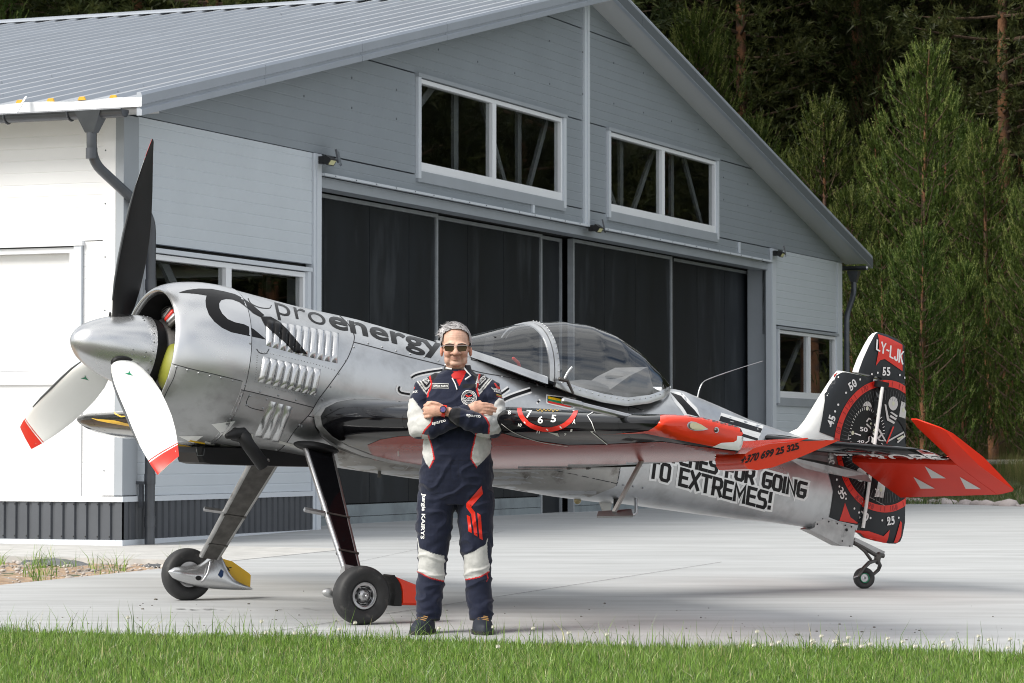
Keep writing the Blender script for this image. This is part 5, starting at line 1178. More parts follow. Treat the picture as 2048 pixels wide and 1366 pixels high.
# ------------------------------------------------------------------ tail
def fin_plate(prof, m, name, t0, parent=AC, tk=None):
    "flat tail surface from a side outline, rounded at the rim; tk(x, z) half thickness"
    P = [Vector((x, 0, z)) for x, z in prof]; n = len(P); c = sum(P, Vector())/n; R = []
    for k, w_ in ((0, 0.), (.012, .55), (.03, .85), (.06, 1.)): R.append((k, w_))
    rings = []
    def inset(k): return [p+(c-p).normalized()*min(k*1.6, (c-p).length*.8) for p in P]
    for k, w_ in R: rings.append([Vector((p.x, -t0*w_, p.z)) for p in inset(k)])
    mb = MB(); L = [rings[3], rings[2], rings[1], rings[0]]; back = [[Vector((p.x, -p.y, p.z)) for p in r] for r in rings]; L += back[1:]
    mb.loft(L, caps=False)
    for ring in (L[0], L[-1]): mb.add(ring, [tuple(t) for t in tessellate_polygon([ring])])
    return mb.build(name, m, parent, 40)
def upright(name, m, secs, parent=AC, nose=None):
    "tail surface lofted upwards through (z, leading x, trailing x, half thickness)"
    R = []
    for z, a, b, t in secs:
        c = b-a; P = [(0, .0), (.012, .42), (.05, .75), (.14, .97), (.30, 1.), (.60, .70), (.85, .34), (1, .10)]
        R.append([(a+x*c, -t*q, z) for x, q in P]+[(a+x*c, t*q, z) for x, q in P[:0:-1]])
    mb = MB().loft(R)
    if nose:
        n = len(R[0]); mb.mi = [1 if i < (len(R)-1)*n and (i % n < 2 or i % n >= n-2) else 0 for i in range(len(mb.f))]; m = [m, nose]
    return mb.build(name, m, parent, 40)
def blunt(name, m, secs, parent=AC):
    R = []
    for z, a, b, t in secs:
        c = b-a; P = [(0, .55), (.03, .85), (.10, 1.), (.30, .98), (.60, .70), (.85, .34), (1, .10)]
        R.append([(a+x*c, -t*q, z) for x, q in P]+[(a+x*c, t*q, z) for x, q in P[::-1]])
    return MB().loft(R).build(name, m, parent, 40)
FIN = upright('fin', 'white_paint', [(1.74, 3.72, 4.535, .058), (1.80, 3.82, 4.535, .057), (1.85, 3.905, 4.535, .056), (1.92, 3.955, 4.535, .055), (2.0, 3.998, 4.535, .054), (2.1, 4.05, 4.535, .052), (2.2, 4.105, 4.535, .050), (2.27, 4.145, 4.535, .048), (2.312, 4.175, 4.535, .046)])
RUD = blunt('rudder', 'charcoal_vinyl', [(1.170, 4.70, 4.84, .012), (1.178, 4.60, 4.90, .024), (1.20, 4.56, 4.938, .034), (1.24, 4.55, 4.951, .040), (1.34, 4.55, 4.957, .044), (1.62, 4.55, 4.915, .047), (1.9, 4.55, 4.868, .047), (2.15, 4.55, 4.822, .045), (2.325, 4.55, 4.787, .043)])
HORN = upright('rudder_horn', 'charcoal_vinyl', [(2.328, 4.312, 4.786, .040), (2.36, 4.318, 4.780, .042), (2.43, 4.338, 4.766, .041), (2.53, 4.378, 4.748, .038), (2.60, 4.412, 4.735, .033), (2.632, 4.438, 4.66, .024), (2.648, 4.47, 4.57, .010)], RUD, 'white_paint')
TAILB = abvh(FIN, RUD, HORN, FUS); RUDB = abvh(RUD, HORN); FINB = abvh(FIN)
lowfin = [(4.28, 1.64), (4.535, 1.60), (4.535, 1.22), (4.40, 1.235), (4.33, 1.26)]
SC_ = side_cast(-1)
def rdec(name, poly, m, off=.0016, bvh=None, parent=None, step=.025): return decal(name, fill2d([poly]) if not isinstance(poly, tuple) else poly, bvh or TAILB, m, parent or RUD, AMI, off+.0025, step, cast=SC_)
def A2(f, pts): return [(lambda q: (q.x, q.z))(acl(*f(*p), -.045)) for p in pts]
# dark field of the fin, lower fin on the fuselage side
rdec('dial_field', A2(cf, [(348, 975), (436, 562), (478, 500), (572, 432), (600, 432), (868, 482), (866, 1100), (560, 1050)]), 'charcoal_vinyl', parent=FIN)
rdec('dial_field', A2(cg, [(190, 222), (560, 300), (560, 760), (330, 712), (243, 680), (262, 450), (245, 395)]), 'charcoal_vinyl', parent=FIN)
rdec('fin_stripe', A2(cf, [(465, 500), (540, 425), (560, 425), (480, 505)]), 'red_vinyl', .003, parent=FIN)
rdec('registration_field', A2(cf, [(905, 84), (1000, 115), (1140, 180), (1140, 420), (960, 310), (915, 320), (872, 372), (892, 270), (905, 200)]), 'red_vinyl', .0025, RUDB)
RQ = [cf(882, 140), cf(1118, 244), cf(1110, 352), cf(876, 222)]
slogan('LY-LJK', RQ, RUDB, RUD, AMI, 2.9, 6.2, 'registration', 'white_vinyl', 'black_vinyl', 4, .0036)
# watch dial fitted to the ring in the photograph
ringp = np.array(A2(cf, [(510, 1040), (870, 490), (1000, 445), (1135, 590)])+A2(cg, [(365, 260), (530, 590), (690, 710), (830, 650), (915, 500)]))
Am = np.c_[2*ringp, np.ones(len(ringp))]; sol = np.linalg.lstsq(Am, (ringp**2).sum(1), rcond=None)[0]; DC = sol[:2]; DR = math.sqrt(sol[2]+DC@DC)
def dp(r, deg): a = rad(deg); return (DC[0]+DR*r*math.sin(a), DC[1]+DR*r*math.cos(a))
def dring(r0, r1, m, name, off, n=72): return rdec(name, strip2d([dp((r0+r1)/2, 360*k/n) for k in range(n)], (r1-r0)*DR, True), m, off)
dring(.46, .9, 'black_vinyl', 'dial_band', .0026); dring(.895, 1.0, 'red_vinyl', 'dial_ring', .004)
kind(rdec('minute_dot', dots2d([dp(1.12, 6*k) for k in range(60) if k % 5], .0085, 8), 'white_vinyl', .004), 'stuff')
kind(rdec('dial_tick', join2d(*[strip2d([dp(.70, 4*k), dp(.86, 4*k)], .0035) for k in range(90)]), 'grey_vinyl', .0045), 'stuff')
kind(rdec('ring_tick', join2d(*[strip2d([dp(.91, 5*k+2), dp(.985, 5*k+2)], .006) for k in range(72) if k % 3]), 'dark_red_vinyl', .0055), 'stuff')
def dword(s_, deg, r, h, m='white_vinyl', bold=.02, rot=True):
    c = np.array(dp(r, deg)); a = rad(deg) if rot else 0
    if rot and 95 < deg % 360 < 265: a += math.pi
    ux = np.array([math.cos(a), -math.sin(a)]); uy = np.array([math.sin(a), math.cos(a)]); wd = h*.62*len(s_)
    q = [c-ux*wd/2+uy*h/2, c+ux*wd/2+uy*h/2, c+ux*wd/2-uy*h/2, c-ux*wd/2-uy*h/2]
    decal('dial_number', text_in(s_, q, bold), TAILB, m, RUD, AMI, .0075, .03, cast=SC_)
for s_, d in (('60', 18), ('55', -9), ('50', -45), ('45', -80), ('40', -110), ('35', -138), ('30', -168), ('25', 165), ('20', 138)): dword(s_, d, 1.13, .062)
for s_, d in (('70', -33), ('75', -57), ('80', -85), ('190', 190), ('200', 205), ('150', 232), ('160', 160)): dword(s_, d, .948, .04, 'dark_red_vinyl', 0)
for d, shape in ((-40, 'o'), (-82, 's'), (2, 'o'), (24, 's'), (52, 'o'), (-140, 'o'), (180, 's'), (150, 'o')):
    c = dp(.66, d); r_ = .048
    P = [(c[0]+r_*math.cos(t), c[1]+r_*1.05*math.sin(t)) for t in np.linspace(0, 6.1, 18)] if shape == 'o' else [(c[0]-r_*.8, c[1]-r_*1.15), (c[0]+r_*.7, c[1]-r_*1.2), (c[0]+r_*.8, c[1]+r_*1.1), (c[0]-r_*.7, c[1]+r_*1.2)]
    rdec('hour_mark', P, 'pale_grey', .0045); rdec('hour_lume', [(c[0]+.014*math.cos(t), c[1]+.016*math.sin(t)) for t in np.linspace(0, 6, 10)], 'lume', .006)
# small dial, hands, numbers
sc_ = np.array(A2(cf, [(790, 990)])[0]); rs = .16
rdec('small_dial', [(sc_[0]+rs*math.cos(t), sc_[1]+rs*1.25*math.sin(t)) for t in np.linspace(0, 6.22, 40)], 'black_vinyl', .0048)
rdec('small_tick', join2d(*[strip2d([(sc_[0]+rs*.86*math.cos(t), sc_[1]+rs*1.25*.86*math.sin(t)), (sc_[0]+rs*.97*math.cos(t), sc_[1]+rs*1.25*.97*math.sin(t))], .004) for t in np.linspace(0, 6.28, 48)]), 'white_vinyl', .006)
for s_, P in (('50', [(720, 925), (790, 935), (790, 975), (720, 965)]), ('40', [(695, 1045), (760, 1050), (758, 1075), (693, 1070)])): decal('dial_number', text_in(s_, pxl(cf, P), .02), TAILB, 'white_vinyl', RUD, AMI, .009, 5)
def pstrip(name, P, w, m, off): decal(name, strip2d(pxl(cf, P), w), TAILB, m, RUD, AMI, off+.0025, 6)
pstrip('watch_hand', [(780, 880), (800, 850), (840, 870), (900, 960), (955, 1060), (900, 1050), (810, 930), (778, 900)], 3.2, 'pale_grey', .007); pstrip('watch_hand', [(815, 890), (885, 995)], 3.4, 'lume', .007); pstrip('watch_hand', [(890, 1030), (925, 985)], 3.4, 'pale_grey', .0075)
pstrip('watch_hand', [(970, 1060), (1120, 975), (1128, 1010), (1060, 1070)], 3.2, 'pale_grey', .007); pstrip('watch_hand', [(1060, 1040), (1115, 1010)], 3.4, 'lume', .007)
pstrip('second_hand', [(1025, 925), (962, 1078)], 2.6, 'red_vinyl', .008); pstrip('small_hand', [(770, 1075), (800, 1055), (800, 1020), (830, 1005), (850, 1030), (845, 1075)], 2.2, 'white_vinyl', .0075); pstrip('small_hand', [(670, 985), (728, 1005)], 2.4, 'white_vinyl', .0075)
for P in ([(945, 720), (960, 725), (985, 850), (968, 868)], [(968, 868), (985, 850), (1040, 885), (1030, 902)], [(995, 795), (1010, 790), (1063, 825), (1056, 842)], [(990, 835), (1000, 818), (1055, 850), (1045, 868)]): decal('dial_emblem', fill2d([pxl(cf, P)]), TAILB, 'pale_grey', RUD, AMI, .0085, 6)
decal('dial_number', text_in('20', pxl(cg, [(655, 425), (692, 430), (688, 505), (650, 500)])), TAILB, 'white_vinyl', RUD, AMI, .0085, 6)
decal('dial_script', text_in('Made in Lithuania', pxl(cg, [(590, 485), (740, 570), (738, 580), (588, 495)])), TAILB, 'pale_grey', RUD, AMI, .0085, 6)
for P in ([(378, 550), (400, 600), (440, 680), (500, 720), (560, 745), (340, 710)], [(490, 800), (600, 800), (690, 830), (745, 848), (800, 792), (785, 905), (600, 890), (500, 855)], [(850, 905), (905, 712), (922, 735), (915, 850), (885, 905)]): rdec('rudder_flash', A2(cg, P), 'red_vinyl', .003)
# hinge strip
MB().tube([(4.545, -.058, 1.24), (4.545, -.058, 2.26)], .013, 8).build('hinge_strip', 'white_paint', RUD, 60)
MB().box((4.50, -.06, 2.255), (4.60, .0, 2.30)).build('hinge_block', 'black_matt', RUD)
# fairing plate under the tail
tp_ = [acl(*cg(*p), -.06) for p in ((150, 668), (490, 765), (465, 942), (370, 935), (190, 840), (85, 790), (130, 770))]
MB().prism(tp_, (0, .12, 0)).build('tail_plate', 'silver_worn', FUS)
kind_pl = MB()
for p in ((165, 682), (200, 692), (155, 742), (255, 720), (330, 738), (400, 752), (455, 765), (375, 890), (440, 935)): kind_pl.ell(acl(*cg(*p), -.063), (.006, .004, .006), 6, 4)
kind(kind_pl.build('rivet', 'black_matt', FUS), 'stuff')
blobp = acl(*cg(412, 792), -.063); MB().ell(blobp, (.011, .004, .011), 10, 6).build('plate_hole', 'black_matt', FUS)
# tailplane with drooped elevators
def tailplane(sgn):
    S = []
    for y, le, te in ((.02, 3.45, 4.36), (.35, 3.58, 4.36), (.8, 3.75, 4.36), (1.22, 3.90, 4.36)): S.append(wsec(y, le, te-le, 1.715, .10 if y > .1 else .12, sgn, .97))
    S.append([(x+.01, sgn*1.235, 1.715+(z-1.715)*.6) for x, y, z in S[-1]]); return MB().loft(S).build('tailplane', 'black_gloss', AC, 35)
def elevator(sgn, d=rad(-24.5)):
    S = []; hx, hz_ = 4.355, 1.712; c_, s_ = math.cos(d), math.sin(d)
    def ring(y, nose, te): 
        P = [(-nose, .004), (-nose*.85, .018), (0, .034), (te*.5, .02), (te, .003)]; Q = P+[(x, -t) for x, t in P[::-1]]
        return [(hx+x*c_-z*s_, sgn*y, hz_+x*s_+z*c_) for x, z in Q]
    mb = MB(); mb.loft([ring(.10, .02, .50), ring(.6, .02, .46), ring(1.24, .02, .41)]); mb.loft([ring(1.245, .50, .41), ring(1.30, .50, .40), ring(1.45, .40, .36), ring(1.475, .36, .34)]); return mb.build('elevator', 'red_elevator', AC, 35)
TP = tailplane(-1); TS = tailplane(1); EP = elevator(-1); ES = elevator(1); TPB = abvh(TP); EPB = abvh(EP)
def ch(x, y): return (1780+x/7.59, 860+y/7.59)
for P in ([(528, 545), (850, 730), (632, 730)], [(357, 708), (680, 885), (465, 888)], [(1060, 708), (1385, 895), (1150, 890)]): decal('arrow', fill2d([pxl(ch, P)]), EPB, 'pale_grey', EP, AMI, .002, 8)
decal('tip_cap', fill2d([pxl(ch, [(330, 255), (420, 225), (720, 270), (860, 320), (1010, 490), (890, 475), (700, 435), (500, 375), (400, 310)])]), TPB, 'silver_smooth', TP, AMI, .002, 6)
word('EUROPE', [(1668, 908), (1868, 908), (1895, 922), (1690, 922)], 'white_vinyl', TPB, TP, .02)
for sgn in (-1, 1): MB().prism([(4.05, sgn*.05, 1.66), (4.5, sgn*.05, 1.62), (4.55, sgn*.05, 1.57), (4.3, sgn*.06, 1.57), (3.4, sgn*.17, 1.56), (3.5, sgn*.165, 1.62)], (0, sgn*.03, 0)).build('tail_fairing', 'silver_worn', FUS)

# ------------------------------------------------------------------ undercarriage
UPL = AMI.to_3x3() @ Vector((0, 0, 1))
def lp(wp): return AMI @ wp
def wheel(center, axis, out, name='wheel', r=.176, wd=.125):
    "tyre of revolution, rim disc with slots on the outer side"
    ax = axis.normalized(); T = MB(); hw = wd/2
    prof = [(-hw*.55, r*.47), (-hw*.8, r*.55), (-hw, r*.72), (-hw*.97, r*.84), (-hw*.8, r*.94), (-hw*.45, r*.99), (0, r), (hw*.45, r*.99), (hw*.8, r*.94), (hw*.97, r*.84), (hw, r*.72), (hw*.8, r*.55), (hw*.55, r*.47)]
    T.lathe([(p.x, p.y) for p in cr([(a, b, 0) for a, b in prof], 3)], center, ax, 56)
    Wd = T.build(name, 'rubber', AC, 60)
    RM = MB().lathe([(-hw*.6, .01), (-hw*.6, r*.49), (hw*.5, r*.49), (hw*.62, r*.46), (hw*.62, r*.40), (hw*.35, r*.36), (hw*.35, .01)], center, ax, 40).build('rim', 'steel', Wd, 40); return Wd, ax, hw
cN = lp(gnd(722, 1249)+Vector((0, 0, .174))); cFw = lp(gnd(374, 1200)+Vector((0, 0, .172)))
axN = Vector((.0, -1, -.03)); axF = Vector((0, 1, -.03))
WN, ax_, hw_ = wheel(cN, axN, 1); WF, _, _ = wheel(cFw, axF, 1)
u_ = ax_.orthogonal().normalized(); v_ = ax_.cross(u_)
MB().lathe([(hw_*.36, .062), (hw_*.66, .062), (hw_*.72, .068), (hw_*.72, .080), (hw_*.6, .082)], cN, ax_, 40).build('rim_flange', 'steel', WN, 40)
for k in range(8):
    a = 2*math.pi*(k+.3)/8; ps = []
    for rr_, da in ((.051, -.26), (.051, 0), (.051, .26), (.058, .24), (.058, 0), (.058, -.24)): ps.append(cN+ax_*hw_*.5+(u_*math.cos(a+da)+v_*math.sin(a+da))*rr_)
    MB().prism(ps, ax_*.005).build('rim_slot', 'black_matt', WN)
MB().lathe([(hw_*.36, .046), (hw_*.55, .044), (hw_*.75, .032), (hw_*.9, .022), (hw_*.9, .0)], cN, ax_, 28).build('hub', 'steel', WN, 40)
for k in range(6): a = 2*math.pi*k/6; MB().tube([cN+ax_*hw_*.6+(u_*math.cos(a)+v_*math.sin(a))*.033, cN+ax_*(hw_*.72)+(u_*math.cos(a)+v_*math.sin(a))*.033], .007, 8).build('hub_hole', 'black_matt', WN)
MB().tube([cN+ax_*hw_*.85, cN+ax_*hw_*1.12], .014, 10, dome=True).build('axle_nut', 'steel', WN, 40)
MB().lathe([(hw_*.5, .084), (hw_*.52, .092), (hw_*.3, .094)], cN, ax_, 40).build('rim_ring', 'green_vinyl', WN, 40)
def leg(top, bot, wt, wb, t, m, edge):
    a, b = Vector(top), Vector(bot); d = (b-a).normalized(); f = Vector((1, 0, 0)); f = (f-d*f.dot(d)).normalized(); n = d.cross(f); R = []
    for k in np.linspace(0, 1, 9):
        c = a.lerp(b, k); wd = lerp(wt, wb, k)/2; R.append([c+f*x+n*y for x, y in ((-wd, 0), (-wd+.012, -t/2), (wd-.012, -t/2), (wd, 0), (wd-.012, t/2), (-wd+.012, t/2))])
    o = MB().loft(R).build('gear_leg', m, AC, 20)
    for sx in (-1, 1): MB().tube([a.lerp(b, k)+f*sx*(lerp(wt, wb, k)/2-.004) for k in (0, .5, 1)], t*.52, 8).build('edge_rail', edge, o, 60)
    return o, f, n
yN = cN.y+.07
LN, fN, nN = leg((-.065, -.44, 1.04), (-.095, -1.19, .30), .19, .105, .034, 'black_gloss', 'steel')
LF, fF, nF = leg((.04, .44, 1.0), (.085, 1.16, .31), .185, .125, .034, 'dark_steel', 'silver_worn')
for o, a, b, f, n, s_ in ((LN, Vector((-.065, -.44, 1.04)), Vector((-.095, -1.19, .30)), fN, nN, 1), (LF, Vector((.04, .44, 1.0)), Vector((.085, 1.16, .31)), fF, nF, 1)):
    for k in (.57, .86):
        c = a.lerp(b, k); wd = lerp(.19, .11, k); MB().bar(c-f*(wd/2+.006), c+f*(wd/2+.010), .014, .042, n).build('leg_clamp', 'dark_steel', o)
    MB().tube([a.lerp(b, k)+f*(lerp(.19, .11, k)*.28)+n*(-.022 if o is LN else -.022) for k in (.05, .3, .5, .7, .95)], .006, 6).build('brake_line', 'dark_steel', o, 60)
    c = a.lerp(b, .56); st = MB(); e0 = c-f*(lerp(.19, .11, .56)/2); e1 = e0-f*.15; st.bar(e0, e1, .022, .022, n); o2 = st.build('foot_peg', 'steel', o)
    for k in range(6): q = e0.lerp(e1, (k+.5)/6); MB().bar(q+Vector((0, 0, .011)), q+Vector((0, 0, .016)), .008, .024, f).build('peg_tooth', 'steel', o) if False else None
MB().ell((-.065, -.42, 1.045), (.155, .10, .035), 24, 10).build('leg_fairing', 'black_matt', LN, 40); MB().ell((.04, .42, 1.0), (.14, .10, .035), 24, 10).build('leg_fairing', 'black_matt', LF, 40)
MB().loft([[Vector((-.095, -1.19, .31))+fN*x+nN*y for x, y in ((-.07, -.03), (.07, -.03), (.07, .03), (-.07, .03))], [Vector((-.09, -1.22, .19))+fN*x+nN*y for x, y in ((-.06, -.03), (.06, -.03), (.06, .03), (-.06, .03))]]).build('axle_fitting', 'silver_worn', LN)
def fairing(nose, tail, top, y, ydepth, m, name):
    "teardrop wheel fairing: body of revolution stretched into the leg cuff"
    n0, t0, p0 = (acl(*q, y) for q in (nose, tail, top)); mb = MB(); ax = t0-n0; L = ax.length; ax.normalize(); zz = Vector((0, 1, 0)).cross(ax)*-1
    if zz.z < 0: zz = -zz
    R = []
    for k in np.linspace(0, 1, 19):
        r_ = .062*(math.sin(math.pi*min(1, k**.62))**.85)*(1 if k < .5 else 1)+.004; c = n0+ax*L*k; bump_ = .135*math.exp(-((k-.52)/.15)**2); ring = []
        for q in range(20): a = 2*math.pi*q/20; s_ = math.sin(a); ring.append(c+Vector((0, 1, 0))*math.cos(a)*r_*ydepth*(1-.35*(bump_/.135)*max(0, s_))+zz*(s_*r_*.92+(bump_ if s_ > 0 else 0)*s_))
        R.append(ring)
    return mb.loft(R).build(name, m, AC, 50)
FF = fairing((337, 1143), (505, 1178), (424, 1108), cFw.y-.09, .85, 'silver_smooth', 'wheel_fairing')
FFB = abvh(FF)
decal('fairing_hole', fill2d([[(397+6*math.cos(t), 1156+4.6*math.sin(t)) for t in np.linspace(0, 6, 16)]]), FFB, 'black_matt', FF, AMI, .002, 4)
decal('tape_patch', fill2d([[(438, 1146), (442, 1138), (447, 1143), (446, 1152), (442, 1156), (436, 1150)]]), FFB, 'blue_tape', FF, AMI, .002, 4)
MB().tube([acl(421, 1122, cFw.y-.15), acl(416, 1146, cFw.y-.16), acl(407, 1160, cFw.y-.15), acl(397, 1166, cFw.y-.12)], .008, 8).build('brake_pipe', 'steel', FF, 60)
yt = [acl(*p, cFw.y-.02) for p in ((440, 1117), (458, 1122), (492, 1146), (495, 1150), (494, 1174), (470, 1166), (448, 1156))]
YF = MB().prism([p+Vector((0, -.05, 0)) for p in yt], (0, .10, 0)).build('fairing_tail', 'yellow_paint', FF, 30)
decal('tail_mark', join2d(strip2d([(452, 1132), (459, 1142)], 2), strip2d([(450, 1137), (463, 1135)], 2)), abvh(YF), 'black_vinyl', FF, AMI, .002, 5)
# near wheel: red tail fairing with a dark front lip
yn = cN.y; P = [acl(*p, yn) for p in ((779, 1150), (838, 1173), (851, 1180), (851, 1212), (792, 1210), (792, 1180), (788, 1165))]
cR = sum(P, Vector())/len(P); R = []
for dy, k in ((-.062, .80), (-.045, .96), (0, 1.), (.045, .96), (.062, .80)): R.append([cR+(p-cR)*k+Vector((0, dy, 0)) for p in P])
FN = MB().loft(R).build('wheel_fairing', 'red_gloss', AC, 25)
P = [acl(*p, yn) for p in ((770, 1152), (779, 1149), (789, 1165), (793, 1182), (793, 1211), (778, 1211), (782, 1185), (778, 1165))]
MB().prism([p+Vector((0, -.064, 0)) for p in P], (0, .128, 0)).build('fairing_lip', 'black_matt', FN)
MB().ell(acl(659, 1186, yn+.1), (.05, .03, .028), 14, 8).build('fairing_nose', 'silver_worn', FN, 50)
# tail wheel
c = lp(gnd(1728, 1177)+Vector((0, 0, .075))); axT = Vector((-.35, -1, 0)).normalized()
TW, axt, hwt = wheel(c, axT, 1, 'tail_wheel', .076, .062)
MB().lathe([(hwt*.5, .029), (hwt*.72, .030), (hwt*.72, .035), (hwt*.5, .037)], c, axt, 24).build('wheel_disc', 'green_vinyl', TW, 40)
yT = -.02; q = lambda x, y, o=0.: acl(*cg(x, y), yT+o)
MB().tube([q(470, 905), q(560, 950), q(660, 1010), q(735, 1020)], [.016, .014, .016, .018], 10).build('tail_spring', 'dark_steel', TW, 50)
MB().bar(q(475, 888), q(735, 1012), .05, .012, (0, 1, 0)).build('spring_leaf', 'silver_worn', TW)
MB().tube([q(500, 925), q(570, 980), q(625, 1055)], [.01, .012, .012], 8).build('steering_arm', 'dark_steel', TW, 50)
MB().tube([q(690, 1015), q(680, 1055), q(685, 1075)], [.026, .024, .02], 10, dome=True).build('pivot', 'dark_steel', TW, 50)
for o, pts in ((-.055, ((680, 1060), (610, 1080), (560, 1130), (515, 1200))), (.055, ((690, 1070), (705, 1105), (690, 1145), (640, 1190)))): MB().tube([q(*p, o*min(1, k*.6)) for k, p in enumerate(pts)], [.012, .015, .014, .012], 8, dome=True).build('fork', 'dark_steel', TW, 50)
MB().tube([q(480, 1210, -.06), q(535, 1190, -.05)], .006, 8, dome=True).build('axle', 'steel', TW, 50)

# ------------------------------------------------------------------ belly fittings
bx = [acl(*p, 0) for p in ((374, 893), (371, 905), (378, 924), (392, 928), (520, 932), (640, 934), (640, 890), (480, 895))]
R = []
for dy, k in ((-.17, .93), (-.15, 1.), (.15, 1.), (.17, .93)):
    cc = sum(bx, Vector())/len(bx); R.append([cc+(p-cc)*k+Vector((0, dy, 0)) for p in bx])
OB = MB().loft(R).build('oil_cooler_duct', 'black_matt', AC, 30)
OBB = abvh(OB); decal('duct_vent', strip2d([c2(425, 1132), c2(478, 1130), c2(470, 1185), c2(432, 1188)], 2.2, True), OBB, 'grey_vinyl', OB, AMI, .003, 6)
MB().box((-.80, -.16, .955), (-.70, .16, .965)).build('duct_lip', 'yellow_paint', OB)
ex = [acl(*p, y) for p, y in (((468, 868), -.36), ((486, 874), -.42), ((497, 890), -.44), ((513, 912), -.44), ((527, 931), -.43))]
EXH = MB().tube(cr(ex, 4), .042, 18).build('exhaust_pipe', 'black_matt', AC, 60)
MB().tube([acl(455, 872, -.42), acl(470, 868, -.42), acl(486, 866, -.41), acl(494, 874, -.41)], [.018, .036, .036, .03], 14, dome=True).build('exhaust_shroud', 'black_matt', EXH, 60)
for k in range(2): MB().tube([acl(520, 929, -.44)+Vector((.0, -.01, 0)), acl(536, 920, -.44)+Vector((0, -.01, 0))], .012, 8).build('exhaust_clamp', 'dark_steel', EXH, 60) if k == 0 else None
MB().prism([acl(*p, -.01) for p in ((1200, 1002), (1224, 1005), (1221, 1026), (1209, 1027))], (0, .02, 0)).build('blade_antenna', 'pale_grey', AC)
MB().tube([acl(1272, 994, -.2), acl(1272, 1026, -.25), acl(1268, 1029, -.26), acl(1244, 1030, -.27)], .011, 10, dome=True).build('boarding_step', 'steel', AC, 60)
MB().tube([acl(1234, 988, -.18), acl(1232, 1004, -.2), acl(1228, 1018, -.2)], [.02, .018, .006], 10).build('vent_pipe', 'black_matt', AC, 60)
b_ = MB().ell(acl(1155, 1001, 0), (.026, .026, .026), 14, 10).build('belly_beacon', 'orange_lamp', AC, 60); MB().bar(acl(1138, 994, 0), acl(1190, 998, 0), .05, .008).build('beacon_base', 'dark_steel', b_)
for p in ((761, 952), (547, 965)): pass
MB().tube([acl(759, 942, -.1), acl(759, 955, -.1)], .012, 8).build('drain', 'dark_steel', AC, 60)
an = [acl(*p, 0) for p in ((1395, 795), (1399, 778), (1406, 765), (1420, 757), (1468, 740), (1525, 722))]
MB().tube(cr(an, 4), [.006]*8+[.0035]*8+[.0022]*5, 6).build('whip_antenna', 'steel', AC, 60)
decal('belly_panel', fill2d([pxl(c5, [(200, 965), (420, 985), (690, 985), (950, 985), (940, 1080), (920, 1110), (700, 1200), (300, 1120), (195, 1105)])]), BODY, 'belly_metal', FUS, AMI, .0012, 10)
decal('belly_panel', fill2d([pxl(c2, [(1330, 1090), (1480, 1200), (1850, 1215), (1850, 1330), (1500, 1290), (1340, 1250), (1320, 1150)])]), BODY, 'belly_metal', FUS, AMI, .0012, 10)
MB().tube([acl(531+0*k, 0, 0) if False else acl(797, 902, -1.0), acl(797, 912, -1.0)], .006, 6).build('drain', 'steel', WP)
# ------------------------------------------------------------------ the pilot
from mathutils import noise as mnoise
mat('skin', (.60, .38, .285), .5, attr='skin', var=(45, .10), bump=(90, .35, .004), spec=.35)
mat('cloth', (.02, .03, .07), .78, attr='cloth', var=(30, .12), bump=(38, .45, .006), spec=.25, sheen=.15)
mat('cloth_black', (.012, .013, .016), .8, bump=(60, .3, .004), sheen=.1)
mat('shirt_red', (.48, .012, .010), .75, bump=(60, .3, .004))
mat('piping_red', (.60, .014, .012), .6)
mat('thread_white', (.75, .75, .74), .7)
mat('hair_white', (.60, .58, .585), .6, var=(40, .35))
mat('hair_base', (.33, .315, .315), .7, var=(40, .35))
mat('hair_grey', (.13, .12, .118), .6, var=(40, .3))
mat('brow_hair', (.12, .10, .09), .7)
mat('lens_olive', (.045, .030, .012), .2, spec=.2)
mat('frame_metal', (.28, .28, .28), .3, metal=.8)
mat('shoe_blue', (.012, .017, .028), .7, bump=(60, .3, .004))
mat('shoe_sole', (.012, .012, .013), .7)
mat('lace_brown', (.30, .16, .055), .8)
mat('watch_dial', (.025, .05, .20), .25, coat=.8, dirt=(160, (.25, .03, .12), .5, .6))
PSC = 348.4
PM = Matrix.Translation((-.3416, 17.13, 0)); PMI = PM.inverted()
MAN = None
def pp(u, v, y=0.): return Vector(((u-905)/PSC, y, (1265-v)/PSC))
def voxel(mb, size, smooth_it=3, fac=.5):
    me = bpy.data.meshes.new('raw'); me.from_pydata(mb.v, [], mb.f); o = bpy.data.objects.new('raw', me); COL.objects.link(o)
    r = o.modifiers.new('r', 'REMESH'); r.mode = 'VOXEL'; r.voxel_size = size; s = o.modifiers.new('s', 'SMOOTH'); s.factor = fac; s.iterations = smooth_it
    dg = bpy.context.evaluated_depsgraph_get(); m2 = bpy.data.meshes.new_from_object(o.evaluated_get(dg)); bpy.data.objects.remove(o); return m2
def prim(me): m = MB(); return m
H0 = Vector(((912-905)/PSC, 0, 0))
bd = MB()
def E_(x, y, z, rx, ry, rz, rot=None): bd.ell(H0+Vector((x, y, z)), (rx, ry, rz), 28, 18, rot=rot)
E_(0, .012, 1.672, .081, .100, .096); E_(0, -.018, 1.628, .072, .082, .085); E_(0, -.022, 1.585, .068, .074, .058); E_(0, -.028, 1.556, .056, .062, .038)
E_(0, -.074, 1.541, .034, .024, .019); E_(0, -.015, 1.535, .060, .062, .035)
for s_ in (-1, 1):
    E_(s_*.040, -.068, 1.600, .028, .030, .028); E_(s_*.043, -.052, 1.562, .024, .032, .031); E_(s_*.083, .016, 1.612, .010, .022, .031); E_(s_*.019, -.111, 1.598, .0125, .013, .010)
    bd.tube([H0+Vector((s_*.012, -.098, 1.651)), H0+Vector((s_*.054, -.080, 1.651))], [.012, .010], 10, dome=True)
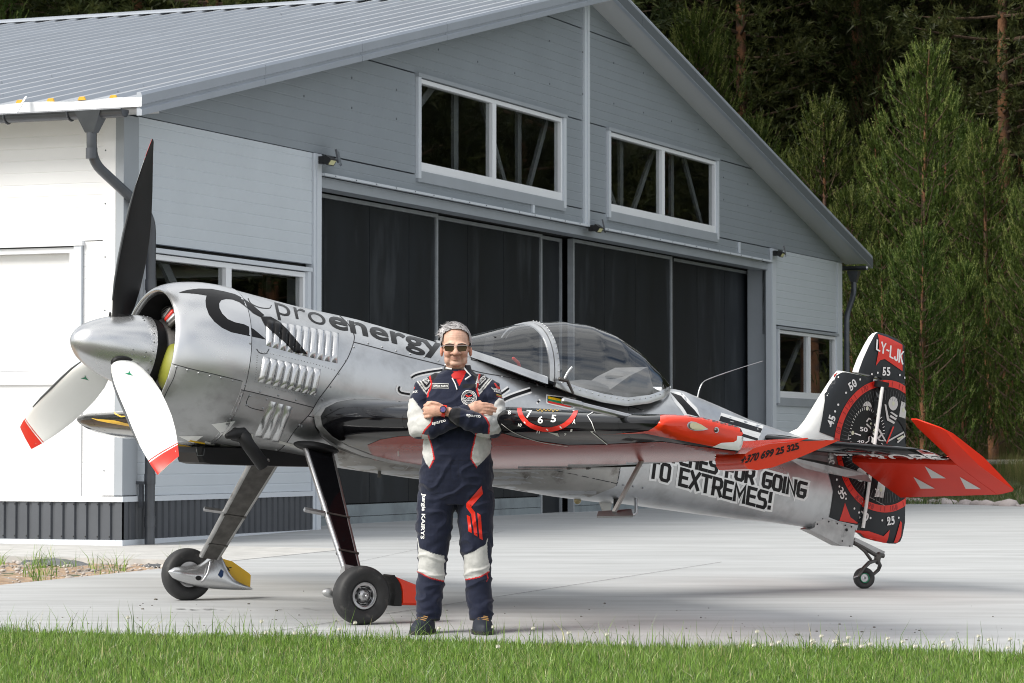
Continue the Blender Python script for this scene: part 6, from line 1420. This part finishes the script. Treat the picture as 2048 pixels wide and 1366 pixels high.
bd.tube([H0+Vector((0, -.095, 1.650)), H0+Vector((0, -.110, 1.624)), H0+Vector((.001, -.126, 1.601))], [.010, .012, .0165], 12, dome=True)
bd.tube([H0+Vector((x, -.103+abs(x)*.5, 1.5765)) for x in (-.026, -.012, 0, .012, .026)], [.004, .0055, .005, .0055, .004], 10, dome=True)
bd.tube([H0+Vector((x, -.102+abs(x)*.5, 1.566)) for x in (-.022, -.010, 0, .010, .022)], [.004, .006, .0065, .006, .004], 10, dome=True)
bd.tube([H0+Vector((0, .005, 1.58)), pp(916, 742, .01), pp(915, 775, .02)], [.060, .060, .065], 24)
bd.tube([pp(915, 785, .02), pp(914, 860, .0), pp(912, 985, .0)], [.07, .10, .10], 20)
for pts in (((877, 985, 0), (865, 1130, 0), (856, 1240, 0)), ((949, 985, 0), (955, 1130, 0), (962, 1240, 0))): bd.tube([pp(912, 975, 0)]+[pp(*p) for p in pts], [.07, .07, .05, .035], 14)
RA = [(850, 786, .0), (838, 818, -.03), (841, 858, -.11), (882, 849, -.195), (935, 821, -.195)]; LA = [(978, 786, .0), (988, 815, -.03), (985, 854, -.11), (950, 846, -.235), (897, 823, -.262)]
for A_ in (RA, LA): bd.tube([pp(914, 785, 0)]+[pp(*p) for p in A_], [.035, .030, .034, .036, .034, .027], 14)
# watch hand: back of the hand to the camera, fingers closing round the other arm
def finger(pts, r0, r1): bd.tube([pp(*p) for p in pts], list(np.linspace(r0, r1, len(pts))), 12, dome=True)
bd.tube([pp(900, 824, -.262), pp(886, 822, -.262), pp(874, 821, -.258), pp(863, 821, -.250)], [.027, .031, .036, .034], 16, sq=((0, 1, 0), .62), dome=True)
for v, l in ((810, 0), (817.5, 2), (825.5, 1.5), (833, -1)): finger([(868, v*.8+822*.2, -.255), (860-l, v, -.258), (853.5-l, v+.8, -.238), (851.5-l, v+1.6, -.205), (855, v+2, -.178)], .0105, .0082)
finger([(886, 813, -.262), (877, 808, -.268), (866, 805.5, -.262), (858, 806, -.245)], .0115, .0088)
# other hand: lies flat on the upper arm, fingers to the right
bd.tube([pp(930, 823, -.19), pp(940, 820, -.20), pp(950, 817, -.205), pp(962, 816.5, -.20)], [.026, .03, .035, .032], 16, sq=((0, 1, 0), .6), dome=True)
for (v0, u1, v1, u2, v2) in ((808, 975, 808.5, 986, 811), (813.5, 979, 814, 992.5, 817.5), (819.5, 978, 820.5, 991, 823.5), (825.5, 973, 826.5, 984, 829)): finger([(957, v0, -.205), (966, v0, -.208), (u1, v1, -.200), (u2, v2, -.178)], .0105, .0078)
finger([(942, 812, -.205), (951, 806.5, -.208), (961, 804, -.2)], .011, .0085)
bm_ = voxel(bd, .0042, 2)
MAN = link('person', bm_); MAN.matrix_world = PM; tag(MAN, 'man with white hair and sunglasses standing with arms crossed in a navy racing suit', 'person')
bm_.materials.append(MATS['skin']); smooth_angle(bm_, 180)
co = np.empty(len(bm_.vertices)*3); bm_.vertices.foreach_get('co', co); co = co.reshape(-1, 3)
h = co-np.array(H0); n = len(co); C = np.tile((.60, .38, .285), (n, 1))
def blot(c, r, col, k):  # skin tints; wrinkles and mouth line are crease shade painted dark
    global C
    d = ((h-np.array(c))/np.array(r)); w_ = np.exp(-(d**2).sum(1)*1.2)[:, None]*k; C = C*(1-w_)+np.array(col)*w_
for s_ in (-1, 1): blot((s_*.045, -.09, 1.597), (.03, .05, .028), (.60, .27, .19), .6); blot((s_*.087, .0, 1.612), (.015, .04, .035), (.55, .20, .14), .7)
blot((0, -.12, 1.599), (.018, .03, .016), (.58, .24, .17), .6); blot((0, -.11, 1.5705), (.028, .03, .0075), (.42, .16, .125), .9); blot((0, -.108, 1.5715), (.027, .03, .0026), (.08, .025, .02), .95)
blot((0, -.1, 1.588), (.03, .04, .006), (.36, .19, .14), .6); blot((0, -.09, 1.530), (.06, .05, .03), (.40, .25, .19), .35); blot((0, -.08, 1.72), (.06, .06, .03), (.56, .33, .25), .6)
for s_ in (-1, 1):
    for t_ in np.linspace(0, 1, 7): blot((s_*lerp(.022, .038, t_), -.1, lerp(1.598, 1.562, t_)), (.005, .05, .006), (.27, .13, .10), .55)
    blot((s_*.046, -.08, 1.606), (.02, .05, .005), (.42, .22, .17), .5); blot((s_*.066, -.05, 1.575), (.012, .06, .04), (.38, .21, .165), .5)
for zf in (1.690, 1.702, 1.713):
    for xf in np.linspace(-.045, .045, 13): blot((xf, -.1, zf+.002*math.cos(xf*60)), (.006, .05, .0022), (.36, .19, .14), .45)
for xf in np.linspace(-.02, .02, 6): blot((xf, -.1, 1.5505+abs(xf)*.1), (.007, .05, .0025), (.33, .18, .14), .5)
hand = (co[:, 2] < 1.4); C[hand] = C[hand]*np.array([1.0, .90, .88])
ca = bm_.color_attributes.new('skin', 'FLOAT_COLOR', 'POINT'); ca.data.foreach_set('color', np.c_[C, np.ones(n)].astype(np.float32).ravel())

# racing suit
st = MB(); rings = []
for v, u, hw, hd, yc in ((1008, 912, .150, .10, 0), (990, 911, .205, .125, 0), (960, 912, .212, .138, -.01), (925, 914, .200, .143, -.02), (885, 915, .190, .145, -.025), (835, 914, .198, .138, -.015), (795, 914, .200, .128, 0), (775, 914, .186, .114, .005), (759, 914, .150, .096, .01), (748, 914.5, .105, .082, .012), (741, 915, .082, .074, .012)):
    c = pp(u, v, yc); rings.append([c+Vector((hw*math.copysign(abs(math.cos(a))**.85, math.cos(a)), hd*math.copysign(abs(math.sin(a))**.85, math.sin(a)), 0)) for a in np.linspace(0, 2*math.pi, 40, endpoint=False)])
st.loft(rings)
st.tube([pp(878, 978, 0), pp(870, 1030, 0), pp(867, 1080, 0), pp(865, 1130, -.005), pp(860, 1180, .005), pp(857, 1215, 0), pp(857, 1240, 0)], [.110, .106, .094, .081, .074, .070, .064], 28)
st.tube([pp(948, 978, 0), pp(951, 1030, 0), pp(952, 1080, 0), pp(955, 1130, -.005), pp(958, 1180, .005), pp(962, 1215, 0), pp(962, 1240, 0)], [.110, .106, .094, .078, .073, .070, .064], 28)
st.tube([pp(872, 770, .01), pp(851, 781, .0), pp(839, 820, -.03), pp(841, 856, -.11)], [.064, .072, .066, .068], 24, dome=True)
st.tube([pp(841, 856, -.11), pp(868, 853, -.175), pp(900, 841, -.205), pp(928, 825, -.205)], [.068, .062, .054, .043], 24, dome=True)
st.tube([pp(957, 770, .01), pp(977, 781, .0), pp(988, 818, -.03), pp(985, 854, -.11)], [.064, .072, .066, .068], 24, dome=True)
st.tube([pp(985, 854, -.11), pp(962, 851, -.20), pp(935, 839, -.25), pp(914, 829, -.262)], [.068, .061, .053, .045], 24, dome=True)
sm = voxel(st, .0042, 5)
n = len(sm.vertices); co = np.empty(n*3); sm.vertices.foreach_get('co', co); co = co.reshape(-1, 3); no = np.empty(n*3); sm.vertices.foreach_get('normal', no); no = no.reshape(-1, 3)
U = 905+co[:, 0]*PSC; V_ = 1265-co[:, 2]*PSC
d = np.empty(n)
for i in range(n):
    p = co[i]; u, v = U[i], V_[i]
    w1 = mnoise.noise(Vector((p[0]*9, p[1]*9, p[2]*16)))*.0045+mnoise.noise(Vector((p[0]*24, p[1]*24, p[2]*40+7)))*.0022
    if v > 1150: w1 += .006*math.sin((v+30*mnoise.noise(Vector((p[0]*9+5, p[1]*9, p[2]*5))))*.27+u*.05)*min(1, (v-1150)/60)*(.5+mnoise.noise(Vector((p[0]*7, p[1]*7, p[2]*9))))+mnoise.noise(Vector((p[0]*16, p[1]*16, p[2]*34)))*.006*min(1, (v-1150)/60)
    elif v > 985: w1 += .0035*math.sin((v*.14+u*.09*(1 if u < 912 else -1)+3*mnoise.noise(Vector((p[0]*10, p[1]*10, p[2]*8)))))
    elif v > 880: w1 += mnoise.noise(Vector((p[0]*7+9, p[1]*7, p[2]*30)))*.005
    elif (u < 862 or u > 966): w1 += .0045*math.sin(v*.26+u*.10+3*mnoise.noise(Vector((p[0]*10, p[1]*10, p[2]*9))))
    elif 820 < v: w1 += .003*math.sin(u*.30+v*.1)
    cr_ = abs(mnoise.noise(Vector((p[0]*6+p[2]*5, p[1]*6, p[2]*10-p[0]*4))))
    amp = .010 if v > 1120 else (.009 if v > 1000 else (.008 if v > 860 else .007))
    w1 = w1*.6+amp*(.22-min(.22, cr_))/.22*.9
    d[i] = w1
co += no*d[:, None]; sm.vertices.foreach_set('co', co.ravel()); sm.update()
NAVY, WHT, RED, BLK = (.0080, .0115, .030), (.48, .48, .465), (.52, .012, .010), (.010, .0105, .014)
CC = np.tile(NAVY, (n, 1))
def inpoly(P):
    P = np.array(P); r = np.zeros(n, bool); j = len(P)-1
    for i in range(len(P)):
        c_ = ((P[i, 1] > V_) != (P[j, 1] > V_)) & (U < (P[j, 0]-P[i, 0])*(V_-P[i, 1])/(P[j, 1]-P[i, 1]+1e-12)+P[i, 0]); r ^= c_; j = i
    return r
def near(P, wd):
    m_ = np.full(n, 1e9)
    for a, b in zip(P, P[1:]):
        ax, ay = a; bx_, by = b; t_ = np.clip(((U-ax)*(bx_-ax)+(V_-ay)*(by-ay))/((bx_-ax)**2+(by-ay)**2), 0, 1); m_ = np.minimum(m_, np.hypot(U-ax-t_*(bx_-ax), V_-ay-t_*(by-ay)))
    return m_ < wd/2
def m1(x, y): return (760+x/4.02, 620+y/4.02)
def m2(x, y): return (760+x/3.794, 940+y/3.794)
front = no[:, 1] < .35
def paint(P, col, f=m1, msk=None):
    global CC
    k = inpoly(pxl(f, P)); k = k & msk if msk is not None else k; CC[k] = col
def pipe_(P, wd, col=RED, f=m1, msk=None):
    k = near(pxl(f, P), wd); k = k & msk if msk is not None else k; CC[k] = col
arms = (co[:, 1] < -.10) | (U < 858) | (U > 972)
paint([(200, 735), (272, 712), (325, 790), (378, 850), (432, 872), (425, 905), (375, 960), (338, 1020), (200, 1040)], WHT, msk=arms & (V_ < 880))
pipe_([(434, 872), (424, 908), (372, 962), (340, 1018)], 3.0, msk=arms & (V_ < 880))
paint([(812, 822), (905, 800), (925, 745), (960, 705), (1020, 740), (1010, 900), (960, 1000), (868, 998), (882, 930), (850, 880)], WHT, msk=arms & (V_ < 880))
pipe_([(800, 820), (818, 835), (852, 880), (882, 930), (868, 996)], 3.0, msk=arms & (V_ < 880))
torso = ~((co[:, 1] < -.155))
paint([(340, 1000), (398, 1000), (448, 1200), (405, 1268), (352, 1185)], WHT); pipe_([(396, 1000), (446, 1195), (405, 1266)], 2.6)
paint([(776, 990), (885, 990), (890, 1150), (780, 1262), (733, 1192), (735, 1150)], WHT); pipe_([(776, 990), (735, 1150), (735, 1195), (780, 1262)], 2.6)
up_ = V_ < 800
paint([(270, 520), (300, 480), (520, 460), (420, 590), (376, 660)], BLK, msk=up_); paint([(925, 520), (880, 480), (720, 460), (770, 600), (800, 668)], BLK, msk=up_)
pipe_([(286, 522), (372, 640), (415, 596), (392, 505), (430, 485), (510, 470)], 2.8, WHT, msk=up_); pipe_([(905, 522), (800, 655), (768, 610), (800, 510), (760, 480)], 2.8, WHT, msk=up_)
pipe_([(272, 535), (380, 680), (398, 640)], 2.6, WHT, msk=up_); pipe_([(925, 530), (800, 678), (780, 650)], 2.6, WHT, msk=up_)
pipe_([(388, 700), (392, 670), (418, 600), (392, 510), (455, 490)], 3.2, msk=up_); pipe_([(795, 695), (780, 640), (800, 520), (770, 505)], 3.2, msk=up_)
paint([(300, 505), (350, 490), (352, 515), (305, 530)], RED, msk=up_); paint([(840, 505), (905, 500), (900, 520), (845, 525)], RED, msk=up_)
paint([(590, 500), (700, 490), (640, 615)], RED, msk=up_)
paint([(663, 598), (770, 598), (770, 632), (663, 632)], BLK, msk=up_)
paint([(575, 790), (660, 790), (640, 930), (560, 905)], BLK, msk=co[:, 1] < -.2)
for P, Q in (([(296, 585), (306, 590), (400, 625), (492, 648), (486, 842), (380, 808), (292, 768)], [(292, 770), (380, 810), (486, 842)]), ([(638, 645), (720, 610), (812, 555), (832, 770), (760, 805), (636, 832)], [(636, 832), (760, 805), (830, 770)])): paint(P, WHT, m2); pipe_(Q, 2.4, RED, m2)
pipe_([(818, 770), (812, 840)], 2, RED, m2); pipe_([(285, 520), (300, 585)], 2.0, WHT, m2); pipe_([(820, 520), (800, 575)], 2.0, WHT, m2)
CC[V_ > 1236] = BLK
for x0 in ((575, 860, 575, 1366),): pass
pipe_([(576, 1150), (574, 1366)], .9, (.006, .008, .02)); pipe_([(640, 940), (632, 1366)], .9, (.006, .008, .02))
pipe_([(430, 1210), (740, 1210)], 1.2, (.006, .008, .02)); pipe_([(500, 1110), (735, 1105)], 1.0, (.006, .008, .02)); pipe_([(640, 615), (590, 760), (580, 800)], 1.2, (.006, .008, .02), msk=up_)
ca = sm.color_attributes.new('cloth', 'FLOAT_COLOR', 'POINT'); ca.data.foreach_set('color', np.c_[CC, np.ones(n)].astype(np.float32).ravel())
sm.materials.append(MATS['cloth']); smooth_angle(sm, 180); SUIT = link('racing_suit', sm, MAN); SB = bvh_of([SUIT])
def sword(body, quad, m='thread_white', bold=.02, name='lettering', step=4): return decal(name, text_in(body, quad, bold), SB, m, SUIT, PMI, .0025, step)
def spoly(P, m, f=m1, name='badge', off=.002, step=4): return decal(name, fill2d([pxl(f, P)]), SB, m, SUIT, PMI, off, step)
sword('Jurgis KAIRYS', [m2(352, 178), m2(338, 524), m2(302, 522), m2(316, 175)], bold=.03)
spoly([(770, 118), (780, 180), (692, 282), (722, 320), (740, 505), (714, 490), (692, 335), (656, 285), (656, 252)], 'red_vinyl', m2, 'emblem'); spoly([(660, 340), (684, 352), (697, 478), (672, 465)], 'red_vinyl', m2, 'emblem'); spoly([(738, 324), (764, 342), (778, 532), (754, 518)], 'red_vinyl', m2, 'emblem')
sword('sparco', [m1(418, 905), m1(528, 880), m1(532, 905), m1(422, 932)]); sword('sparco', [m1(695, 838), m1(808, 850), m1(808, 876), m1(695, 860)])
spoly([(422, 592), (553, 596), (553, 630), (422, 628)], 'cloth_black'); decal('badge_edge', strip2d(pxl(m1, [(422, 592), (553, 596), (553, 630), (422, 628)]), .8, True), SB, 'thread_white', SUIT, PMI, .003, 4)
sword('JURGIS KAIRYS', [m1(430, 602), m1(546, 606), m1(546, 624), m1(430, 622)])
cx_, cy_, rr_ = 714, 707, 60
decal('badge_ring', strip2d([m1(cx_+rr_*math.cos(t), cy_+rr_*math.sin(t)) for t in np.linspace(0, 2*math.pi, 40, endpoint=False)], 1.2, True), SB, 'thread_white', SUIT, PMI, .003, 4)
decal('badge_ring', strip2d([m1(cx_+42*math.cos(t), cy_+42*math.sin(t)) for t in np.linspace(0, 2*math.pi, 40, endpoint=False)], .9, True), SB, 'thread_white', SUIT, PMI, .003, 4)
decal('badge_ticks', join2d(*[strip2d([m1(cx_+47*math.cos(t), cy_+47*math.sin(t)), m1(cx_+55*math.cos(t), cy_+55*math.sin(t))], 1.1) for t in np.linspace(0, 6.28, 34)]), SB, 'thread_white', SUIT, PMI, .003, 4)
sword('VOSTOK', [m1(672, 704), m1(760, 704), m1(760, 720), m1(672, 720)]); sword('EUROPE', [m1(685, 723), m1(748, 723), m1(748, 735), m1(685, 735)])
spoly([(680, 682), (700, 682), (708, 692), (742, 680), (738, 690), (710, 700), (700, 700)], 'red_vinyl', name='emblem')
sword('VOSTOK', [m1(345, 520), m1(402, 568), m1(392, 586), m1(338, 540)]); sword('EUROPE', [m1(336, 545), m1(386, 590), m1(376, 602), m1(332, 562)])
sword('VOSTOK', [m1(775, 580), m1(842, 520), m1(850, 540), m1(788, 596)]); sword('EUROPE', [m1(792, 600), m1(850, 545), m1(852, 558), m1(800, 608)])
sword('VOSTOK', [m1(895, 620), m1(970, 642), m1(968, 658), m1(895, 638)]); sword('EUROPE', [m1(915, 645), m1(968, 660), m1(966, 672), m1(915, 658)]); sword('STOK', [m1(262, 655), m1(304, 645), m1(304, 664), m1(262, 672)])
spoly([(915, 588), (930, 592), (945, 612), (962, 620), (962, 640), (935, 630)], 'red_vinyl', name='emblem'); spoly([(268, 622), (285, 615), (282, 632), (255, 650), (255, 635)], 'red_vinyl', name='emblem')
for k, m in enumerate(('yellow_paint', 'green_vinyl', 'red_vinyl')): spoly([(935, 674+k*6), (978, 690+k*6), (978, 696+k*6), (935, 680+k*6)], m, name='flag_stripe')
# collar, shirt
def ringband(z0, z1, r0, r1, a0, a1, m, name, yoff=.012, ux=915, thick=.006, parent=None, back=.0):
    vs = []; N_ = 36
    for i in range(N_+1):
        a = lerp(a0, a1, i/N_); s_, c_ = math.sin(a), math.cos(a); k = back*(1-math.cos(a-math.pi/2))*.5
        for z, r, t_ in ((z0, r0, 0), (z1, r1, 0), (z1, r1, -thick), (z0, r0, -thick)): vs.append(pp(ux, 0, 0)*0+Vector(((ux-905)/PSC+(r+t_)*c_, yoff+(r+t_)*s_*.95, z-k*.0)))
    mb = MB().add(vs, [(i*4+j, i*4+(j+1) % 4, i*4+4+(j+1) % 4, i*4+4+j) for i in range(N_) for j in range(4)]+[(0, 1, 2, 3), tuple(N_*4+j for j in range(4))]); return mb.build(name, m, parent or MAN, 60)
CL = ringband(1.462, 1.535, .094, .074, rad(-52), rad(238), 'cloth_black', 'collar', parent=SUIT)
ringband(1.533, 1.542, .0755, .073, rad(-52), rad(238), 'thread_white', 'collar_edge', parent=SUIT)
MB().tube([pp(928.5, 736.5, -.062), pp(935, 745, -.075), pp(942, 752, -.078), pp(931, 760, -.098)], .0045, 8).build('collar_edge', 'thread_white', SUIT, 60); MB().tube([pp(892, 737, -.055), pp(904, 739, -.066)], .0055, 8).build('collar_edge', 'thread_white', SUIT, 60)
ringband(1.455, 1.500, .084, .064, rad(-150), rad(-30), 'shirt_red', 'shirt', yoff=-.008)
MB().tube([pp(905, 757, -.092), pp(911, 768, -.108), pp(915, 780, -.118)], .0035, 8).build('zip_edge', 'thread_white', SUIT, 60)
# hair: cap over the skull plus combed strands
hm = MB(); NU, NV = 48, 26; hv = []
def hairline(x, y): return 1.741-.55*max(0, abs(x)-.03) if y < -.04 else (1.668 if y < -.012 else (1.636 if y < .03 else 1.59))
def scalp(th, ph, g): return Vector((.0845*math.sin(th)*math.cos(ph), .012+.103*math.sin(th)*math.sin(ph), 1.672+.1*math.cos(th)))*1+Vector((math.sin(th)*math.cos(ph), math.sin(th)*math.sin(ph), math.cos(th)))*g
for i in range(NV+1):
    for j in range(NU): hv.append(scalp(math.pi*.72*i/NV, 2*math.pi*j/NU, .006))
fs = []
for i in range(NV):
    for j in range(NU):
        q = (i*NU+j, i*NU+(j+1) % NU, (i+1)*NU+(j+1) % NU, (i+1)*NU+j); c = sum((hv[k] for k in q), Vector())/4
        if c.z > hairline(c.x, c.y): fs.append(q)
HAIR = hm.add([H0+v for v in hv], fs).build('hair', 'hair_base', MAN, 180)
for nm_, m_, cnt, sd_ in (('hair_strands', 'hair_white', 1500, 1), ('hair_strands', 'hair_grey', 700, 2)):
    r = np.random.default_rng(sd_); mb = MB(); k = 0
    while k < cnt:
        th = r.uniform(0, 2.2); ph = r.uniform(0, 6.283); p = scalp(th, ph, .004)
        if p.z < hairline(p.x, p.y)-.004: continue
        if m_ == 'hair_grey' and (p.z < 1.70 or p.x < -.045): continue
        side = p.z < 1.70; comb = Vector((-.9 if not side else 0, .15 if not side else .5, .12 if not side else -.8))+Vector(r.normal(0, .25, 3)); nrm = (p-Vector((0, .012, 1.672))).normalized(); comb -= nrm*comb.dot(nrm)*.75; comb.normalize()
        l = r.uniform(.016, .048) if not side else r.uniform(.010, .02); w_ = comb.cross(nrm).normalized()*r.uniform(.0005, .0011); lift = r.uniform(.001, .008)*(2.0 if p.x < -.03 and p.z > 1.70 else 1)*(.5 if side else 1)
        a, b, c = p, p+comb*l*.5+nrm*lift, p+comb*l+nrm*lift*.7; mb.add([H0+v for v in (a-w_, a+w_, b+w_, b-w_, c)], [(0, 1, 2, 3), (3, 2, 4)]); k += 1
    kind(mb.build(nm_, m_, HAIR), 'stuff')
for s_ in (-1, 1): MB().tube([H0+Vector((s_*.014, -.110, 1.651)), H0+Vector((s_*.035, -.105, 1.6545)), H0+Vector((s_*.058, -.088, 1.651))], [.0025, .0035, .002], 8, dome=True).build('eyebrow', 'brow_hair', MAN, 60)
# sunglasses
SG = MB(); cc = H0
def lens(s_):
    P = [(.009, .012), (.062, .014), (.066, .004), (.058, -.017), (.022, -.0195), (.011, -.010)]
    return [cc+Vector((s_*x, -.123+.16*x*x*6, 1.628+z)) for x, z in P]
SG.tube([cc+Vector((x, -.124+.16*x*x*6, 1.6405+abs(x)*.03)) for x in (-.068, -.04, -.012, 0, .012, .04, .068)], .0022, 8)
for s_ in (-1, 1): SG.bar(cc+Vector((s_*.068, -.122+.16*.068**2*6, 1.6425)), cc+Vector((s_*.086, .0, 1.638)), .003, .005)
SG = SG.build('sunglasses', 'frame_metal', MAN, 50)
for s_ in (-1, 1): MB().prism(lens(s_), (0, .0025, 0)).build('lens', 'lens_olive', SG)
# wristwatch
wc = pp(889, 819.5, -.300); WT = MB().lathe([(.0, 0), (.0, .019), (-.004, .0205), (-.008, .0195), (-.0085, .0165), (-.007, .016), (-.007, 0)], wc, (.25, 1, -.1), 32).build('wristwatch', 'black_matt', MAN, 40)
MB().lathe([(-.0075, 0), (-.0075, .0155)], wc, (.25, 1, -.1), 28).build('watch_dial', 'watch_dial', WT)
a_ = (pp(914, 829, -.262)-pp(874, 821, -.26)).normalized(); sb_ = MB(); c_ = pp(890.5, 822.5, -.262)
u_ = Vector((0, 0, 1)); u_ = (u_-a_*u_.dot(a_)).normalized(); v_ = a_.cross(u_)
sb_.loft([[c_+a_*o+(u_*math.cos(t)*.034+v_*math.sin(t)*.034)*k for t in np.linspace(0, 2*math.pi, 32, endpoint=False)] for o, k in ((-.010, 1.), (.010, 1.03), (.010, .93), (-.010, .9))]); sb_.build('strap', 'red_vinyl', WT, 50)
# shoes
def shoe(heel, toe, wd):
    a, b = Vector(heel), Vector(toe); mb = MB(); L = (b-a).length; d = (b-a)/L; sdv = Vector((-d.y, d.x, 0)); R = []; R2 = []
    for k in np.linspace(0, 1, 15):
        hw = wd*(.33+.17*math.sin(math.pi*min(1, k*1.05))+.05*k)*(math.sin(math.pi*min(1, max(.0, (1-k))*4+.12)/2) if k > .75 else 1)*(.75+.25*min(1, k*5)); ht = lerp(.115, .045, min(1, max(0, (k-.15)/.75))**.8)*(1 if k < .93 else .75); c = a.lerp(b, k)
        R.append([c+sdv*hw*math.cos(t)+Vector((0, 0, .018+max(0, math.sin(t))**.75*ht)) for t in np.linspace(0, math.pi, 13)]); R2.append([c+sdv*(hw+.005)*x+Vector((0, 0, z)) for x, z in ((1, 0), (1, .022), (-1, .022), (-1, 0))])
    S = mb.loft(R).build('shoe', 'shoe_blue', MAN, 60); MB().loft(R2).build('sole', 'shoe_sole', S, 40)
    for k in (.36, .45, .54, .63): c = a.lerp(b, k); ht = lerp(.115, .045, min(1, max(0, (k-.15)/.75))**.8)+.02; MB().tube([c+sdv*x+Vector((0, 0, ht-abs(x)*.25))+d*(.012 if x > 0 else -.012) for x in (-.03, -.012, .012, .03)], .0032, 6).build('lace', 'lace_brown', S, 60)
    c = a.lerp(b, .33)
    for sx in (-1, 1): MB().tube([c+Vector((0, 0, .118)), c+sdv*sx*.02+d*.01+Vector((0, 0, .128)), c+sdv*sx*.036+d*.02+Vector((0, 0, .11)), c+sdv*sx*.012+d*.012+Vector((0, 0, .112))], .003, 6).build('lace', 'lace_brown', S, 60)
shoe((pp(858, 0, 0).x, .07, 0), (pp(835, 0, 0).x, -.205, 0), .115); shoe((pp(962, 0, 0).x, .07, 0), (pp(970, 0, 0).x, -.21, 0), .115)
